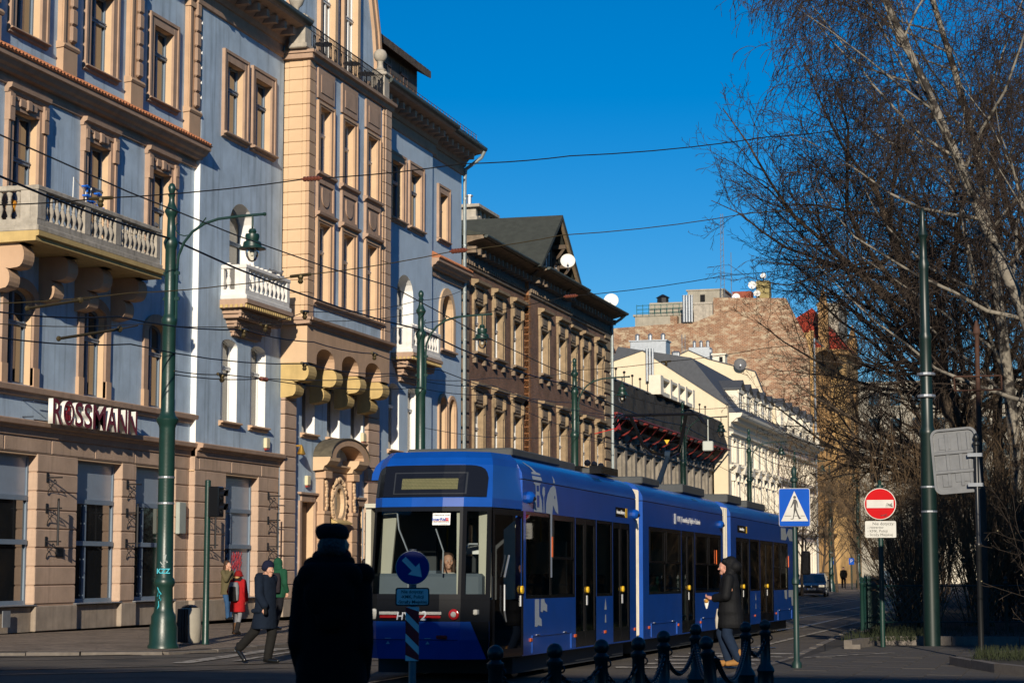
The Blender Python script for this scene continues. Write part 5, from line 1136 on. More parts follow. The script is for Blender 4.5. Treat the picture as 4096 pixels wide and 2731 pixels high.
# interior
it = MB(); 
for y in (2.9,3.4,6.4,6.9,10.7,11.6,12.6,15.3,16.3,17.2,22.2,22.9,26.2,27.2):
    for x in (-.78,.72): it.box(x-.38,x+.38,y-.2,y+.2,.4,.84,bv=.03); it.box(x-.38,x+.38,y+.16,y+.24,.84,1.5,bv=.03)
tb(it, "seats", M_INTD, kind="stuff")
it = MB()
for y in (1.9,4.58,6.0,7.18,8.62,9.8,13.24,14.68,17.9,19.4,21.78,23.38,25.62,28.4):
    it.box(-1.16,-1.08,y-.34,y+.34,.4,2.44); it.box(.95,1.12,y-.03,y+.03,.4,2.44)
for y in (4.3,7.0,13.0,14.9,21.6,25.8,8.75,17.95,28.6): it.box(-1.1,-.45,y-.02,y+.02,.4,2.44); it.box(.62,1.1,y+.10,y+.14,.4,2.0)
tb(it, "interior_panels", M_INT)
it = MB()
for y in (3.2,5.3,7.9,11.5,14.0,16.4,20.6,22.4,24.5): it.tube([(.45,y,.4),(.45,y,2.4)],.018,5); it.tube([(-.45,y,.4),(-.45,y,2.4)],.018,5)
tb(it, "grab_poles", M_YEL)
# bellows between the sections, sunlit cream pleats
for a, b in ((9.02,9.62),(18.08,19.1)):
    bl = MB(); n_ = 5
    for i in range(n_):
        y = a+(b-a)*i/n_; d = (b-a)/n_; e = 1.14
        bl.box(-e,e,y+.01,y+d*.55,.42,3.02,bv=.02); bl.box(-e+.07,e-.07,y+d*.55,y+d+.01,.5,2.95)
    tb(bl, "bellows", M_BEL)
    ed = MB(); ed.box(-1.2,1.2,b-.012,b+.012,.36,2.82); ed.box(-1.12,1.12,b-.013,b+.013,2.82,3.06); tb(ed, "end_frame", M_TB)
# nose
PC = [(-1.17,3.0),(-1.1,1.9),(-.60,.20),(-.45,.05),(0,0),(.45,0),(.74,.04),(1.08,.27),(1.2,1.5)]
LV = [(.36,.97,.05),(.62,1.0,0),(.86,1.0,0),(1.15,1.0,.03),(2.40,.985,.17),(2.52,.985,.19),(2.98,.955,.33),(3.08,.92,.42),(3.17,.85,.58),(3.2,.6,1.0)]
def npnt(i, j, out=0.0):
    z, s_, yb = LV[j]; x, y = PC[i]; fx = 1.0 if i in (0,8) and j < 6 else s_
    return (x*fx, (y if i in (0,8) else y+yb)-out, z)
def nose(name, cells, m, out=0.0, smooth=True, **k):
    b = MB()
    for i, j in cells: b.quad(npnt(i,j,out), npnt(i+1,j,out), npnt(i+1,j+1,out), npnt(i,j+1,out))
    return tb(b, name, m, smooth=smooth, rn=False, **k)
cl = lambda i0, i1, j0, j1: [(i,j) for i in range(i0,i1) for j in range(j0,j1)]
nose("bumper", cl(0,7,0,2), M_TB); nose("lamp_band", cl(0,8,2,3)+[(7,0),(7,1)], M_TBL)
nose("windscreen", cl(1,6,3,4), M_WS); nose("corner_glass", cl(6,7,3,4), M_WS); nose("brow", cl(0,8,4,5), M_TB)
nose("front_shell", [(0,3)]+cl(0,8,5,6)+cl(0,8,6,9), M_TB)
bp_ = MB()
# black destination panel, round-cornered, lying 6 mm proud of the shell
def onshell(u, z, out=.022):
    j = next(k_ for k_ in range(len(LV)-1) if LV[k_+1][0] >= z-1e-6 and LV[k_][0] <= z); t = (z-LV[j][0])/(LV[j+1][0]-LV[j][0])
    xs = [npnt(i,j)[0]*(1-t)+npnt(i,j+1)[0]*t for i in range(9)]; ys_ = [npnt(i,j)[1]*(1-t)+npnt(i,j+1)[1]*t for i in range(9)]
    x = u; y = float(np.interp(u, xs, ys_)); return (x, y-out, z)
us = [-.58,-.56,-.52,-.43,-.3,-.15,0,.15,.3,.43,.55,.64,.72,.78,.84,.90,.95,.98,1.0]; topz = [2.80,2.88,2.93,2.965,2.97,2.97,2.97,2.97,2.97,2.97,2.97,2.97,2.97,2.97,2.965,2.95,2.92,2.87,2.80]
for k_ in range(len(us)-1):
    for q in range(4):
        za = [2.535+(topz[k_]-2.535)*t for t in (q/4,(q+1)/4)]; zb = [2.535+(topz[k_+1]-2.535)*t for t in (q/4,(q+1)/4)]
        bp_.quad(onshell(us[k_],za[0]),onshell(us[k_+1],zb[0]),onshell(us[k_+1],zb[1]),onshell(us[k_],za[1]))
dpn = tb(bp_, "destination_panel", M_TBL, smooth=True, rn=False)
def onshell_rect(u0, u1, z0, z1, out):
    b = MB(); U = [u0]+[u for u in us if u0+.01 < u < u1-.01]+[u1]
    for ua, ub in zip(U[:-1],U[1:]):
        for j in range(3): za, zb = z0+(z1-z0)*j/3, z0+(z1-z0)*(j+1)/3; b.quad(onshell(ua,za,out),onshell(ub,za,out),onshell(ub,zb,out),onshell(ua,zb,out))
    return b
tb(onshell_rect(-.28,.76,2.57,2.87,.028), "display_frame", mat("display_frame",(.03,.033,.037),.25), dpn, rn=False)
tb(onshell_rect(-.26,.74,2.585,2.855,.032), "display_glass", M_TBL, dpn, rn=False)
tb(onshell_rect(-.16,.64,2.635,2.785,.036), "display", brick_mat("led_display",(.20,.19,.10),(.17,.165,.085),(.06,.06,.03),.02,.02,bump=0,dark=.1,msize=.004), dpn, rn=False)
b = MB(); f5 = lambda t,j: tuple(np.array(npnt(6,j,.006))*(1-t)+np.array(npnt(7,j,.006))*t)
b.quad(f5(.35,2),f5(1,2),f5(1,1),f5(.62,1)); b.quad(f5(.62,1),f5(1,1),f5(1,0),f5(.95,0)); tb(b, "corner_cover", M_TBL, rn=False)
# black pillars of the windscreen
for ia, ib, t0, t1 in ((1,2,.45,1.0),(5,6,.85,1.0),(6,7,0,.14),(6,7,.84,1.0),(2,3,0,.35)):
    b = MB(); f_ = lambda j,t: tuple(np.array(npnt(ia,j,.008))*(1-t)+np.array(npnt(ib,j,.008))*t)
    b.quad(f_(3,t0),f_(3,t1),f_(4,t1),f_(4,t0)); tb(b, "pillar", M_TBL, rn=False)
b = MB()
for i in range(1,7): b.quad(npnt(i,3,.009),npnt(i+1,3,.009),tuple(np.array(npnt(i+1,3,.009))*.94+np.array(npnt(i+1,4,.009))*.06),tuple(np.array(npnt(i,3,.009))*.94+np.array(npnt(i,4,.009))*.06)); b.quad(npnt(i,4,.009),npnt(i+1,4,.009),tuple(np.array(npnt(i+1,4,.009))*.95+np.array(npnt(i+1,3,.009))*.05),tuple(np.array(npnt(i,4,.009))*.95+np.array(npnt(i,3,.009))*.05))
tb(b, "windscreen_border", M_TBL, rn=False)
# front door in the nose flank
b = MB(); p0, p1 = Vector((1.095,.34,0)), Vector((1.205,1.5,0)); dv = (p1-p0)
def dq(t, z, o=.01): v = p0+dv*t; n_ = Vector((dv.y,-dv.x,0)).normalized()*o; return (v.x+n_.x, v.y+n_.y, z)
for t0,t1,z0,z1 in ((0,.07,.38,2.38),(.93,1,.38,2.38),(.07,.93,.38,.48),(.07,.93,2.3,2.38)): b.quad(dq(t0,z0),dq(t1,z0),dq(t1,z1),dq(t0,z1))
fd = tb(b, "door", M_TBL, rn=False); b = MB(); b.quad(dq(.07,.48,.004),dq(.93,.48,.004),dq(.93,2.3,.004),dq(.07,2.3,.004)); tb(b, "pane", M_WS, fd, rn=False)
b = MB(); b.quad(dq(.5,.5,-.06),dq(.88,.5,-.06),dq(.88,2.25,-.06),dq(.5,2.1,-.06)); tb(b, "door_lining", M_INT, fd, rn=False)
b = MB(); b.quad(dq(.62,.55,-.055),dq(.8,.55,-.055),dq(.8,.78,-.055),dq(.62,.78,-.055)); tb(b, "lining_vent", M_TBL, fd, rn=False)
b = MB(); b.tube([dq(.45,.85,.0),dq(.33,1.0,.03),dq(.33,1.35,.03)],.014,5); b.tube([dq(.33,1.45,.03),dq(.48,1.75,.03)],.014,5); tb(b, "grab_rail", M_STEEL, fd)
b = MB(); b.lathe([(.055,0),(.055,.03)],(1.205,1.42,1.28),10,axis='x'); tb(b, "door_button", M_YEL, fd); tb(MB().box(1.2,1.208,1.37,1.46,1.05,1.2), "door_label", M_PAPER, fd)
# cab
b = MB(); b.box(-.62,.95,.32,.9,1.02,1.50,bv=.04); b.box(-.1,.25,.5,.8,1.5,1.54); tb(b, "dashboard", M_DASH)
b = MB(); b.box(-1.1,-.25,2.05,2.1,.4,2.42); b.box(.55,1.1,2.05,2.1,.4,2.42); b.box(-.25,.55,2.05,2.1,.4,1.3); tb(b, "cab_bulkhead", M_INTD)
b = MB(); b.add([(-.60,.42,1.2),(-.38,.36,1.2),(-.30,.44,2.34),(-.52,.50,2.34),(-.60,.46,1.2),(-.38,.40,1.2),(-.30,.48,2.34),(-.52,.54,2.34)],[(0,1,2,3),(7,6,5,4),(0,4,5,1),(1,5,6,2),(2,6,7,3),(3,7,4,0)]); b.box(.86,1.03,.5,.53,1.18,2.34); b.box(.62,.66,.26,.28,1.2,2.33); tb(b, "pillar_lining", M_INT)
b = MB(); b.tube([(-.02,.12,1.3),(-.02,.15,1.75),(-.2,.24,2.1),(-.24,.27,2.36)],.013,5); b.tube([(.46,.14,1.5),(.46,.17,1.8),(.33,.24,2.1)],.012,5); b.tube([(.6,.62,1.2),(.6,.62,1.8),(.68,.64,1.9),(.8,.66,1.9)],.016,5); tb(b, "handrail", M_STEEL)
b = MB(); b.box(.22,.52,1.9,1.93,1.78,1.92); tb(b, "cab_notice", M_PAPER)
# sticker
st = MB(); Z0, Z1 = 2.15, 2.31; ys1, ys0 = .17+.0, .15
st.quad((.315,.125,Z0),(.565,.125,Z0),(.565,.15,Z1),(.315,.15,Z1)); stk = tb(st, "windscreen_sticker", M_PAPER, rn=False)
tx = lambda s_, sz, m, x, y, z, par, **k: text("lettering", s_, sz, m, par, (x,y,z), (R(90-8.5),0,0), world=False, **k)
tx("Ubezpiecza mnie", .034, M_INKD, .44, .142, 2.285, stk); tx("InterRisk", .058, M_INKB, .415, .132, 2.226, stk, bold=.002); tx("VIENNA INSURANCE GROUP", .018, M_INKD, .44, .126, 2.19, stk); tx("www.interrisk.pl", .015, M_INKD, .48, .122, 2.165, stk)
b = MB(); b.box(.33,.55,.122,.123,2.203,2.206); 
for dx,dz in ((0,0),(.022,0),(0,.022),(.022,.022)): b.sphere((.512+dx,.13,2.215+dz),(.011,.003,.011),6)
tb(b, "logo", mat("logo_red",(.6,.02,.03),.5), stk)
# lamps
for x, m_ in ((-.5,M_LENS),(.66,M_REDL)):
    b = MB(); y = onshell(x,.96)[1]; b.lathe([(.075,0),(.07,-.015),(.05,-.022),(.0,-.024)],(x,y-.004,.955),14,axis='y'); tb(b, "headlight" if x < 0 else "tail_lamp", m_, smooth=True)
    if x > 0: b = MB(); b.lathe([(.04,0),(.03,-.012),(0,-.014)],(x,y-.028,.955),10,axis='y'); tb(b, "headlight", M_LENS, smooth=True)
for x0,x1 in ((-.38,-.12),(.18,.48)):
    b = MB(); b.box(x0,x1,-.012,.012,.905,.94,bv=.004); tb(b, "tail_lamp", M_REDL); b = MB(); b.box(x0-.01,x1+.01,-.010,.01,.95,.99,bv=.004); tb(b, "indicator", M_LENS)
for x, z in ((-.6,.66),(.5,.66)): b = MB(); b.box(x-.08,x+.07,-.014,.06,z-.03,z+.02,bv=.01); tb(b, "reflector", M_REDL)
b = MB(); b.box(.90,.96,.1,.2,.95,1.02,bv=.01); tb(b, "side_repeater", M_LENS)
b = MB(); b.quad((-.64,.005,.615),(.72,-.004,.615),(.72,-.004,.622),(-.64,.005,.622)); tb(b, "bumper_joint", M_TBL, rn=False)
text("lettering", "HY", .14, M_PAPER, TR, (-.055,-.012,.925), (R(90),0,0), world=False, align='CENTER', shear=.15, bold=.003); text("lettering", "2", .17, M_PAPER, TR, (.40-.16,-.012,.93), (R(90),0,0), world=False, shear=.15, bold=.003)
for x in (-.26,.30):
    b = MB(); b.add([(x-.03,-.006,.56),(x+.03,-.006,.56),(x,-.006,.60)],[(0,1,2)]); b.quad((x-.045,-.006,.612+.02),(x+.045,-.006,.612+.02),(x+.045,-.006,.64),(x-.045,-.006,.64)); tb(b, "jacking_mark", M_DECO, rn=False)
# decoration in pale grey on the flank
XS = 1.206
def deco(P, name="silhouette", m=None, holes=()): 
    b = MB(); b.poly([(XS,y,z) for y,z in P]); return tb(b, name, m or M_DECO, rn=False)
def decor(P, m=None): b = MB(); b.poly([(XS+.003,y,z) for y,z in P]); return tb(b, "silhouette_opening", m or M_TB, rn=False)
deco([(2.08,2.81),(2.49,2.81),(2.49,2.8),(2.42,2.79),(2.42,2.66),(2.53,2.56),(2.58,2.39),(2.09,2.39),(2.1,2.55),(2.2,2.65),(2.18,2.78),(2.08,2.79)])
decor([(2.25,2.63),(2.39,2.63),(2.39,2.46),(2.25,2.46)]); decor([(2.23,2.77),(2.37,2.77),(2.37,2.69),(2.23,2.69)])
deco([(2.6,2.77),(2.7,2.76),(2.72,2.66),(2.67,2.62),(2.69,2.39),(2.63,2.39),(2.63,2.61),(2.56,2.66),(2.57,2.73)])
deco([(3.21,2.81),(3.3,2.8),(3.35,2.76),(3.47,2.53),(3.5,2.39),(3.33,2.43),(3.19,2.52),(3.14,2.38),(3.13,1.45),(3.04,1.45),(3.03,2.38),(2.76,2.39),(2.78,2.53),(2.87,2.67),(3.03,2.77)])
decor([(3.25,2.66),(3.31,2.66),(3.31,2.62),(3.25,2.62)])
deco([(2.15,1.14),(2.39,1.14),(2.39,.89),(2.52,.85),(2.54,.75),(2.33,.77),(2.29,.75),(2.15,.75)]); deco([(2.48,1.14),(2.68,1.14),(2.71,1.09),(2.84,1.05),(2.84,.95),(2.63,.98),(2.57,.95),(2.47,.96)])
# spire parts that run up the curved roof edge
def onroof(y, z): 
    xs = [p[0] for p in R_PROF][::-1]; zs = [p[1] for p in R_PROF][::-1]; x = float(np.interp(z, zs[::-1], xs[::-1])); return (x+.006,y,z+.004)
for P in ([(2.03,2.845,2.56),(2.04,2.95,2.53),(2.18,2.96,2.34),(2.1,3.02,2.2),(1.95,3.09,2.0)],[(3.2,2.845,3.31),(3.22,2.9,3.28),(3.22,2.95,3.23)]):
    b = MB()
    for (y0_,z0_,y1_),(y2_,z2_,y3_) in zip(P[:-1],P[1:]): b.quad(onroof(y0_,z0_),onroof(y1_,z0_),onroof(y3_,z2_),onroof(y2_,z2_))
    tb(b, "silhouette", M_DECO, rn=False)
for P in ([(27.0,2.77),(27.9,2.78),(28.0,2.6),(28.5,2.78),(29.2,2.78),(29.2,2.46),(28.6,2.46),(28.3,2.6),(27.9,2.46),(27.0,2.46)],[(27.5,1.14),(28.0,1.14),(28.0,.9),(27.6,.92)],[(28.3,1.14),(29.2,1.14),(29.2,.72),(28.9,.72),(28.8,.95),(28.3,.95)]): deco(P)
def sign_side(y0_, y1_, z0_, z1_, s_):
    b = MB(); b.quad((XS,y0_,z0_),(XS,y1_,z0_),(XS,y1_,z1_),(XS,y0_,z1_)); o = tb(b, "notice", M_TBL, rn=False); text("lettering", s_, .10, M_PAPER, o, (XS+.004,(y0_+y1_)/2-.07,(z0_+z1_)/2), (R(90),0,R(90)), world=False, sx=.86)
    tb(MB().box(XS,XS+.004,y1_-.14,y1_,z0_,z1_), "yellow_tab", M_YEL, o)
sign_side(7.39,8.3,2.48,2.64,"Automat biletowy"); sign_side(20.0,21.4,2.50,2.66,"Automat biletowy")
lg = MB(); lg.box(XS,XS+.003,12.52,12.68,2.49,2.69); tb(lg, "operator_logo", M_PAPER)
text("lettering", "KMK | Komunikacja Miejska w Krakowie", .16, M_PAPER, TR, (XS+.004,14.05,2.59), (R(90),0,R(90)), world=False, sx=.92)
for y, z in ((1.82,2.58),(8.85,2.56),(17.64,2.61)):
    b = MB(); b.sphere((1.22,y,z),(.09,.12,.09),10); o = tb(b, "camera_dome", M_TB, smooth=True); tb(MB().sphere((1.29,y-.03,z-.02),.035,8), "camera_eye", M_TBL, o)
for y, z in ((1.94,.57),(4.56,.56),(6.6,.57),(8.9,.56),(10.11,.56),(12.87,.55),(15.26,.55),(22.5,.56),(26.0,.56)): b = MB(); b.box(1.2,1.215,y-.06,y+.06,z-.025,z+.025,bv=.006); tb(b, "marker_lamp", M_ORL)
for y in (3.14,17.2,28.4): b = MB(); b.box(1.2,1.214,y-.03,y+.03,1.75,2.05); tb(b, "orange_marker", M_ORL)
for y0_, y1_ in ((2.0,4.3),(10.28,12.72),(15.3,17.6),(26.3,28.9)):
    b = MB(); e = .012
    for a_, b_, c_, d_ in ((y0_,y1_,.615,.63),(y0_,y0_+.025,.38,.615),(y1_-.025,y1_,.38,.615)): b.box(1.2,1.2+e,a_,b_,c_,d_)
    o = tb(b, "skirt_flap", M_TB); q = MB(); q.box(1.2,1.212,y0_+.25,y0_+.4,.62,.64); q.box(1.2,1.212,y1_-.45,y1_-.3,.62,.64); tb(q, "hinge", M_STEEL, o)
for y in (6.61,22.6):
    b = MB(); b.add([(XS,y-.08,.93),(XS,y+.08,.93),(XS,y+.05,1.0),(XS,y,1.12),(XS,y-.05,1.0)],[(0,1,2,3,4)]); b.quad((XS,y-.05,.72),(XS,y+.05,.72),(XS,y+.03,.85),(XS,y-.03,.85)); tb(b, "emblem", M_DECO, rn=False)
# rear end, mirror arm, bogies
b = MB(); b.add([(x,y,z) for (x,y) in ((-1.2,29.4),(-.7,30.6),(.7,30.6),(1.2,29.4)) for z in (.36,2.6,3.15)],[(0,3,4,1),(3,6,7,4),(6,9,10,7),(1,4,5,2),(4,7,8,5),(7,10,11,8)]); tb(b, "rear_shell", M_TBL, rn=False)
b = MB(); b.tube([(1.15,29.6,2.6),(1.35,29.7,2.62),(1.5,29.7,2.5),(1.5,29.7,2.2)],.025,6); b.box(1.38,1.62,29.6,29.8,1.55,2.2,bv=.04); tb(b, "mirror", M_TBL)
for y in (3.4,13.9,24.5):
    for s_ in (-1,1):
        for dy in (-.9,.9): b = MB(); b.lathe([(.1,-.06),(.31,-.06),(.31,.05),(.34,.06),(.34,.09),(.1,.09)],(s_*.72,y+dy,.35),18,axis='x'); tb(b, "wheel", M_RAIL)
# roof equipment
for x0,x1,y0_,y1_,h_ in ((-.75,.85,2.2,5.0,.12),(-.7,.95,7.3,8.6,.10),(-.6,.6,5.4,7.0,.16),(-.8,.9,11.0,12.6,.14),(-.7,.9,15.0,17.5,.18),(-.7,.9,20.5,22.5,.2),(-.8,.8,24,27,.18)): tb(MB().box(x0,x1,y0_,y1_,3.2,3.2+h_,bv=.02), "roof_box", mat("roof_box_grey",(.06,.065,.065),.7,.2,3))
b = MB()
for x in (.55,.9): b.box(x-.1,x+.1,7.2,8.5,3.2,3.33)
for i in range(3): b.sphere((.75,7.25+i*.5,3.38),.06,8)
tb(b, "roof_resistor", M_TBL)
# pantograph
pg = MB(); yc = 17.9
pg.box(-.6,.6,yc-1.4,yc+.9,3.22,3.3,bv=.02)
for x in (-.5,.5):
    for dy in (-1.2,.7): pg.lathe([(.08,0),(.1,.06),(.06,.1),(.1,.16),(.06,.22)],(x,yc+dy,3.15),8)
pgo = tb(pg, "pantograph_base", M_TBL)
b = MB(); b.tube([(0,yc-1.2,3.35),(0,yc+.1,4.15)],[.07,.055],8); b.tube([(-.06,yc+.1,4.15),(.06,yc+.1,4.15)],.12,8); tb(b, "pantograph_arm", mat("panto_blue",(.03,.05,.075),.4,metal=.5), pgo)
b = MB()
for s_ in (-1,1): b.tube([(s_*.06,yc+.1,4.15),(s_*.32,yc-.3,4.22),(s_*.42,yc-.6,4.35),(s_*.62,yc-1.0,4.98)],.04,6)
b.tube([(-.75,yc-1.0,4.98),(.75,yc-1.0,4.98)],.03,5); b.tube([(-.75,yc-.7,5.0),(.75,yc-.7,5.0)],.03,5)
for s_ in (-1,1):
    for dy in (-1.0,-.7): b.tube([(s_*.75,yc+dy,5.0),(s_*.88,yc+dy,4.95),(s_*1.0,yc+dy,4.78)],.025,5)
tb(b, "pantograph_head", M_TBL, pgo)
b = MB(); b.box(-.06,.06,yc-.35,yc-.33,4.4,4.55); 
TR.rotation_euler = (-.0065,0,0)
# ------------------------------------------------------------------ street lamps / tram poles
M_LG = glass_mat("lamp_glass", (.86,.84,.78), ior=1.5)
LROT = 0
LPROF = [(.30,0),(.30,.06),(.27,.10),(.27,.40),(.24,.50),(.24,.62),(.19,.70),(.175,.8),(.165,1.16),(.19,1.2),(.21,1.26),(.19,1.32),(.165,1.36),(.155,2.4),(.155,4.22),(.17,4.28),(.215,4.36),(.22,4.40),(.16,4.46),(.135,4.55),(.13,6.2),(.15,6.26),(.16,6.34),(.13,6.4),(.108,6.45),(.105,7.72),(.12,7.76),(.145,7.86),(.12,7.93),(.085,7.98),(.075,8.35),(.10,8.40),(.135,8.47),(.13,8.50),(.085,8.58),(.06,8.66),(.055,8.76),(.075,8.8),(.05,8.84),(.07,8.9),(.075,8.96),(.05,9.02),(.0,9.05)]
def lamp_post(arm=True):
    t = thing("street_lamp", "", "street lamp", (0,0,0))
    MB().lathe(LPROF,(0,0,0),18).build("post", M_GREEN, t, smooth=True)
    for z in (2.75,3.25): MB().lathe([(.16,0),(.163,.01),(.163,.03),(.16,.04)],(0,0,z),18).build("band", M_STEEL, t)
    if arm:
        b = MB(); b.tube([(.14,0,6.35),(.14,0,7.35),(.17,0,7.6),(.28,0,7.85),(.45,0,8.05),(.7,0,8.2),(1.0,0,8.28),(1.4,0,8.31),(1.95,0,8.33)],.028,7); b.sphere((1.97,0,8.33),.04,8)
        b.tube([(.55,0,8.12),(.42,0,8.0),(.28,0,7.98),(.16,0,8.02),(.1,0,8.1),(.1,0,8.2),(.14,0,8.24)],.012,5); b.tube([(.55,0,8.12),(.66,0,8.22),(.74,0,8.32)],.014,5)
        for z in (6.75,7.25): b.box(-.14,.2,-.02,.02,z-.03,z+.03)
        b.tube([(1.72,0,8.32),(1.72,0,8.02)],.02,6); b.build("lamp_arm", M_GREEN, t, smooth=True)
        b = MB(); b.lathe([(.02,.36),(.06,.35),(.08,.30),(.06,.26),(.13,.25),(.14,.2),(.12,.12),(.17,.09),(.185,.0),(.26,-.02),(.27,-.045),(.2,-.05)],(1.72,0,7.70),18); ls = b.build("lamp_shade", M_GREEN, t, smooth=True)
        b = MB(); b.lathe([(.125,0),(.13,-.06),(.115,-.14),(.07,-.22),(.0,-.25)],(1.72,0,7.65),14); b.build("lamp_globe", M_LG, ls, smooth=True, rn=False); MB().lathe([(.03,0),(.05,-.05),(.03,-.12),(0,-.14)],(1.72,0,7.65),8).build("bulb", M_PAPER, ls)
    return t
LP = [(-16.9,35.28,"nearest street lamp, tall dark green cast-iron post standing by the kerb before the shop"),(-16.8,50.5,"second street lamp from the viewer, rising behind the front of the tram"),(-16.9,68.0,"third street lamp, in front of the brick house"),(-16.7,87.1,"fourth street lamp, before the netted grey palace behind the pantograph"),(-16.6,105.1,"fifth street lamp, before the end of the scaffold netting"),(-16.8,124.4,"sixth street lamp, seen against the cream house beside the crossing sign"),(-17.0,144.4,"seventh street lamp, seen against the pinkish house near the tan corner"),(-17.5,168,"farthest street lamp, dark column by the parked bicycles")]
l0 = lamp_post()
for i, (x, y, lab) in enumerate(LP):
    o = l0 if i == 0 else copy_tree(l0)
    o.location = (x, y, gz(y)+.06); tag(o, lab, "street lamp", "green street lamps along the left kerb")
# graffiti and worn stickers on the nearest post, wrapped on its surface
M_CYAN = mat("spray_cyan",(.03,.36,.45),.6); M_TAGW = mat("spray_pale",(.45,.5,.48),.6)
def scribble(parent, base, r, z0, h, seed, m, turns=7, a0=-90, spread=26):
    q = random.Random(seed); b = MB(); P = []
    for i in range(turns*3):
        a = R(a0+q.uniform(-spread,spread)); P.append((r*math.cos(a), r*math.sin(a), z0+h*(i/(turns*3))+q.uniform(-.06,.06)))
    b.tube(P, .009, 4); return b.build("graffiti", m, parent, world=False)
scribble(l0, 0, .162, 1.55, .25, 3, M_TAGW, 4, -70); scribble(l0, 0, .165, .88, .28, 5, M_CYAN, 5, -95, 20); scribble(l0, 0, .172, .62, .25, 8, M_CYAN, 4, -95, 15)
text("graffiti", "KZZ", .13, M_CYAN, l0, (.05,-.163,1.47), (R(90),0,R(18)), world=False, bold=.004)
tp = copy_tree(l0)
M_TP = mat("tram_pole_dark",(.005,.017,.014),.4,.2,6,spec=.5)  # lamp green darkened to stand in for shade among the trees
for c in tp.children:
    if c.name.startswith("post"): old = c; c.data = MB().lathe([(.17,0),(.165,1.2),(.15,4.3),(.165,4.36),(.165,4.42),(.125,4.5),(.12,6.3),(.135,6.36),(.10,6.45),(.095,7.75),(.12,7.86),(.08,7.98),(.07,8.4),(.11,8.47),(.07,8.6),(.05,8.8),(.06,8.95),(.0,9.05)],(0,0,0),14).build("post", M_TP, None, smooth=True).data; bpy.data.objects.remove([o for o in COL.objects if o.data == c.data and o is not c and o != c][0])
for c in [c for c in tp.children if c.name.split('.')[0] in ("lamp_arm","lamp_shade","graffiti")]:
    for d in list(c.children): bpy.data.objects.remove(d)
    bpy.data.objects.remove(c)
tp.name = "tram_pole"; tp.location = (-2.88,41.56,gz(41)); tag(tp, "tall dark green tram pole without a lamp rising among the bare trees on the right", "pole"); del tp["group"]
for z in (5.55,5.1): MB().lathe([(.18,0),(.19,.02),(.18,.06)],(0,0,z),14).build("steel_collar", M_STEEL, tp, world=False)
# ------------------------------------------------------------------ overhead wires
M_WIRE = mat("wire_dark",(.02,.018,.016),.5,metal=.5); M_COPPER = mat("wire_bronze",(.10,.075,.035),.45,metal=.6); M_INS = mat("insulator_brown",(.16,.05,.03),.3)
def wire(P, r, lab, m=None, clamps=(), ins=()):
    t = thing("overhead_wire", lab, "wire", P[0]); Q = []
    for a, b in zip(P[:-1],P[1:]):
        a, b = Vector(a), Vector(b); n_ = 5
        for i in range(n_): Q.append(a.lerp(b, i/n_)-Vector((0,0,.012*(b-a).length*4*(i/n_)*(1-i/n_))))
    Q.append(Vector(P[-1])); MB().tube(Q, r, 5).build("cable", m or M_WIRE, t)
    for p in ins:
        p = Vector(p); j = min(range(len(Q)-1), key=lambda i: (Q[i]-p).length); d = (Q[j+1]-Q[j]).normalized(); b = MB()
        for i in range(5): c = Q[j]+d*(i*.07); b.tube([c-d*.018,c+d*.018],.05,8)
        b.tube([Q[j]-d*.08,Q[j]+d*.36],.02,6); b.build("insulator", M_INS, t)
    for p in clamps:
        p = Vector(p); j = min(range(len(Q)-1), key=lambda i: (Q[i]-p).length); d = (Q[j+1]-Q[j]).normalized(); b = MB()
        b.tube([Q[j]-d*.22,Q[j]+d*.22],.035,6); b.lathe([(.05,0),(.06,-.04),(.04,-.08),(.06,-.12),(.03,-.16)],tuple(Q[j]),8); b.build("clamp", M_COPPER, t)
    return t
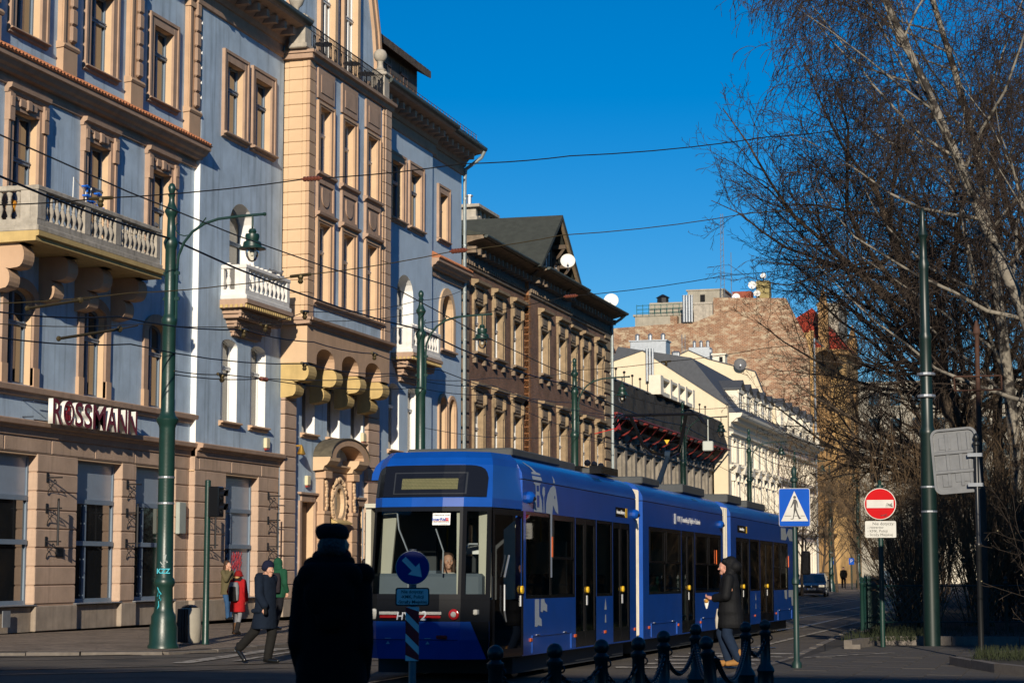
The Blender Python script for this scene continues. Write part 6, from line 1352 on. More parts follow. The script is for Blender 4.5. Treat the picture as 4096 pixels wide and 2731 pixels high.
W_ = [
 ([(-17.99,30.25,7.8),(-16.6,31.76,8.12),(-13.88,34.71,8.88),(-11.55,37.23,9.54),(-9.8,39.13,9.98),(-6.3,42.91,10.96),(-4.81,44.52,11.39),(-2.39,47.12,12.1)],.012,"topmost span wire rising from the first balcony to the birch tree",None,[(-16.6,31.76,8.12)],[(-13.88,34.71,8.88)]),
 ([(-17.94,30.27,6.08),(-16.26,32.33,6.48),(-15.06,33.82,6.77),(-14.07,35.03,7.09),(-11.88,37.72,7.87),(-10.16,39.83,8.46),(-6.86,43.88,9.46),(-2.54,49.16,10.8)],.010,"second span wire, rising from below the first balcony past the gable to the trees",M_COPPER,[(-14.07,35.03,7.09)],[(-11.88,37.72,7.87)]),
 ([(-16.75,50.65,8.1),(-15.52,51.67,8.44),(-13.49,53.34,9.05),(-9.62,56.52,9.92),(-3.86,61.26,11.21)],.011,"span wire from the second street lamp over the brick house to the trees",None,[],[(-13.49,53.34,9.05)]),
 ([(-15.82,26.71,5.45),(-16.07,31.47,5.94),(-16.39,37.72,6.43),(-16.62,42.21,6.67),(-16.87,47.02,6.9),(-17.2,53.42,7.1),(-18.31,74.39,7.84),(-19.32,93.26,8.57)],.014,"upper contact wire running under the two white balconies",M_WIRE,[(-16.39,37.72,6.43),(-16.87,47.02,6.9)],[]),
 ([(-16.34,27.6,5.18),(-16.65,33.14,5.65),(-17.21,43.16,6.28),(-17.62,50.51,6.74),(-18.29,62.39,7.47),(-20.33,98.17,8.98)],.013,"lower contact wire running past the stone scroll brackets",M_WIRE,[(-17.21,43.16,6.28)],[]),
 ([(-18.98,32.05,5.99),(-18.35,37.01,6.53),(-17.72,42.01,7.08),(-17.38,44.69,7.46),(-16.66,50.37,8.37)],.009,"thin bronze wire sagging from behind the nearest lamp post to the second lamp",M_COPPER,[(-17.72,42.01,7.08)],[]),
 ([(-16.73,35.18,5.35),(-16.74,37.45,5.49),(-16.79,48.13,6.45),(-16.83,57.42,7.23),(-16.88,67.97,8.46)],.011,"upper of two stay wires tied to the collar of the nearest lamp post",M_COPPER,[(-16.74,37.45,5.49)],[]),
 ([(-16.73,35.18,5.28),(-16.72,39.44,5.58),(-16.69,49.96,6.29),(-16.68,57.82,6.77),(-16.63,86.74,8.29)],.011,"lower of two stay wires tied to the collar of the nearest lamp post",M_WIRE,[],[(-16.72,39.44,5.58)]),
 ([(-15.41,37.21,6.54),(-15.54,38.95,6.93),(-16.23,48.55,8.42),(-16.59,53.51,9.35)],.009,"short bronze wire crossing the front of the oriel",M_COPPER,[(-15.54,38.95,6.93)],[]),
 ([(-16.85,18.0,8.15),(-16.87,27,8.05),(-16.88,35.2,7.95),(-16.8,50.5,7.9),(-16.85,68,7.9),(-16.7,87.1,7.8),(-16.6,105.1,7.75),(-16.8,124.4,7.7)],.022,"thick black feeder cable strung along the lamp posts",M_WIRE,[],[]),
 ([(-16.88,67.97,8.46),(-14.24,71.18,9.01),(-11.27,74.79,9.78),(-5.72,81.51,11.3)],.012,"span wire from the third street lamp crossing the cream party wall",None,[(-14.24,71.18,9.01)],[]),
 ([(-16.63,86.75,8.48),(-14.29,90.65,8.92),(-11.3,95.65,9.87),(-7.64,101.75,10.74)],.012,"span wire from the fourth street lamp toward the right hand trees",None,[],[]),
 ([(-16.81,50.33,5.28),(-16.8,66.35,6.05),(-16.79,86.7,7.13)],.009,"stay wire low along the brick house between two lamps",M_COPPER,[],[]),
 ([(-8.7,12,5.35),(-8.7,25,5.3),(-8.7,45,5.18),(-8.7,70,5.1),(-8.7,110,5.0),(-8.7,180,5.0)],.008,"contact wire above the track of the tram touching the pantograph",M_COPPER,[],[]),
 ([(-12.3,40,5.4),(-12.3,70,5.2),(-12.3,110,5.1),(-12.3,180,5.0)],.008,"contact wire above the far track",M_COPPER,[],[]),
]
for P, r, lab, m, cl_, ins in W_: wire(P, r, lab, m, cl_, ins)
for P, lab in (([(-16.76,29.56,5.87),(-16.39,30.7,6.14)],"upper bronze registration arm hanging over the pavement at left"),([(-16.49,30.16,5.42),(-16.19,31.8,5.76)],"lower bronze registration arm hanging over the pavement at left")):
    b = MB(); b.tube(P,.028,6); b.sphere(P[0],.05,6); b.sphere(P[1],.06,6); b.tube([P[1],(P[1][0]+.1,P[1][1]+.5,P[1][2]+.12)],.012,5); tag(b.build("registration_arm", M_COPPER), lab, "wire arm")
b = MB(); b.box(-8.83,-8.57,48.6,48.75,4.42,4.66,bv=.02); b.tube([(-8.7,48.68,4.66),(-8.7,48.68,5.2)],.015,5); tag(b.build("signal_box", mat("panel_pale",(.45,.47,.42),.5)), "pale square box hanging from the wires behind the pantograph", "box")
b = MB(); b.add([(-8.76,43.5,4.38),(-8.64,43.5,4.38),(-8.7,43.5,4.28),(-8.76,43.54,4.38),(-8.64,43.54,4.38),(-8.7,43.54,4.28)],[(0,1,2),(5,4,3),(0,3,4,1),(1,4,5,2),(2,5,3,0)]); tag(b.build("warning_triangle", M_YEL), "small yellow triangle hanging by the pantograph", "sign")
# ------------------------------------------------------------------ signs
M_SBLUE = mat("sign_blue",(.004,.075,.42),.7,.08,5,spec=.12); M_SWHITE = mat("sign_white",(.56,.55,.50),.7,.12,6,spec=.15); M_SRED = mat("sign_red",(.48,.005,.008),.7,.10,5,spec=.12); M_SBACK = mat("sign_grey_back",(.20,.205,.21),.5,.15,8,metal=.4); M_SGREY = mat("plate_grey",(.80,.75,.68),.5,.08,8); M_POST = mat("sign_post_green",(.012,.035,.03),.45,.2,6); M_BLUESHADE = mat("sign_navy",(.008,.03,.22),.35,.05)
def disc(mb, r, y0, y1, cz, n=32, mi=0, cx=0): mb.lathe([(.001,y0),(r,y0),(r,y1),(.001,y1)],(cx,0,cz),n,mi,axis='y')
def rrect(w, h, r, n=6):
    return [(sx*(w/2-r)+r*math.cos(a), sz*(h/2-r)+r*math.sin(a)) for sx,sz,a0 in ((1,1,0),(-1,1,90),(-1,-1,180),(1,-1,270)) for a in [R(a0+90*i/n) for i in range(n+1)]]
def plate(mb, w, h, r, y0, y1, cx, cz, mi=0): mb.prism([(cx+x,cz+z) for x,z in rrect(w,h,r)],'y',y0,y1,mi)
def flat(mb, pts, y, mi=0): mb.poly([(x,y,z) for x,z in pts],mi)
def rough_text(s_, size, m, parent, x, y, z, **k): return text("lettering", s_, size, m, parent, (x,y,z), (R(90),0,0), world=False, **k)
# pedestrian crossing sign
t = thing("crossing_sign", "blue square pedestrian crossing sign on a dark green post by the kerb", "sign", (-4.16,30.71,.03))
b = MB(); b.lathe([(.075,0),(.075,.1),(.045,.14),(.04,1.28),(.06,1.30),(.06,1.36),(.036,1.4),(.036,2.84),(.06,2.86),(.06,2.9),(.03,2.93),(.045,3.0),(.03,3.06),(.0,3.1)],(0,0,0),12); b.build("post", M_POST, t, smooth=True, world=False)
b = MB(); plate(b,.46,.57,.03,-.075,-.055,0,2.46); sg = b.build("sign_panel", M_SBLUE, t, world=False); b = MB(); plate(b,.475,.585,.035,-.056,-.05,0,2.46); b.build("sign_rim", M_SWHITE, sg, world=False)
b = MB(); flat(b,[(-.205,2.25),(.205,2.25),(.0,2.71)],-.077); b.build("sign_triangle", M_SWHITE, sg, world=False, rn=False)
b = MB(); Y = -.079
disc(b,.022,Y-.001,Y+.0005,2.615,16,cx=.005)
flat(b,[(-.012,2.585),(.022,2.585),(.045,2.55),(.058,2.46),(.047,2.455),(.032,2.53),(.028,2.44),(-.01,2.44),(-.006,2.52),(-.028,2.49),(-.052,2.45),(-.06,2.46),(-.038,2.51)],Y); flat(b,[(-.01,2.445),(.02,2.445),(-.015,2.36),(-.03,2.29),(-.062,2.287),(-.06,2.278),(-.02,2.278),(.0,2.355)],Y); flat(b,[(.0,2.445),(.028,2.445),(.05,2.37),(.085,2.30),(.098,2.303),(.10,2.292),(.065,2.278),(.03,2.365)],Y)
flat(b,[(-.155,2.326),(-.05,2.326),(-.05,2.334),(-.151,2.334)],Y); flat(b,[(.0,2.326),(.05,2.326),(.046,2.334),(.0,2.334)],Y); flat(b,[(.09,2.326),(.155,2.326),(.151,2.334),(.09,2.334)],Y)
b.build("walking_figure", M_INKD, sg, world=False, rn=False); t.rotation_euler = (0,0,R(9))
# no entry sign
t = thing("no_entry_sign", "round red no-entry sign with a white bar above a worn white text plate", "sign", (-3.77,40.5,.0))
b = MB(); b.lathe([(.05,0),(.05,3.15),(.07,3.16),(.07,3.2),(.03,3.22),(.04,3.27),(.0,3.32)],(0,0,0),12); b.build("post", M_GREEN, t, smooth=True, world=False)
b = MB(); disc(b,.315,-.075,-.062,2.83,40); sg = b.build("sign_rim", M_SWHITE, t, world=False); b = MB(); disc(b,.30,-.08,-.07,2.83,40); b.build("sign_panel", M_SRED, sg, world=False); b = MB(); b.box(-.265,.265,-.083,-.079,2.75,2.91); b.build("white_bar", M_SWHITE, sg, world=False)
sc_ = MB()
for i in range(7): sc_.tube([(.1+rng.uniform(0,.15),-.085,2.76+rng.uniform(0,.1)) for _ in range(3)],.004,3)
for i in range(4): sc_.tube([(.0+rng.uniform(0,.15),-.085,2.58+rng.uniform(0,.05)) for _ in range(3)],.004,3)
sc_.build("scratches", M_INKD, sg, world=False)
b = MB(); plate(b,.61,.33,.03,-.072,-.06,0,2.325); pl2 = b.build("text_plate", M_SWHITE, t, world=False)
for i,(s_,x) in enumerate((("Nie dotyczy:",-.16),("- rowerów",-.26),("- KMK, Policji",-.26),("- Straży Miejskiej",-.26))): rough_text(s_, .085 if i == 0 else .072, M_INKD, pl2, x, -.0735, 2.435-i*.073, align='LEFT')
t.rotation_euler = (0,0,R(6))
# keep right sign with striped board
t = thing("keep_right_sign", "round navy keep-right arrow sign above a text plate and striped board", "sign", (-7.66,22.77,0))
b = MB(); b.lathe([(.045,0),(.045,1.8),(.0,1.8)],(0,0,0),12); b.build("post", M_SBACK, t, smooth=True, world=False)
b = MB(); disc(b,.203,-.062,-.05,1.58,40); sg = b.build("sign_rim", M_SWHITE, t, world=False); b = MB(); disc(b,.196,-.068,-.055,1.58,40); b.build("sign_panel", M_BLUESHADE, sg, world=False)  # darker blue than the sunlit signs: shade put into the disc colour
b = MB(); ca, sa = math.cos(R(-45)), math.sin(R(-45)); A = [(-.15,-.032),(.02,-.032),(.02,-.095),(.16,.0),(.02,.095),(.02,.032),(-.15,.032)]
flat(b,[(x*ca-z*sa,1.58+x*sa+z*ca) for x,z in A],-.0695); b.build("arrow", M_SGREY, sg, world=False, rn=False)
b = MB(); plate(b,.405,.215,.03,-.066,-.05,0,1.235); pl2 = b.build("plate_rim", M_INKD, t, world=False); b = MB(); plate(b,.375,.185,.02,-.069,-.06,0,1.235); b.build("text_plate", M_SGREY, pl2, world=False)
for i,(s_,x,al) in enumerate((("Nie dotyczy:",0,'CENTER'),("-KMK, Policji",0,'CENTER'),("-Straży Miejskiej",-.0,'CENTER'))): rough_text(s_, .052, M_INKD, pl2, x, -.0705, 1.293-i*.06, align=al, bold=.0006)
b = MB(); b.box(-.08,.08,-.066,-.05,.48,1.115); sb = b.build("striped_board", M_SGREY, t, world=False)
from mathutils.geometry import intersect_line_line_2d
for i in range(-1,4):
    z0 = 1.06-i*.255; P = [(-.08,z0+.16),(-.08,z0),(.08,z0-.16),(.08,z0)]; P = [(x,min(1.115,max(.48,z))) for x,z in P]
    if len({p[1] for p in P}) > 1 and max(p[1] for p in P)-min(p[1] for p in P) > .02: b = MB(); flat(b,P,-.0675); b.build("red_stripe", mat("stripe_red",(.50,.02,.02),.5,.1,8), sb, world=False, rn=False)
t.rotation_euler = (0,0,R(15))
# traffic sign seen from behind, and its post
t = thing("sign_seen_from_behind", "grey ribbed back of a large rounded traffic sign on a thin black post", "sign", (-1.58,34.3,0))
b = MB(); b.lathe([(.05,0),(.045,1.9),(.055,1.92),(.055,1.98),(.04,2.0),(.04,3.6),(.06,3.62),(.06,3.66),(.025,3.68),(.05,3.74),(.03,3.8),(.0,3.82)],(0,0,0),12); b.build("post", mat("post_black",(.01,.011,.012),.35,.1,5), t, smooth=True, world=False)
b = MB(); plate(b,.78,1.1,.13,.06,.075,-.12,3.38); bp = b.build("panel_back", M_SBACK, t, world=False)
b = MB(); P, Q = rrect(.78,1.1,.13), rrect(.70,1.02,.10)
for i in range(len(P)):
    j = (i+1)%len(P); b.add([(p[0]-.12,y,p[1]+3.38) for y in (.02,.06) for p in (P[i],P[j],Q[j],Q[i])],[(0,3,2,1),(0,1,5,4),(2,3,7,6)])
for x in (-.25,-.03,.12): b.box(x-.03,x+.03,.045,.06,2.95,3.85,bv=.01)
for z in (3.2,3.52): b.box(-.48,.24,.03,.06,z-.03,z+.03,bv=.01)
for x,z,w_,h_ in ((-.28,3.68,.2,.2),(.0,3.1,.3,.16),(-.3,3.05,.14,.2)): b.box(x-w_/2,x+w_/2,.05,.06,z-h_/2,z+h_/2,bv=.02)
b.build("rib", M_SBACK, bp, world=False)
for z in (2.95,3.45): MB().box(-.14,.1,-.05,.05,z-.03,z+.03).build("clamp", M_STEEL, t, world=False)
bp.rotation_euler = (0,R(-4),0); t.rotation_euler = (0,0,R(-8))
# rusty pole with an empty sign frame among the trees
t = thing("rusty_pole", "rusty thin pole with an empty rectangular sign frame among the dark trees", "pole", (-2.05,46.2,-.1)); M_RUST = mat("rust_steel",(.075,.035,.022),.8,.4,6)
b = MB(); b.lathe([(.11,0),(.11,3.4),(.07,3.6),(.055,5.3),(.055,6.9),(.09,6.95),(.07,7.1),(.02,7.25)],(0,0,0),10); b.build("post", M_RUST, t, world=False, smooth=True)
b = MB(); 
for a in (((-.52,5.65),(.52,5.65)),((-.52,5.97),(.52,5.97)),((-.52,5.65),(-.52,5.97)),((.52,5.65),(.52,5.97))): b.tube([(a[0][0],-.07,a[0][1]),(a[1][0],-.07,a[1][1])],.018,4)
b.build("sign_frame", M_RUST, t, world=False)
# traffic light seen from the side
t = thing("traffic_light", "black two-lens traffic light seen side-on on a green pole by the litter bin", "traffic light", (-17.0,37.43,.03))
b = MB(); b.lathe([(.085,0),(.07,.04),(.062,1.5),(.06,3.3),(.0,3.32)],(0,0,0),12); b.build("pole", M_GREEN, t, world=False, smooth=True)
b = MB(); b.box(.07,.30,-.14,.14,2.55,3.17,bv=.02); b.box(.05,.08,-.05,.05,2.65,3.05); hd = b.build("signal_head", M_TBL, t, world=False)
for z in (2.72,3.0):
    b = MB(); n_ = 10
    for i in range(n_):
        a0_, a1_ = R(-10+200*i/n_), R(-10+200*(i+1)/n_); b.quad((.30,.11*math.cos(a0_),z+.11*math.sin(a0_)),(.46-.06*abs(math.cos(a0_)),.11*math.cos(a0_),z+.11*math.sin(a0_)),(.46-.06*abs(math.cos(a1_)),.11*math.cos(a1_),z+.11*math.sin(a1_)),(.30,.11*math.cos(a1_),z+.11*math.sin(a1_)))
    b.build("visor", M_TBL, hd, world=False, rn=False); b = MB(); b.lathe([(.1,.302),(.06,.315),(.0,.32)],(0,0,z),12,axis='x'); b.build("lens", mat("lens_dark",(.03,.03,.03),.1), hd, world=False)
# litter bin
t = thing("litter_bin", "round concrete litter bin with black slats beside the traffic light pole", "bin", (-17.28,37.3,.06))
b = MB(); b.lathe([(.19,0),(.21,.03),(.225,.3),(.215,.66),(.19,.7),(.17,.66)],(0,0,0),18); b.build("shell", M_CONC, t, world=False, smooth=True)
b = MB()
for i in range(10):
    a = R(140+i*15); b.tube([(.222*math.cos(a),.222*math.sin(a),.02),(.238*math.cos(a),.238*math.sin(a),.3),(.228*math.cos(a),.228*math.sin(a),.68)],.034,5)
b.build("slats", M_IRON, t, world=False); b = MB(); b.sphere((-.02,.02,.7),(.17,.17,.07),10); b.build("bag", M_TBL, t, world=False)
# ------------------------------------------------------------------ bollards and chains
M_BOL = mat("bollard_black",(.010,.017,.017),.38,.2,8,spec=.5)
BP = [(.12,0),(.12,.05),(.105,.08),(.10,.26),(.115,.29),(.10,.33),(.066,.38),(.06,.72),(.075,.74),(.075,.77),(.05,.79),(.045,.80)]+[(.072*math.cos(a),.855+.072*math.sin(a)) for a in [R(-50+14*i) for i in range(11)]]
bol = [(-4.83,16.59),(-4.45,17.15),(-4.28,18.22),(-4.07,18.87),(-4.22,20.83),(-4.33,23.26),(-3.41,19.43),(-3.91,24.32),(-3.83,25.36)]
bl = ["leftmost black bollard, close to the front door of the tram","second black bollard from the left, below the first tram windows","third black bollard, where the chains begin","fourth black bollard, in front of the tram's first bellows","fifth black bollard, just right of the first bellows","sixth black bollard, left of the man in the black hooded coat","short leaning black bollard at the legs of the man in the black coat","black bollard between the man in black and the crossing sign post","rightmost black bollard, nearest the crossing sign post"]
b0 = None
for (x,y),lab in zip(bol,bl):
    if b0 is None:
        b0 = thing("bollard", lab, "bollard", (0,0,0)); MB().lathe(BP,(0,0,0),16).build("post", M_BOL, b0, smooth=True, world=False); b = MB(); b.tube([(.06+.03*math.cos(a_),0,.70+.03*math.sin(a_)) for a_ in [R(i*40) for i in range(10)]],.008,4); b.build("chain_eye", M_BOL, b0, world=False); o = b0
    else: o = copy_tree(b0)
    o.location = (x,y,0); tag(o, lab, "bollard", "black bollards along the right pavement")
    if "leaning" in lab: o.rotation_euler = (0,R(-7),0)
lk = None
def chain(p, q, sag, lab):
    global lk
    p, q = Vector(p), Vector(q); t = thing("chain", lab, "chain", p, "chains hung between the bollards"); n_ = max(6,int((q-p).length*1.12/.062))
    P = [p.lerp(q,i/n_)-Vector((0,0,sag*4*(i/n_)*(1-i/n_))) for i in range(n_+1)]
    for i in range(n_):
        d = P[i+1]-P[i]; m = (P[i]+P[i+1])/2-p
        if lk is None:
            b = MB(); nn = 10
            b.tube([(.030*math.cos(a)+(.016 if math.cos(a) > 0 else -.016),.022*math.sin(a),0) for a in [2*math.pi*k/nn for k in range(nn+1)]],.0095,5); o = b.build("link", M_BOL, t, world=False, smooth=True); lk = o.data
        else: o = bpy.data.objects.new("link", lk); COL.objects.link(o); o.parent = t
        o.location = m; qx = d.to_track_quat('X','Z'); o.rotation_euler = (qx @ Matrix.Rotation(R(90 if i%2 else 0),3,'X').to_quaternion()).to_euler()
ch = [(0,1,.16,"chain between the two leftmost bollards"),(1,2,.16,"chain between the second and third bollards"),(2,3,.22,"chain between the third and fourth bollards"),(3,4,.26,"chain between the fourth and fifth bollards"),(4,5,.28,"chain between the fifth and sixth bollards"),(5,6,.3,"chain from the sixth bollard down to the leaning one"),(6,7,.34,"chain from the leaning bollard past the walker's boots"),(7,8,.2,"chain between the two rightmost bollards")]
for a, b_, s_, lab in ch: chain((*bol[a],.70),(*bol[b_],.70),s_,lab)
# ------------------------------------------------------------------ park fence
t = thing("park_fence", "low dark green iron fence with crossed wire panels around the park bed", "fence", (-4.9,48.0,0)); z0 = .05
FP = [(-4.85,47.2),(-4.95,49.0),(-3.3,49.6),(-1.7,50.2),(0.2,50.8),(3.0,51.5)]
for i,(x,y) in enumerate(FP):
    b = MB(); b.lathe([(.05,0),(.045,1.25),(.06,1.27),(.06,1.3),(.03,1.33),(.05,1.4),(.0,1.46)],(x,y,z0-.15),8); b.build("fence_post", M_GREEN, t, smooth=True)
for (xa,ya),(xb,yb) in zip(FP[:-1],FP[1:]):
    b = MB(); bars_ = []; A, B = Vector((xa,ya,0)), Vector((xb,yb,0)); n_ = max(2,int((B-A).length/.16))
    for z in (.25,1.12): b.tube([A+Vector((0,0,z)),B+Vector((0,0,z))],.018,5)
    for i in range(-4,n_+5):
        for s_ in (1,-1):
            t0, t1 = i/n_, (i+s_*5)/n_
            u0, u1 = max(0,min(1,t0)), max(0,min(1,t1))
            if abs(u1-u0) < 1e-4: continue
            za = .25+.87*(u0-t0)/(t1-t0); zb = .25+.87*(u1-t0)/(t1-t0); bars_.append([A.lerp(B,u0)+Vector((0,0,za)),A.lerp(B,u1)+Vector((0,0,zb))])
    fp = b.build("fence_panel", M_GREEN, t)
    for P_ in bars_: MB().tube(P_,.007,3).build("lattice_bar", M_GREEN, fp)
t = thing("iron_gate", "short run of spiked green iron railing at the corner of the park fence", "fence", (-5.0,49.2,0)); pk = None
for i in range(12):
    x, y = -5.0-.045*i, 49.3+i*.85
    p = MB().lathe([(.03,0),(.03,1.2),(.05,1.22),(.02,1.3),(.035,1.36),(.0,1.5)],(0,0,0),6) if pk is None else None
    if pk is None: o = p.build("railing_bar", M_GREEN, t, world=False); pk = o
    else: o = inst(pk, t, (0,0,0))
    o.location = Vector((x,y,gz(y)+.05))-origin_of(t)
b = MB(); b.tube([(-5.0,49.3,1.05),(-5.5,58.6,.9)],.02,4); b.tube([(-5.0,49.3,.35),(-5.5,58.6,.2)],.02,4); b.build("rail", M_GREEN, t)
# things on the balconies
t = thing("drying_rack", "white tubular drying rack with blue clips on the first balcony", "drying rack", (-24.0,45.2,9.68)); M_BLUEPL = mat("plastic_blue",(.01,.12,.55),.4)
b = MB(); b.tube([(-24,44.4,9.7),(-24,44.45,11.3),(-24,45.1,11.05),(-24,45.2,9.7)],.014,5); b.tube([(-24.3,45.4,9.7),(-24.0,45.4,11.2)],.014,5); b.tube([(-24,45.2,10.95),(-24,46.1,10.75)],.012,5); b.build("frame", M_FRAMEW, t)
b = MB()
for y, z in ((45.1,11.18),(45.15,10.95),(45.4,10.85),(45.75,11.1),(45.8,10.8),(46.0,10.75)): b.box(-24.06,-23.94,y-.12,y+.12,z-.02,z+.02); b.box(-24.02,-23.98,y+.06,y+.1,z-.12,z+.06)
b.build("clips", M_BLUEPL, t)
b = MB(); b.sphere((-23.95,41.95,10.2),(.14,.14,.22),8); tag(b.build("red_bundle", mat("cloth_red",(.45,.02,.02),.8)), "red bundle behind the balusters at the left end of the first balcony", "bundle"); b = MB(); b.sphere((-24.25,41.98,10.15),(.1,.12,.16),8); tag(b.build("orange_bundle", mat("cloth_orange",(.5,.22,.02),.8)), "orange bundle behind the balusters beside the red one", "bundle")
def pigeon(p, rz, lab):
    t = thing("pigeon", lab, "bird", p); b = MB(); b.sphere((0,0,.09),(.12,.06,.065),10); b.sphere((.11,0,.17),(.035,.032,.035),8); b.tube([(.07,0,.11),(.1,0,.16)],[.045,.03],7); b.tube([(-.1,0,.09),(-.2,0,.05)],[.045,.02],6); b.build("body", mat("pigeon_grey",(.08,.085,.10),.7,.3,30), t, world=False, smooth=True)
    b = MB(); b.tube([(.14,0,.165),(.17,0,.155)],[.012,.003],5); b.build("beak", M_IRON, t, world=False); b = MB(); b.tube([(0,.02,0),(0,.02,.04)],.006,4); b.tube([(0,-.02,0),(0,-.02,.04)],.006,4); b.build("legs", M_INS, t, world=False); t.rotation_euler = (0,0,rz)
pigeon((-23.48,48.1,10.56), 2.2, "grey pigeon on the far end of the stone balcony rail"); pigeon((-23.7,57.2,10.55), .4, "grey pigeon on the white balcony rail near its far end"); pigeon((-23.7,56.7,10.55), 2.9, "grey pigeon left of another on the white balcony rail")
# ------------------------------------------------------------------ people: limbs and clothes are grown as unions of tapered shapes, fused by a voxel remesh
PEND = []
class Body:
    def __init__(s): s.mb = MB()
    def cap(s, p, q, r0, r1, n=12):
        p, q = Vector(p), Vector(q); d = q-p; L_ = d.length or 1e-6; d = d/L_; a = d.orthogonal().normalized(); b = d.cross(a); rings = []
        for i in range(5): t = -math.pi/2+math.pi/2*i/4; rings.append((p+d*(r0*math.sin(t)), r0*max(.02,math.cos(t))))
        for i in range(5): t = math.pi/2*i/4; rings.append((q+d*(r1*math.sin(t)), r1*max(.02,math.cos(t))))
        V = [c+a*(r*math.cos(2*math.pi*k/n))+b*(r*math.sin(2*math.pi*k/n)) for c, r in rings for k in range(n)]; m = len(rings)
        s.mb.add(V, [(i*n+k,i*n+(k+1)%n,(i+1)*n+(k+1)%n,(i+1)*n+k) for i in range(m-1) for k in range(n)]+[tuple(range(n-1,-1,-1)),tuple((m-1)*n+k for k in range(n))]); return s
    def chain(s, pts, rs):
        for i in range(len(pts)-1): s.cap(pts[i],pts[i+1],rs[i],rs[i+1])
        return s
    def ell(s, c, r): s.mb.sphere(c, r, 14); return s
    def loft(s, rows, n=20):
        """rows: (z, rx, ry, cx, cy)"""
        V = []; m = len(rows)
        for z, rx, ry, cx, cy in rows:
            for k in range(n): t = 2*math.pi*k/n; V.append((cx+rx*math.copysign(abs(math.cos(t))**.85,math.cos(t)), cy+ry*math.copysign(abs(math.sin(t))**.85,math.sin(t)), z))
        s.mb.add(V, [(i*n+k,i*n+(k+1)%n,(i+1)*n+(k+1)%n,(i+1)*n+k) for i in range(m-1) for k in range(n)]+[tuple(range(n-1,-1,-1)),tuple((m-1)*n+k for k in range(n))]); return s
    def hand(s, w, d, palm_n, curl=.6, sc=1.0):
        """five separate fingers from a palm: w wrist, d pointing direction, palm_n palm normal"""
        w, d, nn = Vector(w), Vector(d).normalized(), Vector(palm_n).normalized(); sd_ = d.cross(nn).normalized(); pc = w+d*.045*sc
        s.cap(w, pc, .024*sc, .03*sc); s.cap(pc-sd_*.018*sc, pc+sd_*.018*sc+d*.02*sc, .022*sc, .02*sc)
        for i,(o,L_) in enumerate(((-.028,.062),(-.009,.074),(.010,.07),(.028,.055))):
            a = pc+sd_*o*sc+d*.025*sc; e = a+(d*math.cos(curl*.5)+nn*math.sin(curl*.5))*L_*.5*sc; f = e+(d*math.cos(curl*1.5)+nn*math.sin(curl*1.5))*L_*.5*sc; s.chain([a,e,f],[.0105*sc,.0095*sc,.0085*sc])
        a = pc-sd_*.03*sc-d*.015*sc; e = a-sd_*.022*sc+d*.025*sc+nn*.012*sc; s.chain([a,e,e+d*.028*sc+nn*.014*sc],[.013*sc,.0105*sc,.009*sc]); return s
    def out(s, name, m, parent, vox=.014, sm=6, label=None):
        o = s.mb.build(name, m, parent, world=False, smooth=False, rn=True); md = o.modifiers.new("r",'REMESH'); md.mode = 'VOXEL'; md.voxel_size = vox; md.use_smooth_shade = True
        if sm: k = o.modifiers.new("s",'SMOOTH'); k.factor = .5; k.iterations = sm
        PEND.append(o)
        if label: o["label"] = label
        return o
SKIN = mat("skin", (.50,.27,.18), .55, .12, 12); SKINP = mat("skin_pink", (.52,.26,.19), .55, .12, 12)
def cloth(n, c, r=.9, b=.5, s=14): return mat(n, c, r, .18, 9, b, s, spec=.15)
def head(B, c, s=1.0, face=(0,-1,0)):
    """skull, jaw, nose, brow, ears around centre c, looking along face"""
    c = Vector(c); f = Vector(face).normalized(); r = f.cross(Vector((0,0,1))).normalized(); up = r.cross(f)
    T = lambda a, b, d: c+r*(a*s)+f*(b*s)+up*(d*s)
    B.ell(c+up*.025*s, (.077*s,.077*s,.088*s)); B.cap(T(0,-.025,.03),T(0,.025,.03),.078*s,.072*s); B.cap(T(0,.03,-.055),T(0,.055,-.085),.052*s,.036*s); B.cap(T(-.02,.0,-.06),T(.02,.0,-.06),.055*s,.055*s)
    B.cap(T(0,.088,.018),T(0,.112,-.022),.010*s,.016*s); B.cap(T(-.03,.082,.036),T(.03,.082,.036),.012*s,.012*s); B.cap(T(-.02,.084,-.058),T(.02,.084,-.058),.010*s,.010*s); B.cap(T(-.018,.082,-.07),T(.018,.082,-.07),.009*s,.009*s); B.ell(T(0,.086,-.092),(.018*s,.018*s,.014*s))
    for e in (-1,1): B.cap(T(e*.076,-.012,.02),T(e*.074,-.01,-.02),.016*s,.012*s); B.cap(T(e*.045,.06,-.01),T(e*.04,.065,-.03),.026*s,.022*s)
    return T
def eyes(root, T, s=1.0):
    for e in (-1,1):
        p = T(e*.031,.081,.014); m = MB(); m.sphere(p, .011*s, 8); m.sphere(p+(T(0,1,0)-T(0,0,0)).normalized()*.007, .006*s, 6, 1); m.build("eye", [mat("eye_white",(.6,.58,.54),.2), M_INKD], root, world=False, smooth=True)
def shoe(B, a, toe, h=.05, r=.042):
    a, toe = Vector(a), Vector(toe); d = (toe-a); B.chain([a-d.normalized()*.05, a+d*.5, toe],[r,r*1.02,r*.8]); B.cap(a+Vector((0,0,.02)),a+Vector((0,0,.10)),r*1.05,r*1.0)
def person(lab, loc, rz, group=None):
    t = thing("person", lab, "person", loc, group); t.rotation_euler = (0,0,rz); return t
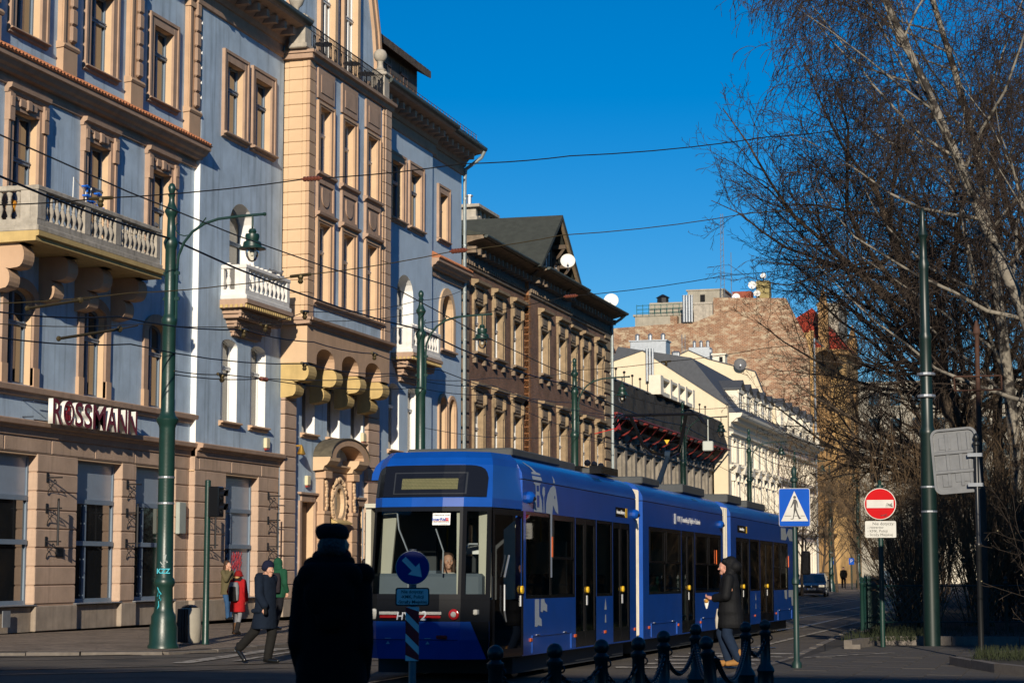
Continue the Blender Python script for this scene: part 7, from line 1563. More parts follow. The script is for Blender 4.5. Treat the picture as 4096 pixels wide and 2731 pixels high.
def basic_body(t, c_head, face, hands, arms, legs, s=1.0, vox=.012, sk=None):
    """one continuous body: head, neck, trunk, arms with hands, legs"""
    B = Body(); T = head(B, c_head, s, face); c = Vector(c_head); B.cap(c+Vector((0,.015,-.06)), (c.x*.5,.02,1.44*s), .05*s, .058*s)
    B.loft([(.90*s,.13*s,.09*s,0,0),(1.1*s,.12*s,.085*s,0,0),(1.3*s,.15*s,.10*s,0,0),(1.42*s,.13*s,.075*s,0,.005)])
    for (sh,el,wr),hd in zip(arms,hands): B.chain([sh,el,wr],[.045*s,.036*s,.024*s]); hd and B.hand(wr,*hd,sc=s)
    for hip,kn,an in legs: B.chain([hip,kn,an],[.075*s,.05*s,.036*s])
    B.out("body", sk or SKIN, t, vox, 4); return T
# --- the old man walking across the track
t = person("person in a navy hooded coat, dark beanie and grey trousers striding across the road", (-13.0,31.0,.0), R(72))
arms = [((.17,.0,1.38),(.22,.10,1.12),(.20,.06,.88)),((-.17,.0,1.38),(-.22,-.04,1.12),(-.22,-.16,.92))]
legs = [((.08,.02,.9),(.10,-.06,.50),(.09,.02,.10)),((-.08,.02,.9),(-.09,.16,.52),(-.10,.46,.26))]
T = basic_body(t, (0,-.05,1.53), (-.35,-1,-.05), [((0,-.1,-1),(0,1,0),.7),((0,-.3,-1),(0,1,0),.7)], arms, legs); eyes(t, T)
C_NAVY = cloth("coat_navy",(.007,.0125,.024))
B = Body(); B.loft([(.56,.215,.19,0,.03),(.75,.205,.175,0,.02),(.95,.185,.155,0,.01),(1.15,.185,.145,0,0),(1.33,.185,.135,0,0),(1.42,.15,.11,0,0),(1.46,.09,.09,0,-.005)])
for a in arms: B.chain([a[0],a[1],Vector(a[2])+Vector((0,0,.04))],[.085,.075,.068])
B.cap((-.10,.08,1.43),(.10,.08,1.43),.06,.06); B.ell((0,.13,1.38),(.13,.08,.10)); B.cap((-.2,-.03,.86),(-.2,.1,.86),.04,.04); B.out("coat", C_NAVY, t, .013, 5)
B = Body(); 
for l in legs: B.chain([l[0],l[1],l[2]],[.105,.085,.075])
B.ell((0,.02,.9),(.15,.12,.12)); B.out("trousers", cloth("trousers_charcoal",(.014,.0135,.013)), t, .013, 4)
B = Body(); shoe(B,(.09,.03,.05),(.09,-.20,.04)); B.out("shoe", mat("leather_black",(.008,.008,.008),.25,spec=.6), t, .011, 3); B = Body(); shoe(B,(-.10,.50,.20),(-.10,.36,.045)); B.out("shoe", MATS["leather_black"], t, .011, 3)
B = Body(); B.ell((.0,-.04,1.60),(.098,.112,.10)); B.cap((-.05,-.03,1.575),(.05,-.03,1.575),.075,.075); B.out("beanie", cloth("beanie_navy",(.010,.012,.03)), t, .012, 3)
B = Body(); 
for a in arms: B.cap(a[2],Vector(a[2])+Vector((0,-.02,-.09)),.045,.04)
B.out("gloves", cloth("glove_black",(.008,.008,.009)), t, .012, 2); MB().box(-.125,-.095,.535,.56,.19,.215).build("shoe_buckle", M_STEEL, t, world=False)
# --- the man in the foreground, seen from behind
t = person("person seen from behind in a black hooded coat and flat cap, dark against the street", (-4.14,10.85,0), R(180+14)); S_ = 1.06
arms = [((.155,.0,1.47),(.178,.05,1.17),(.15,-.10,.97)),((-.155,.0,1.47),(-.178,.05,1.17),(-.15,-.10,.97))]; legs = [((.09,0,.98),(.10,-.02,.53),(.10,.02,.1)),((-.09,0,.98),(-.10,.02,.53),(-.10,.05,.1))]
T = basic_body(t, (0,-.03,1.70), (.12,-1,.0), [((0,-.5,-1),(0,1,0),.6)]*2, arms, legs, S_); eyes(t, T)
C_BLK = cloth("coat_black",(.006,.006,.0065),.95,.4,10)
B = Body(); B.loft([(.62,.21,.19,0,0),(.85,.205,.185,0,0),(1.05,.20,.175,0,0),(1.25,.195,.165,0,0),(1.42,.185,.15,0,0),(1.53,.175,.13,0,.005),(1.60,.14,.11,0,.01),(1.65,.09,.085,0,0)],28)
for a in arms: B.chain([a[0],a[1],a[2]],[.078,.072,.066])
B.cap((-.175,.0,1.55),(.155,.0,1.495),.072,.075); B.out("coat", C_BLK, t, .012, 5)
B = Body(); B.cap((-.09,.05,1.615),(.11,.05,1.60),.05,.055); B.cap((-.11,.11,1.54),(.11,.11,1.54),.08,.08); B.ell((0,.15,1.44),(.15,.075,.15)); B.ell((-.02,.165,1.33),(.10,.05,.11)); B.out("hood", C_BLK, t, .011, 4)
B = Body(); B.cap((-.07,.02,1.655),(.07,.02,1.645),.045,.05); B.out("collar", cloth("collar_maroon",(.12,.02,.02)), t, .011, 3)
B = Body(); B.ell((0,.03,1.725),(.080,.082,.075)); B.cap((-.05,.05,1.69),(.05,.05,1.69),.035,.035); B.out("hair", mat("hair_grey",(.085,.075,.068),.7,.5,60,.8,90), t, .009, 1)
B = Body(); B.loft([(1.752,.086,.108,0,-.01),(1.768,.094,.122,0,-.015),(1.795,.099,.13,.004,-.015),(1.825,.088,.112,.008,-.005),(1.845,.05,.065,.006,0)]); B.cap((-.05,-.12,1.755),(.05,-.12,1.755),.02,.02); B.out("flat_cap", cloth("cap_charcoal",(.014,.015,.016),.9,.7,40), t, .009, 2)
B = Body(); 
for l in legs: B.chain(l,[.11,.085,.075])
B.out("trousers", MATS["trousers_charcoal"], t, .014, 4); 
for x in (.1,-.1): B = Body(); shoe(B,(x,.03,.05),(x,-.20,.045)); B.out("shoe", MATS["leather_black"], t, .014, 2)
# --- walking woman in red, from behind
t = person("person in a red coat and red hat with a grey and black backpack, walking away", (-18.6,42.7,.03), R(172)); s = .86
arms = [((.14,0,1.20),(.21,.03,.98),(.19,-.08,.82)),((-.14,0,1.20),(-.21,.03,.98),(-.19,-.05,.80))]; legs = [((.07,0,.80),(.08,-.05,.44),(.07,-.02,.09)),((-.07,0,.80),(-.08,.03,.44),(-.08,.16,.12))]
basic_body(t, (0,-.02,1.33), (.2,-1,0), [((0,0,-1),(0,1,0),.6)]*2, arms, legs, s)
B = Body(); B.loft([(.52,.185,.15,0,0),(.7,.175,.14,0,0),(.9,.165,.125,0,0),(1.1,.17,.115,0,0),(1.2,.15,.10,0,0),(1.25,.08,.08,0,0)])
for a in arms: B.chain(a,[.075,.066,.055])
B.out("coat", cloth("coat_red",(.33,.012,.014),.9,.6,30), t, .013, 4)
B = Body(); B.ell((0,-.01,1.385),(.095,.105,.085)); B.loft([(1.325,.105,.115,0,-.01),(1.345,.118,.128,0,-.01),(1.36,.10,.11,0,-.01)]); B.out("hat", cloth("hat_red",(.22,.012,.012)), t, .012, 3)
B = Body(); B.cap((-.05,.02,1.25),(.05,.02,1.25),.075,.075); B.out("scarf", cloth("scarf_black",(.012,.011,.011)), t, .013, 3); B = Body(); B.ell((0,.035,1.31),(.075,.075,.05)); B.out("hair", mat("hair_blond",(.42,.24,.09),.6,.3,40), t, .012, 2)
B = Body(); 
for l in legs: B.chain(l,[.07,.052,.045])
B.out("tights", cloth("tights_grey",(.20,.20,.21)), t, .013, 2)
B = Body(); shoe(B,(.07,-.0,.05),(.07,-.16,.04)); B.cap((.075,-.01,.08),(.078,-.03,.24),.055,.06); B.out("boot", cloth("boot_tan",(.26,.13,.06)), t, .012, 2); B = Body(); shoe(B,(-.08,.17,.07),(-.08,.03,.04)); B.cap((-.08,.16,.1),(-.08,.10,.26),.055,.058); B.out("boot", cloth("boot_dark",(.02,.018,.018)), t, .012, 2)
bpk = thing("backpack", "grey and black backpack on the back of the person in red", "backpack", (-18.6,42.7,.03)); bpk.rotation_euler = (0,0,R(172)); B = Body(); B.loft([(.78,.12,.06,0,.185),(.95,.135,.075,0,.19),(1.1,.13,.07,0,.185),(1.2,.10,.05,0,.175)]); B.out("shell", cloth("pack_grey",(.17,.18,.19)), bpk, .012, 3); B = Body(); B.loft([(.76,.10,.05,0,.225),(.95,.10,.055,0,.235),(1.10,.09,.045,0,.23)]); B.out("panel", MATS["scarf_black"], bpk, .012, 3)
# --- hooded man in green
t = person("person in a dark green hooded jacket with a black backpack, seen from behind", (-18.9,45.8,.03), R(165)); s = 1.0
arms = [((.19,0,1.42),(.24,.04,1.15),(.22,-.05,.90)),((-.19,0,1.42),(-.24,.04,1.15),(-.22,-.08,.92))]; legs = [((.09,0,.92),(.10,-.1,.50),(.09,-.06,.10)),((-.09,0,.92),(-.10,.04,.50),(-.10,.20,.13))]
basic_body(t, (0,-.03,1.62), (-.3,-1,0), [((0,-.1,-1),(0,1,0),.9)]*2, arms, legs, s)
G_ = cloth("jacket_green",(.012,.065,.035)); B = Body(); B.loft([(.80,.205,.15,0,0),(1.0,.20,.145,0,0),(1.25,.21,.14,0,0),(1.42,.19,.12,0,0),(1.50,.10,.09,0,0)])
for a in arms: B.chain([a[0],a[1],Vector(a[2])+Vector((0,0,.04))],[.085,.075,.062])
B.ell((0,-.0,1.64),(.115,.125,.14)); B.cap((-.05,.03,1.52),(.05,.03,1.52),.10,.10); B.out("jacket", G_, t, .013, 5)
B = Body(); 
for l in legs: B.chain(l,[.105,.075,.06])
B.out("trousers", cloth("trousers_black",(.010,.010,.013)), t, .013, 4)
for l,dy in ((legs[0],0),(legs[1],0)): B = Body(); a = Vector(l[2]); shoe(B,(a.x,a.y+.0,a.z-.05),(a.x,a.y-.20,.045)); B.out("shoe", MATS["leather_black"], t, .012, 2)
bpk = thing("backpack", "black backpack with pale keychains on the person in green", "backpack", (-18.9,45.8,.03)); bpk.rotation_euler = (0,0,R(165)); B = Body(); B.loft([(.92,.13,.07,-.09,.21),(1.1,.145,.085,-.09,.215),(1.28,.14,.08,-.09,.205),(1.40,.10,.055,-.09,.185)]); B.out("shell", cloth("pack_black",(.022,.018,.022)), bpk, .012, 3); b = MB(); b.box(.0,.05,.27,.29,1.06,1.12); b.box(.01,.06,.27,.29,.96,1.03); b.build("keychain", M_PAPER, bpk, world=False)
pb = thing("plastic_bag", "crumpled white plastic bag hanging from the hand of the person in green", "bag", (-18.9,45.8,.03)); pb.rotation_euler = (0,0,R(165)); B = Body(); B.loft([(.42,.07,.06,.22,-.06),(.52,.10,.075,.22,-.06),(.68,.075,.055,.22,-.06),(.80,.02,.02,.22,-.06)]); B.out("bag", mat("plastic_white",(.60,.64,.58),.4,.4,20), pb, .012, 2)
# --- blond woman in a beige fur coat
t = person("person with blond hair in a cream fur coat, half hidden by the man in front", (-17.45,45.6,.03), R(150)); s = .92
arms = [((.17,0,1.28),(.22,.03,1.02),(.18,-.12,.86)),((-.17,0,1.28),(-.22,.03,1.02),(-.18,-.12,.86))]; legs = [((.08,0,.85),(.09,-.04,.47),(.09,0,.09)),((-.08,0,.85),(-.09,.03,.47),(-.09,.08,.1))]
basic_body(t, (0,-.03,1.44), (.3,-1,0), [((0,-.2,-1),(0,1,0),.6)]*2, arms, legs, s)
B = Body(); B.loft([(.50,.24,.19,0,0),(.8,.235,.185,0,0),(1.1,.225,.165,0,0),(1.26,.20,.14,0,0),(1.34,.11,.10,0,0)])
for a in arms: B.chain(a,[.095,.085,.075])
B.out("fur_coat", mat("fur_cream",(.52,.46,.36),.95,.4,18,1.0,40), t, .014, 3); B = Body(); B.ell((0,.02,1.46),(.10,.11,.12)); B.cap((-.05,.05,1.38),(.05,.05,1.38),.06,.06); B.out("hair", MATS["hair_blond"], t, .012, 3)
B = Body(); 
for l in legs: B.chain(l,[.08,.06,.05])
B.out("trousers", MATS["trousers_black"], t, .014, 3)
for l in legs: B = Body(); a = Vector(l[2]); shoe(B,(a.x,a.y,.05),(a.x,a.y-.18,.045)); B.out("shoe", MATS["leather_black"], t, .013, 2)
# --- smoker leaning on the wall
t = person("person with long brown hair in an olive jacket and blue jeans leaning on the wall", (-24.0,54.3,.03), R(70)); s = .98
arms = [((.17,0,1.38),(.24,.0,1.12),(.23,-.06,.88)),((-.17,0,1.38),(-.20,-.14,1.16),(-.06,-.17,1.44))]; legs = [((.09,.02,.90),(.10,-.05,.49),(.09,-.04,.09)),((-.09,.02,.90),(-.09,-.1,.49),(-.08,-.12,.09))]
T = basic_body(t, (0,-.02,1.58), (.1,-1,0), [((0,0,-1),(0,1,0),.5),((0,.1,1),(0,1,0),1.2)], arms, legs, s); eyes(t, T)
B = Body(); B.loft([(.74,.205,.16,0,0),(.95,.19,.145,0,0),(1.2,.195,.14,0,0),(1.38,.18,.12,0,0),(1.45,.09,.09,0,0)]); B.chain([arms[0][0],arms[0][1],Vector(arms[0][2])+Vector((0,0,.05))],[.082,.07,.06]); B.chain([arms[1][0],arms[1][1],Vector(arms[1][2])-Vector((0,0,.06))],[.082,.07,.058]); B.out("jacket", cloth("jacket_olive",(.10,.085,.045)), t, .013, 4)
B = Body(); B.ell((0,.02,1.62),(.10,.10,.12)); B.cap((-.04,.06,1.55),(-.04,.08,1.42),.06,.05); B.cap((.05,.05,1.55),(.06,.07,1.42),.05,.04); B.out("hair", mat("hair_brown",(.05,.025,.014),.6,.4,50), t, .012, 3)
B = Body(); 
for l in legs: B.chain(l,[.10,.075,.062])
B.ell((0,.02,.88),(.15,.11,.1)); B.out("jeans", cloth("jeans_blue",(.03,.075,.16)), t, .013, 3)
for l in legs: B = Body(); a = Vector(l[2]); shoe(B,(a.x,a.y,.05),(a.x,a.y-.20,.045)); B.out("shoe", MATS["leather_black"], t, .012, 2)
# --- person in a red hooded jacket by the tram's far corner
t = person("person with short dark hair in a red hooded jacket left of the tram", (-16.75,46.2,.03), R(120)); s = 1.0
arms = [((.18,0,1.40),(.23,.02,1.13),(.21,-.1,.9)),((-.18,0,1.40),(-.23,.02,1.13),(-.21,-.1,.9))]; legs = [((.09,0,.92),(.10,-.06,.5),(.09,0,.1)),((-.09,0,.92),(-.10,.04,.5),(-.1,.12,.1))]
T = basic_body(t, (0,-.03,1.61), (0,-1,0), [((0,-.2,-1),(0,1,0),.6)]*2, arms, legs, s); eyes(t, T)
B = Body(); B.loft([(1.05,.2,.15,0,0),(1.25,.205,.14,0,0),(1.42,.185,.12,0,0),(1.50,.09,.09,0,0)]); B.cap((-.07,.09,1.44),(.07,.09,1.44),.08,.08)
for a in arms: B.chain(a,[.085,.075,.062])
B.out("jacket", cloth("jacket_red",(.28,.012,.03)), t, .013, 4); B = Body(); B.loft([(.6,.2,.16,0,0),(.8,.205,.16,0,0),(1.06,.2,.15,0,0)]); B.out("coat_skirt", cloth("coat_pale",(.42,.38,.36)), t, .014, 3); B = Body(); B.ell((0,.015,1.66),(.088,.10,.10)); B.out("hair", mat("hair_dark",(.016,.011,.009),.6,.3,50), t, .012, 2)
B = Body(); 
for l in legs: B.chain(l,[.1,.075,.06])
B.out("trousers", MATS["trousers_black"], t, .014, 3)
for l in legs: B = Body(); a = Vector(l[2]); shoe(B,(a.x,a.y,.05),(a.x,a.y-.2,.045)); B.out("shoe", MATS["leather_black"], t, .013, 2)
bpk = thing("backpack", "dark patterned backpack on the person in the red hooded jacket", "backpack", (-16.75,46.2,.03)); bpk.rotation_euler = (0,0,R(120)); B = Body(); B.loft([(.95,.12,.06,0,.2),(1.15,.13,.075,0,.205),(1.33,.1,.055,0,.185)]); B.out("shell", mat("pack_pattern",(.02,.024,.03),.8,.2,6,fleck=((.2,.22,.22),18,.6)), bpk, .012, 3)
# --- man in the black hooded coat with food, profile
t = person("person in a long black hooded coat and tan boots holding food, before the tram", (-5.3,31.4,.03), R(-84)); s = .97
arms = [((.17,.0,1.37),(.22,-.04,1.10),(.08,-.27,1.06)),((-.17,.0,1.37),(-.22,-.04,1.10),(-.06,-.28,1.07))]; legs = [((.09,0,.90),(.09,-.04,.50),(.09,.14,.12)),((-.09,0,.90),(-.09,-.14,.52),(-.09,-.03,.10))]
T = basic_body(t, (0,-.06,1.545), (0,-1,-.08), [((-.3,-1,.1),(0,.2,1),.9),((.3,-1,.1),(0,.2,1),.9)], arms, legs, s, .010, SKINP); eyes(t, T)
C_PUF = cloth("coat_puffer",(.007,.0075,.009),.7,.6,10)
B = Body(); B.loft([(.60,.20,.19,0,.02),(.66,.215,.205,0,.02),(.8,.20,.19,0,.02),(.86,.21,.195,0,.01),(1.0,.19,.17,0,.01),(1.06,.20,.18,0,0),(1.2,.19,.16,0,0),(1.26,.20,.165,0,0),(1.38,.17,.13,0,.01),(1.46,.11,.11,0,.01)])
for a in arms: B.chain([a[0],a[1],Vector(a[2])+Vector((0,.05,0))],[.085,.08,.062])
B.out("coat", C_PUF, t, .012, 4)
B = Body(); B.ell((0,.03,1.58),(.118,.125,.15)); B.cap((-.04,.10,1.56),(.04,.10,1.56),.10,.10); B.cap((-.05,.02,1.45),(.05,.02,1.45),.09,.09); B.cap((-.06,-.06,1.64),(.06,-.06,1.64),.055,.055); B.out("hood", C_PUF, t, .011, 3)
B = Body(); 
for l in legs: B.chain(l,[.105,.085,.072])
B.out("jeans", cloth("jeans_dark",(.012,.022,.045)), t, .012, 3)
for l,(hx,hy,hz),tt in ((legs[0],(.09,.16,.08),(.09,-.04,.05)),(legs[1],(-.09,-.03,.05),(-.09,-.24,.045))): B = Body(); shoe(B,(hx,hy,hz),tt,r=.05); B.cap((hx,hy,hz+.05),(hx,hy-.01,hz+.14),.056,.06); B.out("boot", cloth("boot_ochre",(.30,.15,.045),.7), t, .011, 2)
MB().lathe([(.001,0),(.035,0),(.035,.004),(.001,.004)],(.205,.03,1.20),12,axis='x').build("sleeve_badge", mat("badge",(.35,.16,.09),.7), t, world=False)
fd = thing("snack", "golden pastry in paper held by the person in the black coat", "food", (-5.3,31.4,.03)); fd.rotation_euler = (0,0,R(-84)); B = Body(); B.cap((.03,-.36,1.02),(-.04,-.36,1.05),.035,.03); B.out("pastry", mat("pastry",(.45,.22,.04),.8,.4,30), fd, .009, 2); b = MB(); b.lathe([(.045,.05),(.03,-.04),(.01,-.1)],(0,-.36,1.0),8); b.build("paper", M_PAPER, fd, world=False)
sb_ = thing("cloth_bag", "pale cloth bag hanging at the side of the person in the black coat", "bag", (-5.3,31.4,.03)); sb_.rotation_euler = (0,0,R(-84)); B = Body(); B.loft([(.58,.05,.03,-.12,-.2),(.72,.06,.04,-.12,-.2),(.9,.02,.02,-.12,-.19)]); B.out("bag", mat("bag_pale",(.42,.38,.32),.9), sb_, .011, 2)
# --- tram driver, seated
t = person("person driving the tram, brown hair, hand raised to the chin, behind the windscreen", (-8.55,26.95,.45), R(20)); s = .95
arms = [((.17,0,.98),(.22,-.12,.76),(.10,-.26,.92)),((-.17,0,.98),(-.22,-.1,.74),(-.1,-.3,.70))]; legs = [((.09,0,.48),(.1,-.4,.5),(.1,-.42,.1)),((-.09,0,.48),(-.1,-.4,.5),(-.1,-.42,.1))]
B = Body(); T = head(B,(0,-.04,1.22),s,(.25,-1,-.15)); B.cap((0,-.02,1.14),(0,.0,1.02),.05,.06); B.loft([(.46,.14,.1,0,0),(.75,.13,.09,0,0),(1.0,.14,.08,0,0)])
for a,h in zip(arms,(((-.4,-.2,1),(0,1,.2),1.0),((0,-1,0),(0,0,-1),.6))): B.chain(a,[.045,.036,.024]); B.hand(a[2],*h)
for l in legs: B.chain(l,[.08,.055,.04])
B.out("body", SKIN, t, .010, 3); eyes(t, T)
B = Body(); B.loft([(.44,.18,.15,0,0),(.7,.18,.14,0,0),(.95,.18,.12,0,0),(1.06,.1,.09,0,0)])
for a in arms: B.chain([a[0],a[1],Vector(a[1]).lerp(Vector(a[2]),.8)],[.08,.065,.05])
B.out("jumper", mat("wool_cream",(.48,.44,.38),.95,.3,20,.8,40), t, .012, 3); B = Body(); B.ell((0,.0,1.27),(.092,.10,.105)); B.cap((-.075,.0,1.22),(-.08,.0,1.08),.035,.03); B.cap((.08,.0,1.22),(.085,.0,1.08),.035,.03); B.out("hair", MATS["hair_brown"], t, .010, 2)
B = Body(); 
for l in legs: B.chain(l,[.1,.08,.06])
B.out("trousers", MATS["trousers_black"], t, .014, 2)
MB().box(-8.8,-8.3,27.0,27.6,.4,.92,bv=.05).box(-8.78,-8.32,27.5,27.62,.92,1.75,bv=.04).build("driver_seat", M_INTD, TR, world=True)
# --- far figures
def far_person(lab, loc, rz, top, bot):
    t = person(lab, loc, rz); arms = [((.18,0,1.4),(.24,.03,1.13),(.2,-.12,.92)),((-.18,0,1.4),(-.24,.03,1.13),(-.2,.1,.9))]; legs = [((.09,0,.92),(.1,-.12,.5),(.1,-.1,.08)),((-.09,0,.92),(-.1,.08,.5),(-.1,.22,.1))]
    basic_body(t, (0,-.03,1.61), (0,-1,0), [((0,0,-1),(0,1,0),.6)]*2, arms, legs, 1.0, .02); B = Body(); B.loft([(.75,.2,.15,0,0),(1.1,.2,.15,0,0),(1.42,.18,.12,0,0),(1.5,.09,.09,0,0)])
    for a in arms: B.chain(a,[.085,.075,.06])
    B.out("coat", top, t, .022, 3); B = Body()
    for l in legs: B.chain(l,[.1,.08,.065]); B.cap(l[2],Vector(l[2])+Vector((0,-.16,-.04)),.05,.04)
    B.out("trousers", bot, t, .022, 2); B = Body(); B.ell((0,.0,1.66),(.09,.105,.1)); B.out("hair", MATS["hair_dark"], t, .02, 1)
far_person("person in dark clothes standing by the far bicycles", (-18.2,163,gz(163)+.08), R(10), C_BLK, MATS["trousers_black"])
far_person("person in a pale blue jacket beyond the far railing", (-15.2,168,gz(168)+.02), R(200), cloth("jacket_paleblue",(.16,.22,.28)), MATS["jeans_blue"])
far_person("person in a black jacket behind the parked dark blue car", (-17.3,128,gz(128)+.05), R(90), C_BLK, MATS["trousers_black"])
# fuse every figure part now, in one evaluation of the scene
dg = bpy.context.evaluated_depsgraph_get()
for o in PEND:
    me = bpy.data.meshes.new_from_object(o.evaluated_get(dg)); old = o.data; nm = old.name; o.modifiers.clear(); o.data = me; bpy.data.meshes.remove(old); me.name = nm
    me.polygons.foreach_set("use_smooth", [True]*len(me.polygons))
# ------------------------------------------------------------------ bare winter trees
M_BARK = mat("bark_brown", (0.085,0.062,0.042), .95, .4, 6, .8, 25)
M_TWIG = mat("twig_brown", (0.042,0.030,0.021), .9, .3, 2)
M_TWIGR = mat("twig_reddish", (0.040,0.027,0.019), .9, .3, 2)
M_TWIGL = mat("twig_tan", (0.13,0.085,0.045), .9, .3, 2)
M_BIRCH = mat("bark_birch", (0.22,0.195,0.155), .85, .4, 4, .6, 20, fleck=((0.025,0.021,0.017), 3.4, .49))
class Segs:
    def __init__(s): s.a=[]; s.b=[]; s.ra=[]; s.rb=[]
    def add(s, a, b, ra, rb): s.a.append(a); s.b.append(b); s.ra.append(ra); s.rb.append(rb)
    def build(s, name, m, parent, n=3, kind=None, smooth=True):
        a = np.array(s.a, np.float32); b = np.array(s.b, np.float32); ra = np.array(s.ra, np.float32)[:,None]; rb = np.array(s.rb, np.float32)[:,None]
        o0 = np.array(origin_of(parent), np.float32); a -= o0; b -= o0
        d = b-a; L_ = np.linalg.norm(d,axis=1,keepdims=True)+1e-9; d /= L_; b = b+d*np.minimum(rb*.6,.02)
        ref = np.where(np.abs(d[:,2:3]) < .9, np.array([[0,0,1]],np.float32), np.array([[1,0,0]],np.float32)); u = np.cross(d,ref); u /= np.linalg.norm(u,axis=1,keepdims=True)+1e-9; v = np.cross(d,u)
        K = len(a); V = np.empty((K,2*n,3),np.float32)
        for k in range(n):
            t = 2*math.pi*k/n; w = u*math.cos(t)+v*math.sin(t); V[:,k] = a+w*ra; V[:,n+k] = b+w*rb
        base = (np.arange(K)*2*n)[:,None]; F = np.empty((K,n,4),np.int32)
        for k in range(n): F[:,k,0] = base[:,0]+k; F[:,k,1] = base[:,0]+(k+1)%n; F[:,k,2] = base[:,0]+n+(k+1)%n; F[:,k,3] = base[:,0]+n+k
        me = bpy.data.meshes.new(name); me.vertices.add(K*2*n); me.vertices.foreach_set("co", V.reshape(-1)); nf = K*n
        me.loops.add(nf*4); me.loops.foreach_set("vertex_index", F.reshape(-1)); me.polygons.add(nf); me.polygons.foreach_set("loop_start", np.arange(nf,dtype=np.int32)*4); me.polygons.foreach_set("loop_total", np.full(nf,4,np.int32))
        me.polygons.foreach_set("use_smooth", np.full(nf,smooth)); me.update(calc_edges=True); me.materials.append(m)
        o = bpy.data.objects.new(name, me); COL.objects.link(o); o.parent = parent
        if kind: o["kind"] = kind
        return o
def grow(q, S, p, d, L, r, lv, P):
    """one limb: a wandering polyline that carries side limbs of the next order"""
    n = P['steps'][lv]; p = Vector(p); d = Vector(d).normalized(); st = L/n; pts = [(p.copy(), r)]
    for i in range(n):
        w = P['wander'][lv]; d = (d+Vector((q.gauss(0,w),q.gauss(0,w),q.gauss(0,w)+P['trop'][lv]))).normalized(); nr = r*(1-.85*(i+1)/n) if lv else r*(1-.72*(i+1)/n); np_ = p+d*st
        S[lv].add(tuple(p), tuple(np_), pts[-1][1], max(nr,P['rmin'])); p = np_; pts.append((p.copy(), max(nr,P['rmin']), d.copy()))
    if lv+1 >= len(P['steps']): return
    k = P['kids'][lv]; k = k if lv == 0 else max(1,int(k*min(1.3,max(.5,L/P['ref'][lv]))))
    for j in range(k):
        t = P['t0'][lv]+(1-P['t0'][lv])*((j+q.random())/k); i = min(n-1,int(t*n)); f = t*n-i; a, b = pts[i], pts[i+1]; pp = a[0].lerp(b[0],f); dd = b[2]; rr = a[1]*(1-f)+b[1]*f
        ax = dd.orthogonal().normalized(); ax.rotate(Matrix.Rotation(q.uniform(0,2*math.pi),3,dd)); ang = R(q.gauss(*P['ang'][lv])); nd = dd.copy(); nd.rotate(Matrix.Rotation(ang,3,ax))
        if lv == 0 and P.get('bias') is not None: nd = (nd+Vector(P['bias'])*q.uniform(0,1)).normalized()
        ll = L*P['len'][lv]*(1.05-.55*t if lv else 1.0-.5*abs(t-.55))*q.uniform(.7,1.15); grow(q, S, pp, nd, ll, max(P['rmin'],min(rr*.62,rr*P['rk'][lv])), lv+1, P)
SPREAD = dict(steps=[7,7,6,5,3], wander=[.07,.13,.16,.2,.22], trop=[.05,.07,.06,.05,.03], kids=[17,10,10,6], ref=[0,6,2.6,1.0], t0=[.22,.15,.12,.15], ang=[(58,12),(46,14),(44,16),(42,18)], len=[.62,.5,.42,.42], rk=[.6,.55,.5,.5], rmin=.006)
BIRCHP = dict(steps=[9,7,6,6,5], wander=[.05,.12,.14,.1,.05], trop=[.04,.06,-.02,-.18,-.30], kids=[20,9,9,5], ref=[0,5,2.4,1.2], t0=[.25,.2,.15,.1], ang=[(48,10),(42,14),(48,16),(40,18)], len=[.42,.5,.55,.75], rk=[.36,.42,.4,.45], rmin=.0065)
UPR = dict(steps=[6,6,5,4], wander=[.06,.1,.13,.16], trop=[.06,.12,.1,.08], kids=[20,13,10], ref=[0,4,1.6], t0=[.25,.15,.12], ang=[(48,10),(40,14),(38,16)], len=[.55,.45,.42], rk=[.5,.5,.5], rmin=.007)
def tree(name, lab, base, lean, H, r, P, seed, mt, mw, group=None, twign=3):
    q = random.Random(seed); t = thing(name, lab, "tree", base, group); n = len(P['steps']); S = [Segs() for _ in range(n)]
    grow(q, S, base, lean, H, r, 0, P)
    S[0].build("trunk", mt, t, 9)
    T = Segs()
    for s_ in S[1:2]: T.a += s_.a; T.b += s_.b; T.ra += s_.ra; T.rb += s_.rb
    if T.a: T.build("limbs", mt, t, 6)
    T = Segs()
    for s_ in S[2:]: T.a += s_.a; T.b += s_.b; T.ra += s_.ra; T.rb += s_.rb
    if T.a: T.build("twigs", mw, t, twign, kind="stuff")
    return t
V3 = Vector
def pr(**k): d = dict(SPREAD); d.update(k); return d
tree("maple_tree", "broad bare tree whose long limbs reach farthest left over the street", (-1.2,60,-.1), (-.30,.0,1), 14.5, .30, pr(bias=(-.9,0,-.05), kids=[22,12,10,6]), 11, M_BARK, M_TWIG)
tree("maple_tree", "bare tree behind the tram pole with dark crooked limbs", (-2.6,72,-.1), (-.12,0,1), 15, .26, pr(bias=(-.6,0,0), kids=[20,11,10,6]), 23, M_BARK, M_TWIG)
bp_ = dict(BIRCHP); bp_['bias'] = (-.35,0,0)
tree("birch_tree", "white barked weeping birch leaning in from the right edge", (1.4,47.2,-.0), (-.22,0,1), 17.5, .22, bp_, 5, M_BIRCH, M_TWIGR)
tree("birch_tree", "slimmer weeping birch whose drooping twigs hang highest and farthest left", (-.9,53.5,-.0), (-.14,0,1), 19.5, .2, dict(bp_, kids=[24,10,10,5]), 9, M_BIRCH, M_TWIGR)
tree("birch_tree", "third birch standing behind the other two with a forked pale trunk", (2.6,56,-.0), (-.05,0,1), 20, .2, bp_, 14, M_BIRCH, M_TWIGR)
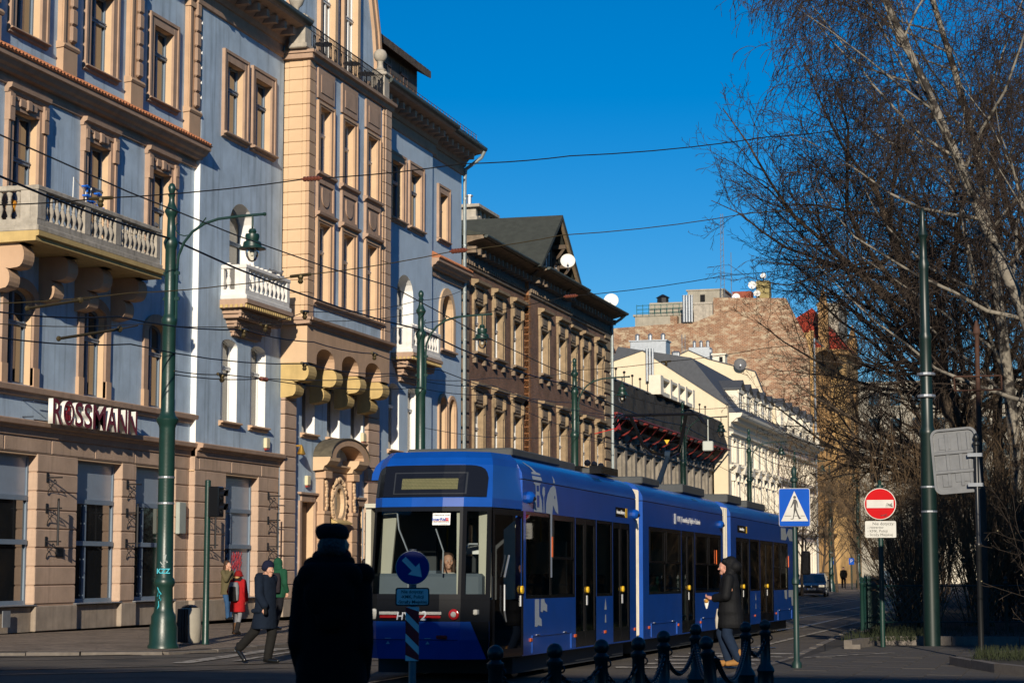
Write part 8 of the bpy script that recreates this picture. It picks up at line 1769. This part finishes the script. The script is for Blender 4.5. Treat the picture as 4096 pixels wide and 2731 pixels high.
for i,(x,y,h,sd) in enumerate(((1.0,64,15,38),(4.2,51,15,39),(-3.0,78,13,40),(3.2,66,15,31),(-.5,86,15,32),(5.5,80,17,33),(7.5,58,16,34),(-4.8,98,13,35),(2.5,104,15,36),(9,92,17,37))):
    tree("park_tree", ["bare park tree between the spreading tree and the birches","bare park tree right of the leaning birch","bare park tree close to the road behind the shrubs","bare park tree rising straight behind the birches","bare park tree in the second row near the street","tall bare park tree deep in the park","bare park tree at the right frame edge","outermost bare park tree beside the road far down","far bare park tree left of the tallest one","farthest tall bare park tree at right"][i], (x,y,gz(y)), (rng.uniform(-.12,.05),0,1), h, .22, pr(kids=[17,10,9,5]), sd, M_BARK, M_TWIG, "bare trees in the park on the right")
for i,(x,y,h,sd) in enumerate(((-15.9,112,6.5,41),(-16.0,121,7.5,42),(-16.1,131,7,43),(-16.2,141,7.5,44),(-9.5,150,10,45),(-8.2,135,10,46),(-11.5,175,11,47),(-16.5,158,8,48))):
    tree("street_tree", ["young bare street tree before the end of the netted palace","young bare street tree before the cream house, left one","young bare street tree before the cream house, right one","young bare street tree before the pinkish house","bare bushy tree right of the car, farther back","bare bushy tree where the park meets the road","bare tree closing the view at the end of the road","young bare street tree near the tan corner house"][i], (x,y,gz(y)), (0,0,1), h, .1, UPR, sd, M_BARK, M_TWIGL, "bare trees along the street")
# shrubs: many arching stems from one foot
def shrub(lab, base, H, n, seed, m, spread=.55, name="bare_shrub", group=None):
    q = random.Random(seed); t = thing(name, lab, "shrub", base, group); S = [Segs() for _ in range(3)]
    Pq = dict(steps=[6,4,3], wander=[.08,.14,.16], trop=[.03,.05,.05], kids=[9,4], ref=[0,1.2], t0=[.2,.2], ang=[(34,10),(36,12)], len=[.34,.4], rk=[.5,.5], rmin=.0045)
    for i in range(n):
        a = q.uniform(0,2*math.pi); e = q.uniform(.1,spread); grow(q, S, (base[0]+q.gauss(0,.18),base[1]+q.gauss(0,.18),base[2]), (math.cos(a)*e,math.sin(a)*e,1), H*q.uniform(.6,1.05), .018, 0, Pq)
    T = Segs()
    for s_ in S: T.a += s_.a; T.b += s_.b; T.ra += s_.ra; T.rb += s_.rb
    T.build("stems", m, t, 3, kind="stuff"); return t
sh = [(-3.9,51.5,4.6,46,"tan arching shrub behind the no entry sign, nearest the road",M_TWIGL),(-2.4,53.0,5.2,50,"tan arching shrub right of the no entry post",M_TWIGL),(-4.6,57,4.2,40,"reddish shrub at the road edge behind the fence gate",M_TWIGR),(-.6,52.6,4.8,46,"dark shrub between the tram pole and the rusty pole",M_TWIG),(1.2,54,4.6,44,"dark shrub below the leaning birch",M_TWIG),(-5.2,66,4.5,40,"tan shrub at the road edge, second from the gate",M_TWIGL),(-5.4,76,5.0,40,"tan shrub at the road edge, third from the gate",M_TWIGL),(-6.0,90,5.0,40,"tall shrub at the road edge far down the park",M_TWIGL),(3.4,52,4.4,44,"dark shrub by the right frame edge",M_TWIG),(-2.0,58,5.0,46,"dark shrub under the spreading tree",M_TWIG)]
for i,(x,y,h,n,lab,m) in enumerate(sh): shrub(lab, (x,y,gz(y)+.15), h, n, 60+i, m)
# hedge on the raised bed at the right, with small pale buds
q = random.Random(5); t = thing("bare_hedge", "dark bare hedge with tiny pale buds on the raised bed at far right", "hedge", (.8,35,.2)); S = [Segs() for _ in range(3)]; bd = MB()
Pq = dict(steps=[5,3,3], wander=[.1,.16,.18], trop=[.03,.03,.03], kids=[9,4], ref=[0,.8], t0=[.15,.2], ang=[(38,12),(38,12)], len=[.36,.4], rk=[.5,.5], rmin=.004)
for i in range(150):
    x, y = q.uniform(-.8,3.2), q.uniform(32.5,38.5)
    if x < -.5+(.0 if y > 33 else .4): continue
    grow(q, S, (x,y,.18), (q.gauss(0,.2),q.gauss(0,.2),1), q.uniform(1.5,2.6), .012, 0, Pq)
T = Segs()
for s_ in S: T.a += s_.a; T.b += s_.b; T.ra += s_.ra; T.rb += s_.rb
T.build("stems", M_TWIG, t, 3, kind="stuff")
for p in random.Random(3).sample(S[2].b, min(500,len(S[2].b))): bd.sphere(p,.012,4)
bd.build("buds", mat("bud_pale",(.32,.27,.16),.8), t, kind="stuff")
# dense thicket deep in the park, one far mass of stems
q = random.Random(77); T = Segs(); holder = thing("thicket_root","","", (0,0,0))
for i in range(5200):
    x, y = q.uniform(-3.5,26), q.uniform(62,120)
    if x < -3.2-.02*(y-60): continue
    p = V3((x,y,gz(y))); d = V3((q.gauss(0,.16),q.gauss(0,.16),1)).normalized(); h = q.uniform(2.5,7.5); r = q.uniform(.012,.03)
    for k in range(4):
        d = (d+V3((q.gauss(0,.14),q.gauss(0,.14),.03))).normalized(); p2 = p+d*h/4; T.add(tuple(p),tuple(p2),r*(1-k*.2),r*(1-(k+1)*.2)); 
        for _ in range(3):
            e = (d+V3((q.gauss(0,.6),q.gauss(0,.6),q.gauss(.1,.3)))).normalized(); T.add(tuple(p2),tuple(p2+e*q.uniform(.4,1.1)),r*.45,r*.2)
        p = p2
th = T.build("thicket", M_TWIG, holder, 3, kind="stuff"); th.parent = None; bpy.data.objects.remove(holder); th["label"] = "dense thicket of bare stems deep in the park"; th["category"] = "thicket"
# grass along the bed edge
q = random.Random(9); T = Segs(); holder = thing("grass_root","","", (0,0,0))
for i in range(3600):
    x, y = q.choice([(q.uniform(-4.6,6),q.uniform(43.5,50)),(q.uniform(-4.6,-3.2),q.uniform(40.5,48)),(q.uniform(-1.6,1),q.uniform(31.5,34))]); z = gz(y)+.18
    T.add((x,y,z),(x+q.gauss(0,.05),y+q.gauss(0,.05),z+q.uniform(.06,.2)),.006,.002)
gr = T.build("grass", M_GRASS, holder, 3, kind="stuff"); gr.parent = None; bpy.data.objects.remove(holder)
# ------------------------------------------------------------------ dark blue estate car far down the left lane
t = thing("parked_car", "dark blue estate car with lit headlight coming round the end of the tram", "car", (-15.75,123.4,gz(123.4)))
M_CAR = mat("car_paint_blue",(.008,.014,.035),.25,spec=.6,coat=.6); M_TYRE = mat("tyre",(.012,.012,.012),.8)
cx_ = [(-.84,0),(.84,0)]
B_ = MB(); side_ = [(0,.30),(0,.62),(.10,.72),(1.0,.90),(1.75,1.38),(2.1,1.44),(3.6,1.42),(4.1,1.12),(4.25,.9),(4.28,.4),(4.2,.28),(.15,.22)]
n_ = len(side_)
for sgn in (1,):
    V = [(x*(1.0 if z < .92 else .80),y,z) for x in (-.86,.86) for y,z in side_]; B_.add(V,[tuple(range(n_)),tuple(range(2*n_-1,n_-1,-1))]+[(i,i+n_,(i+1)%n_+n_,(i+1)%n_) for i in range(n_)])
B_.build("body", M_CAR, t, world=False)
b = MB(); b.add([(-.74,1.03,.93),(.74,1.03,.93),(.62,1.72,1.365),(-.62,1.72,1.365)],[(0,1,2,3)]); b.build("windscreen", M_PANE, t, world=False, rn=False, loc=(0,-.02,.012))
for s_ in (-1,1):
    b = MB(); b.add([(s_*.845,1.2,.95),(s_*.845,3.9,.95),(s_*.70,3.6,1.36),(s_*.70,1.85,1.36)],[(0,1,2,3)]); b.build("side_window", M_PANE, t, world=False, rn=False)
    for y in (.85,3.4):
        b = MB(); b.lathe([(.05,-.09),(.30,-.09),(.31,.0),(.30,.09),(.05,.09)],(s_*.78,y,.31),16,axis='x'); w_ = b.build("wheel", M_TYRE, t, world=False); b = MB(); b.lathe([(.02,.0),(.19,0),(.19,.02),(.02,.03)],(s_*.78+s_*.085,y,.31),12,axis='x'); b.build("rim", M_STEEL, w_, world=False)
    b = MB(); b.box(s_*.62-.17,s_*.62+.17,-.02,.06,.60,.74,bv=.03); b.build("headlight", mat("headlight_lit",(.8,.75,.6),.1,emit=((1.0,.8,.5),1.2 if s_ > 0 else .4)), t, world=False)
    b = MB(); b.box(s_*.9,s_*.9+s_*.16,1.2,1.28,.95,1.07,bv=.03); b.build("wing_mirror", M_CAR, t, world=False)
    b = MB(); b.tube([(s_*.6,2.0,1.45),(s_*.6,3.5,1.44)],.02,5); b.build("roof_rail", M_STEEL, t, world=False)
b = MB(); b.box(-.4,.4,-.015,.03,.55,.72,bv=.01); b.build("grille", M_TBL, t, world=False); b = MB(); b.box(-.7,.7,-.02,.05,.30,.42,bv=.02); b.build("lower_grille", M_TBL, t, world=False)
b = MB(); b.add([(0,-.03,.70),(.05,-.03,.635),(0,-.03,.57),(-.05,-.03,.635)],[(0,1,2,3)]); b.build("badge", M_STEEL, t, world=False)
b = MB(); b.box(-.26,.26,-.04,-.02,.44,.55); p_ = b.build("number_plate", M_SWHITE, t, world=False); text("lettering","KR 2R579",.10,M_INKD,p_,(0,-.043,.495),(R(90),0,0),world=False,bold=.002); MB().box(-.26,-.22,-.042,-.03,.44,.55).build("plate_band", M_SBLUE, p_, world=False)
t.rotation_euler = (0,0,R(4))
# bicycles at the far rack
def bicycle(x, y, rz, lab, col):
    t = thing("bicycle", lab, "bicycle", (x,y,gz(y)+.08), "bicycles parked on the far pavement"); m = mat("bike_"+col[0], col[1], .4)
    for wy in (-.52,.52):
        b = MB(); b.tube([(0,wy+.33*math.cos(a),.34+.33*math.sin(a)) for a in [2*math.pi*i/20 for i in range(21)]],.018,5); w = b.build("wheel", M_TYRE, t, world=False); b = MB()
        for i in range(8): a = math.pi*i/8*2; b.tube([(0,wy,.34),(0,wy+.32*math.cos(a),.34+.32*math.sin(a))],.003,3)
        b.build("spokes", M_STEEL, w, world=False)
    b = MB(); A,Bq,C,D = (0,-.52,.34),(0,-.08,.32),(0,-.2,.86),(0,.34,.82)
    for p,q in ((A,Bq),(A,C),(Bq,C),(Bq,D),(C,D),(D,(0,.52,.34)),(D,(0,.30,1.0))): b.tube([p,q],.018,5)
    b.tube([(-.26,.24,1.02),(0,.32,1.0),(.26,.24,1.02)],.014,5); b.build("frame", m, t, world=False); b = MB(); b.tube([(0,-.3,.92),(0,-.08,.93)],[.06,.03],6); b.build("saddle", M_TBL, t, world=False); t.rotation_euler = (0,0,rz)
for i,(x,y,rz,lab,c) in enumerate(((-18.6,150,.3,"bicycle at the far rack, nearest to the car",("black",(.02,.02,.02))),(-18.4,153,.6,"pale bicycle in the middle of the far rack",("pale",(.45,.45,.42))),(-18.3,156,.2,"bicycle at the far rack, nearest to the lamp column",("grey",(.1,.11,.12))))): bicycle(x,y,rz,lab,c)
t = thing("street_railing", "pale street railing by the far kerb", "railing", (-14,170,gz(170))); bar = None
for i in range(16):
    if bar is None: bar = MB().tube([(0,0,0),(0,0,1.0)],.03,5).build("railing_bar", M_FRAMEW, t, world=False); o = bar
    else: o = inst(bar, t, (0,0,0))
    o.location = (-1.4+i*.19,0,0)
MB().tube([(-1.4,0,1.0),(1.5,0,1.0)],.03,5).build("rail", M_FRAMEW, t, world=False)
for i,(x,y,lab) in enumerate(((-17.2,147,"small black parking post by the bicycles"),(-17.0,158,"small black parking post with a blue plate at the far kerb"))):
    t = thing("parking_sign", lab, "sign", (x,y,gz(y))); MB().lathe([(.05,0),(.05,2.6),(0,2.62)],(0,0,0),8).build("post", M_POST, t, world=False)
    b = MB(); b.box(-.2,.2,-.06,-.03,2.0,2.5); s_ = b.build("sign_panel", M_SBLUE, t, world=False); text("lettering","P",.4,M_SWHITE,s_,(0,-.063,2.25),(R(90),0,0),world=False)
for x, y, lab in ((-16.4,100,"pale parking ticket board on a post before the cream house"),):
    t = thing("notice_board", lab, "sign", (x,y,gz(y))); MB().lathe([(.05,0),(.05,4.2),(0,4.22)],(0,0,0),8).build("post", M_POST, t, world=False); b = MB(); b.box(-.3,.3,-.06,-.03,3.0,4.1); b.build("board", M_SGREY, t, world=False)
# fallen leaves and grit on the road edge and pavement
q = random.Random(4); lf_ = MB()
for i in range(420):
    x, y = (q.uniform(-24,-16.2), q.uniform(34,60)) if q.random() < .5 else (q.uniform(-16,-4.8), q.uniform(30,60))
    z = gz(y)+(.078 if x < -16 else .018); a = q.uniform(0,6.28); r = q.uniform(.015,.045); lf_.add([(x+r*math.cos(a+k*1.57)*(1 if k%2 else .5),y+r*math.sin(a+k*1.57)*(1 if k%2 else .5),z+q.uniform(0,.012)) for k in range(4)],[(0,1,2,3)])
lf_.build("leaf_litter", mat("leaf_dry",(.16,.10,.05),.9,.4,9), kind="stuff", rn=False)
bpy.context.view_layer.update()
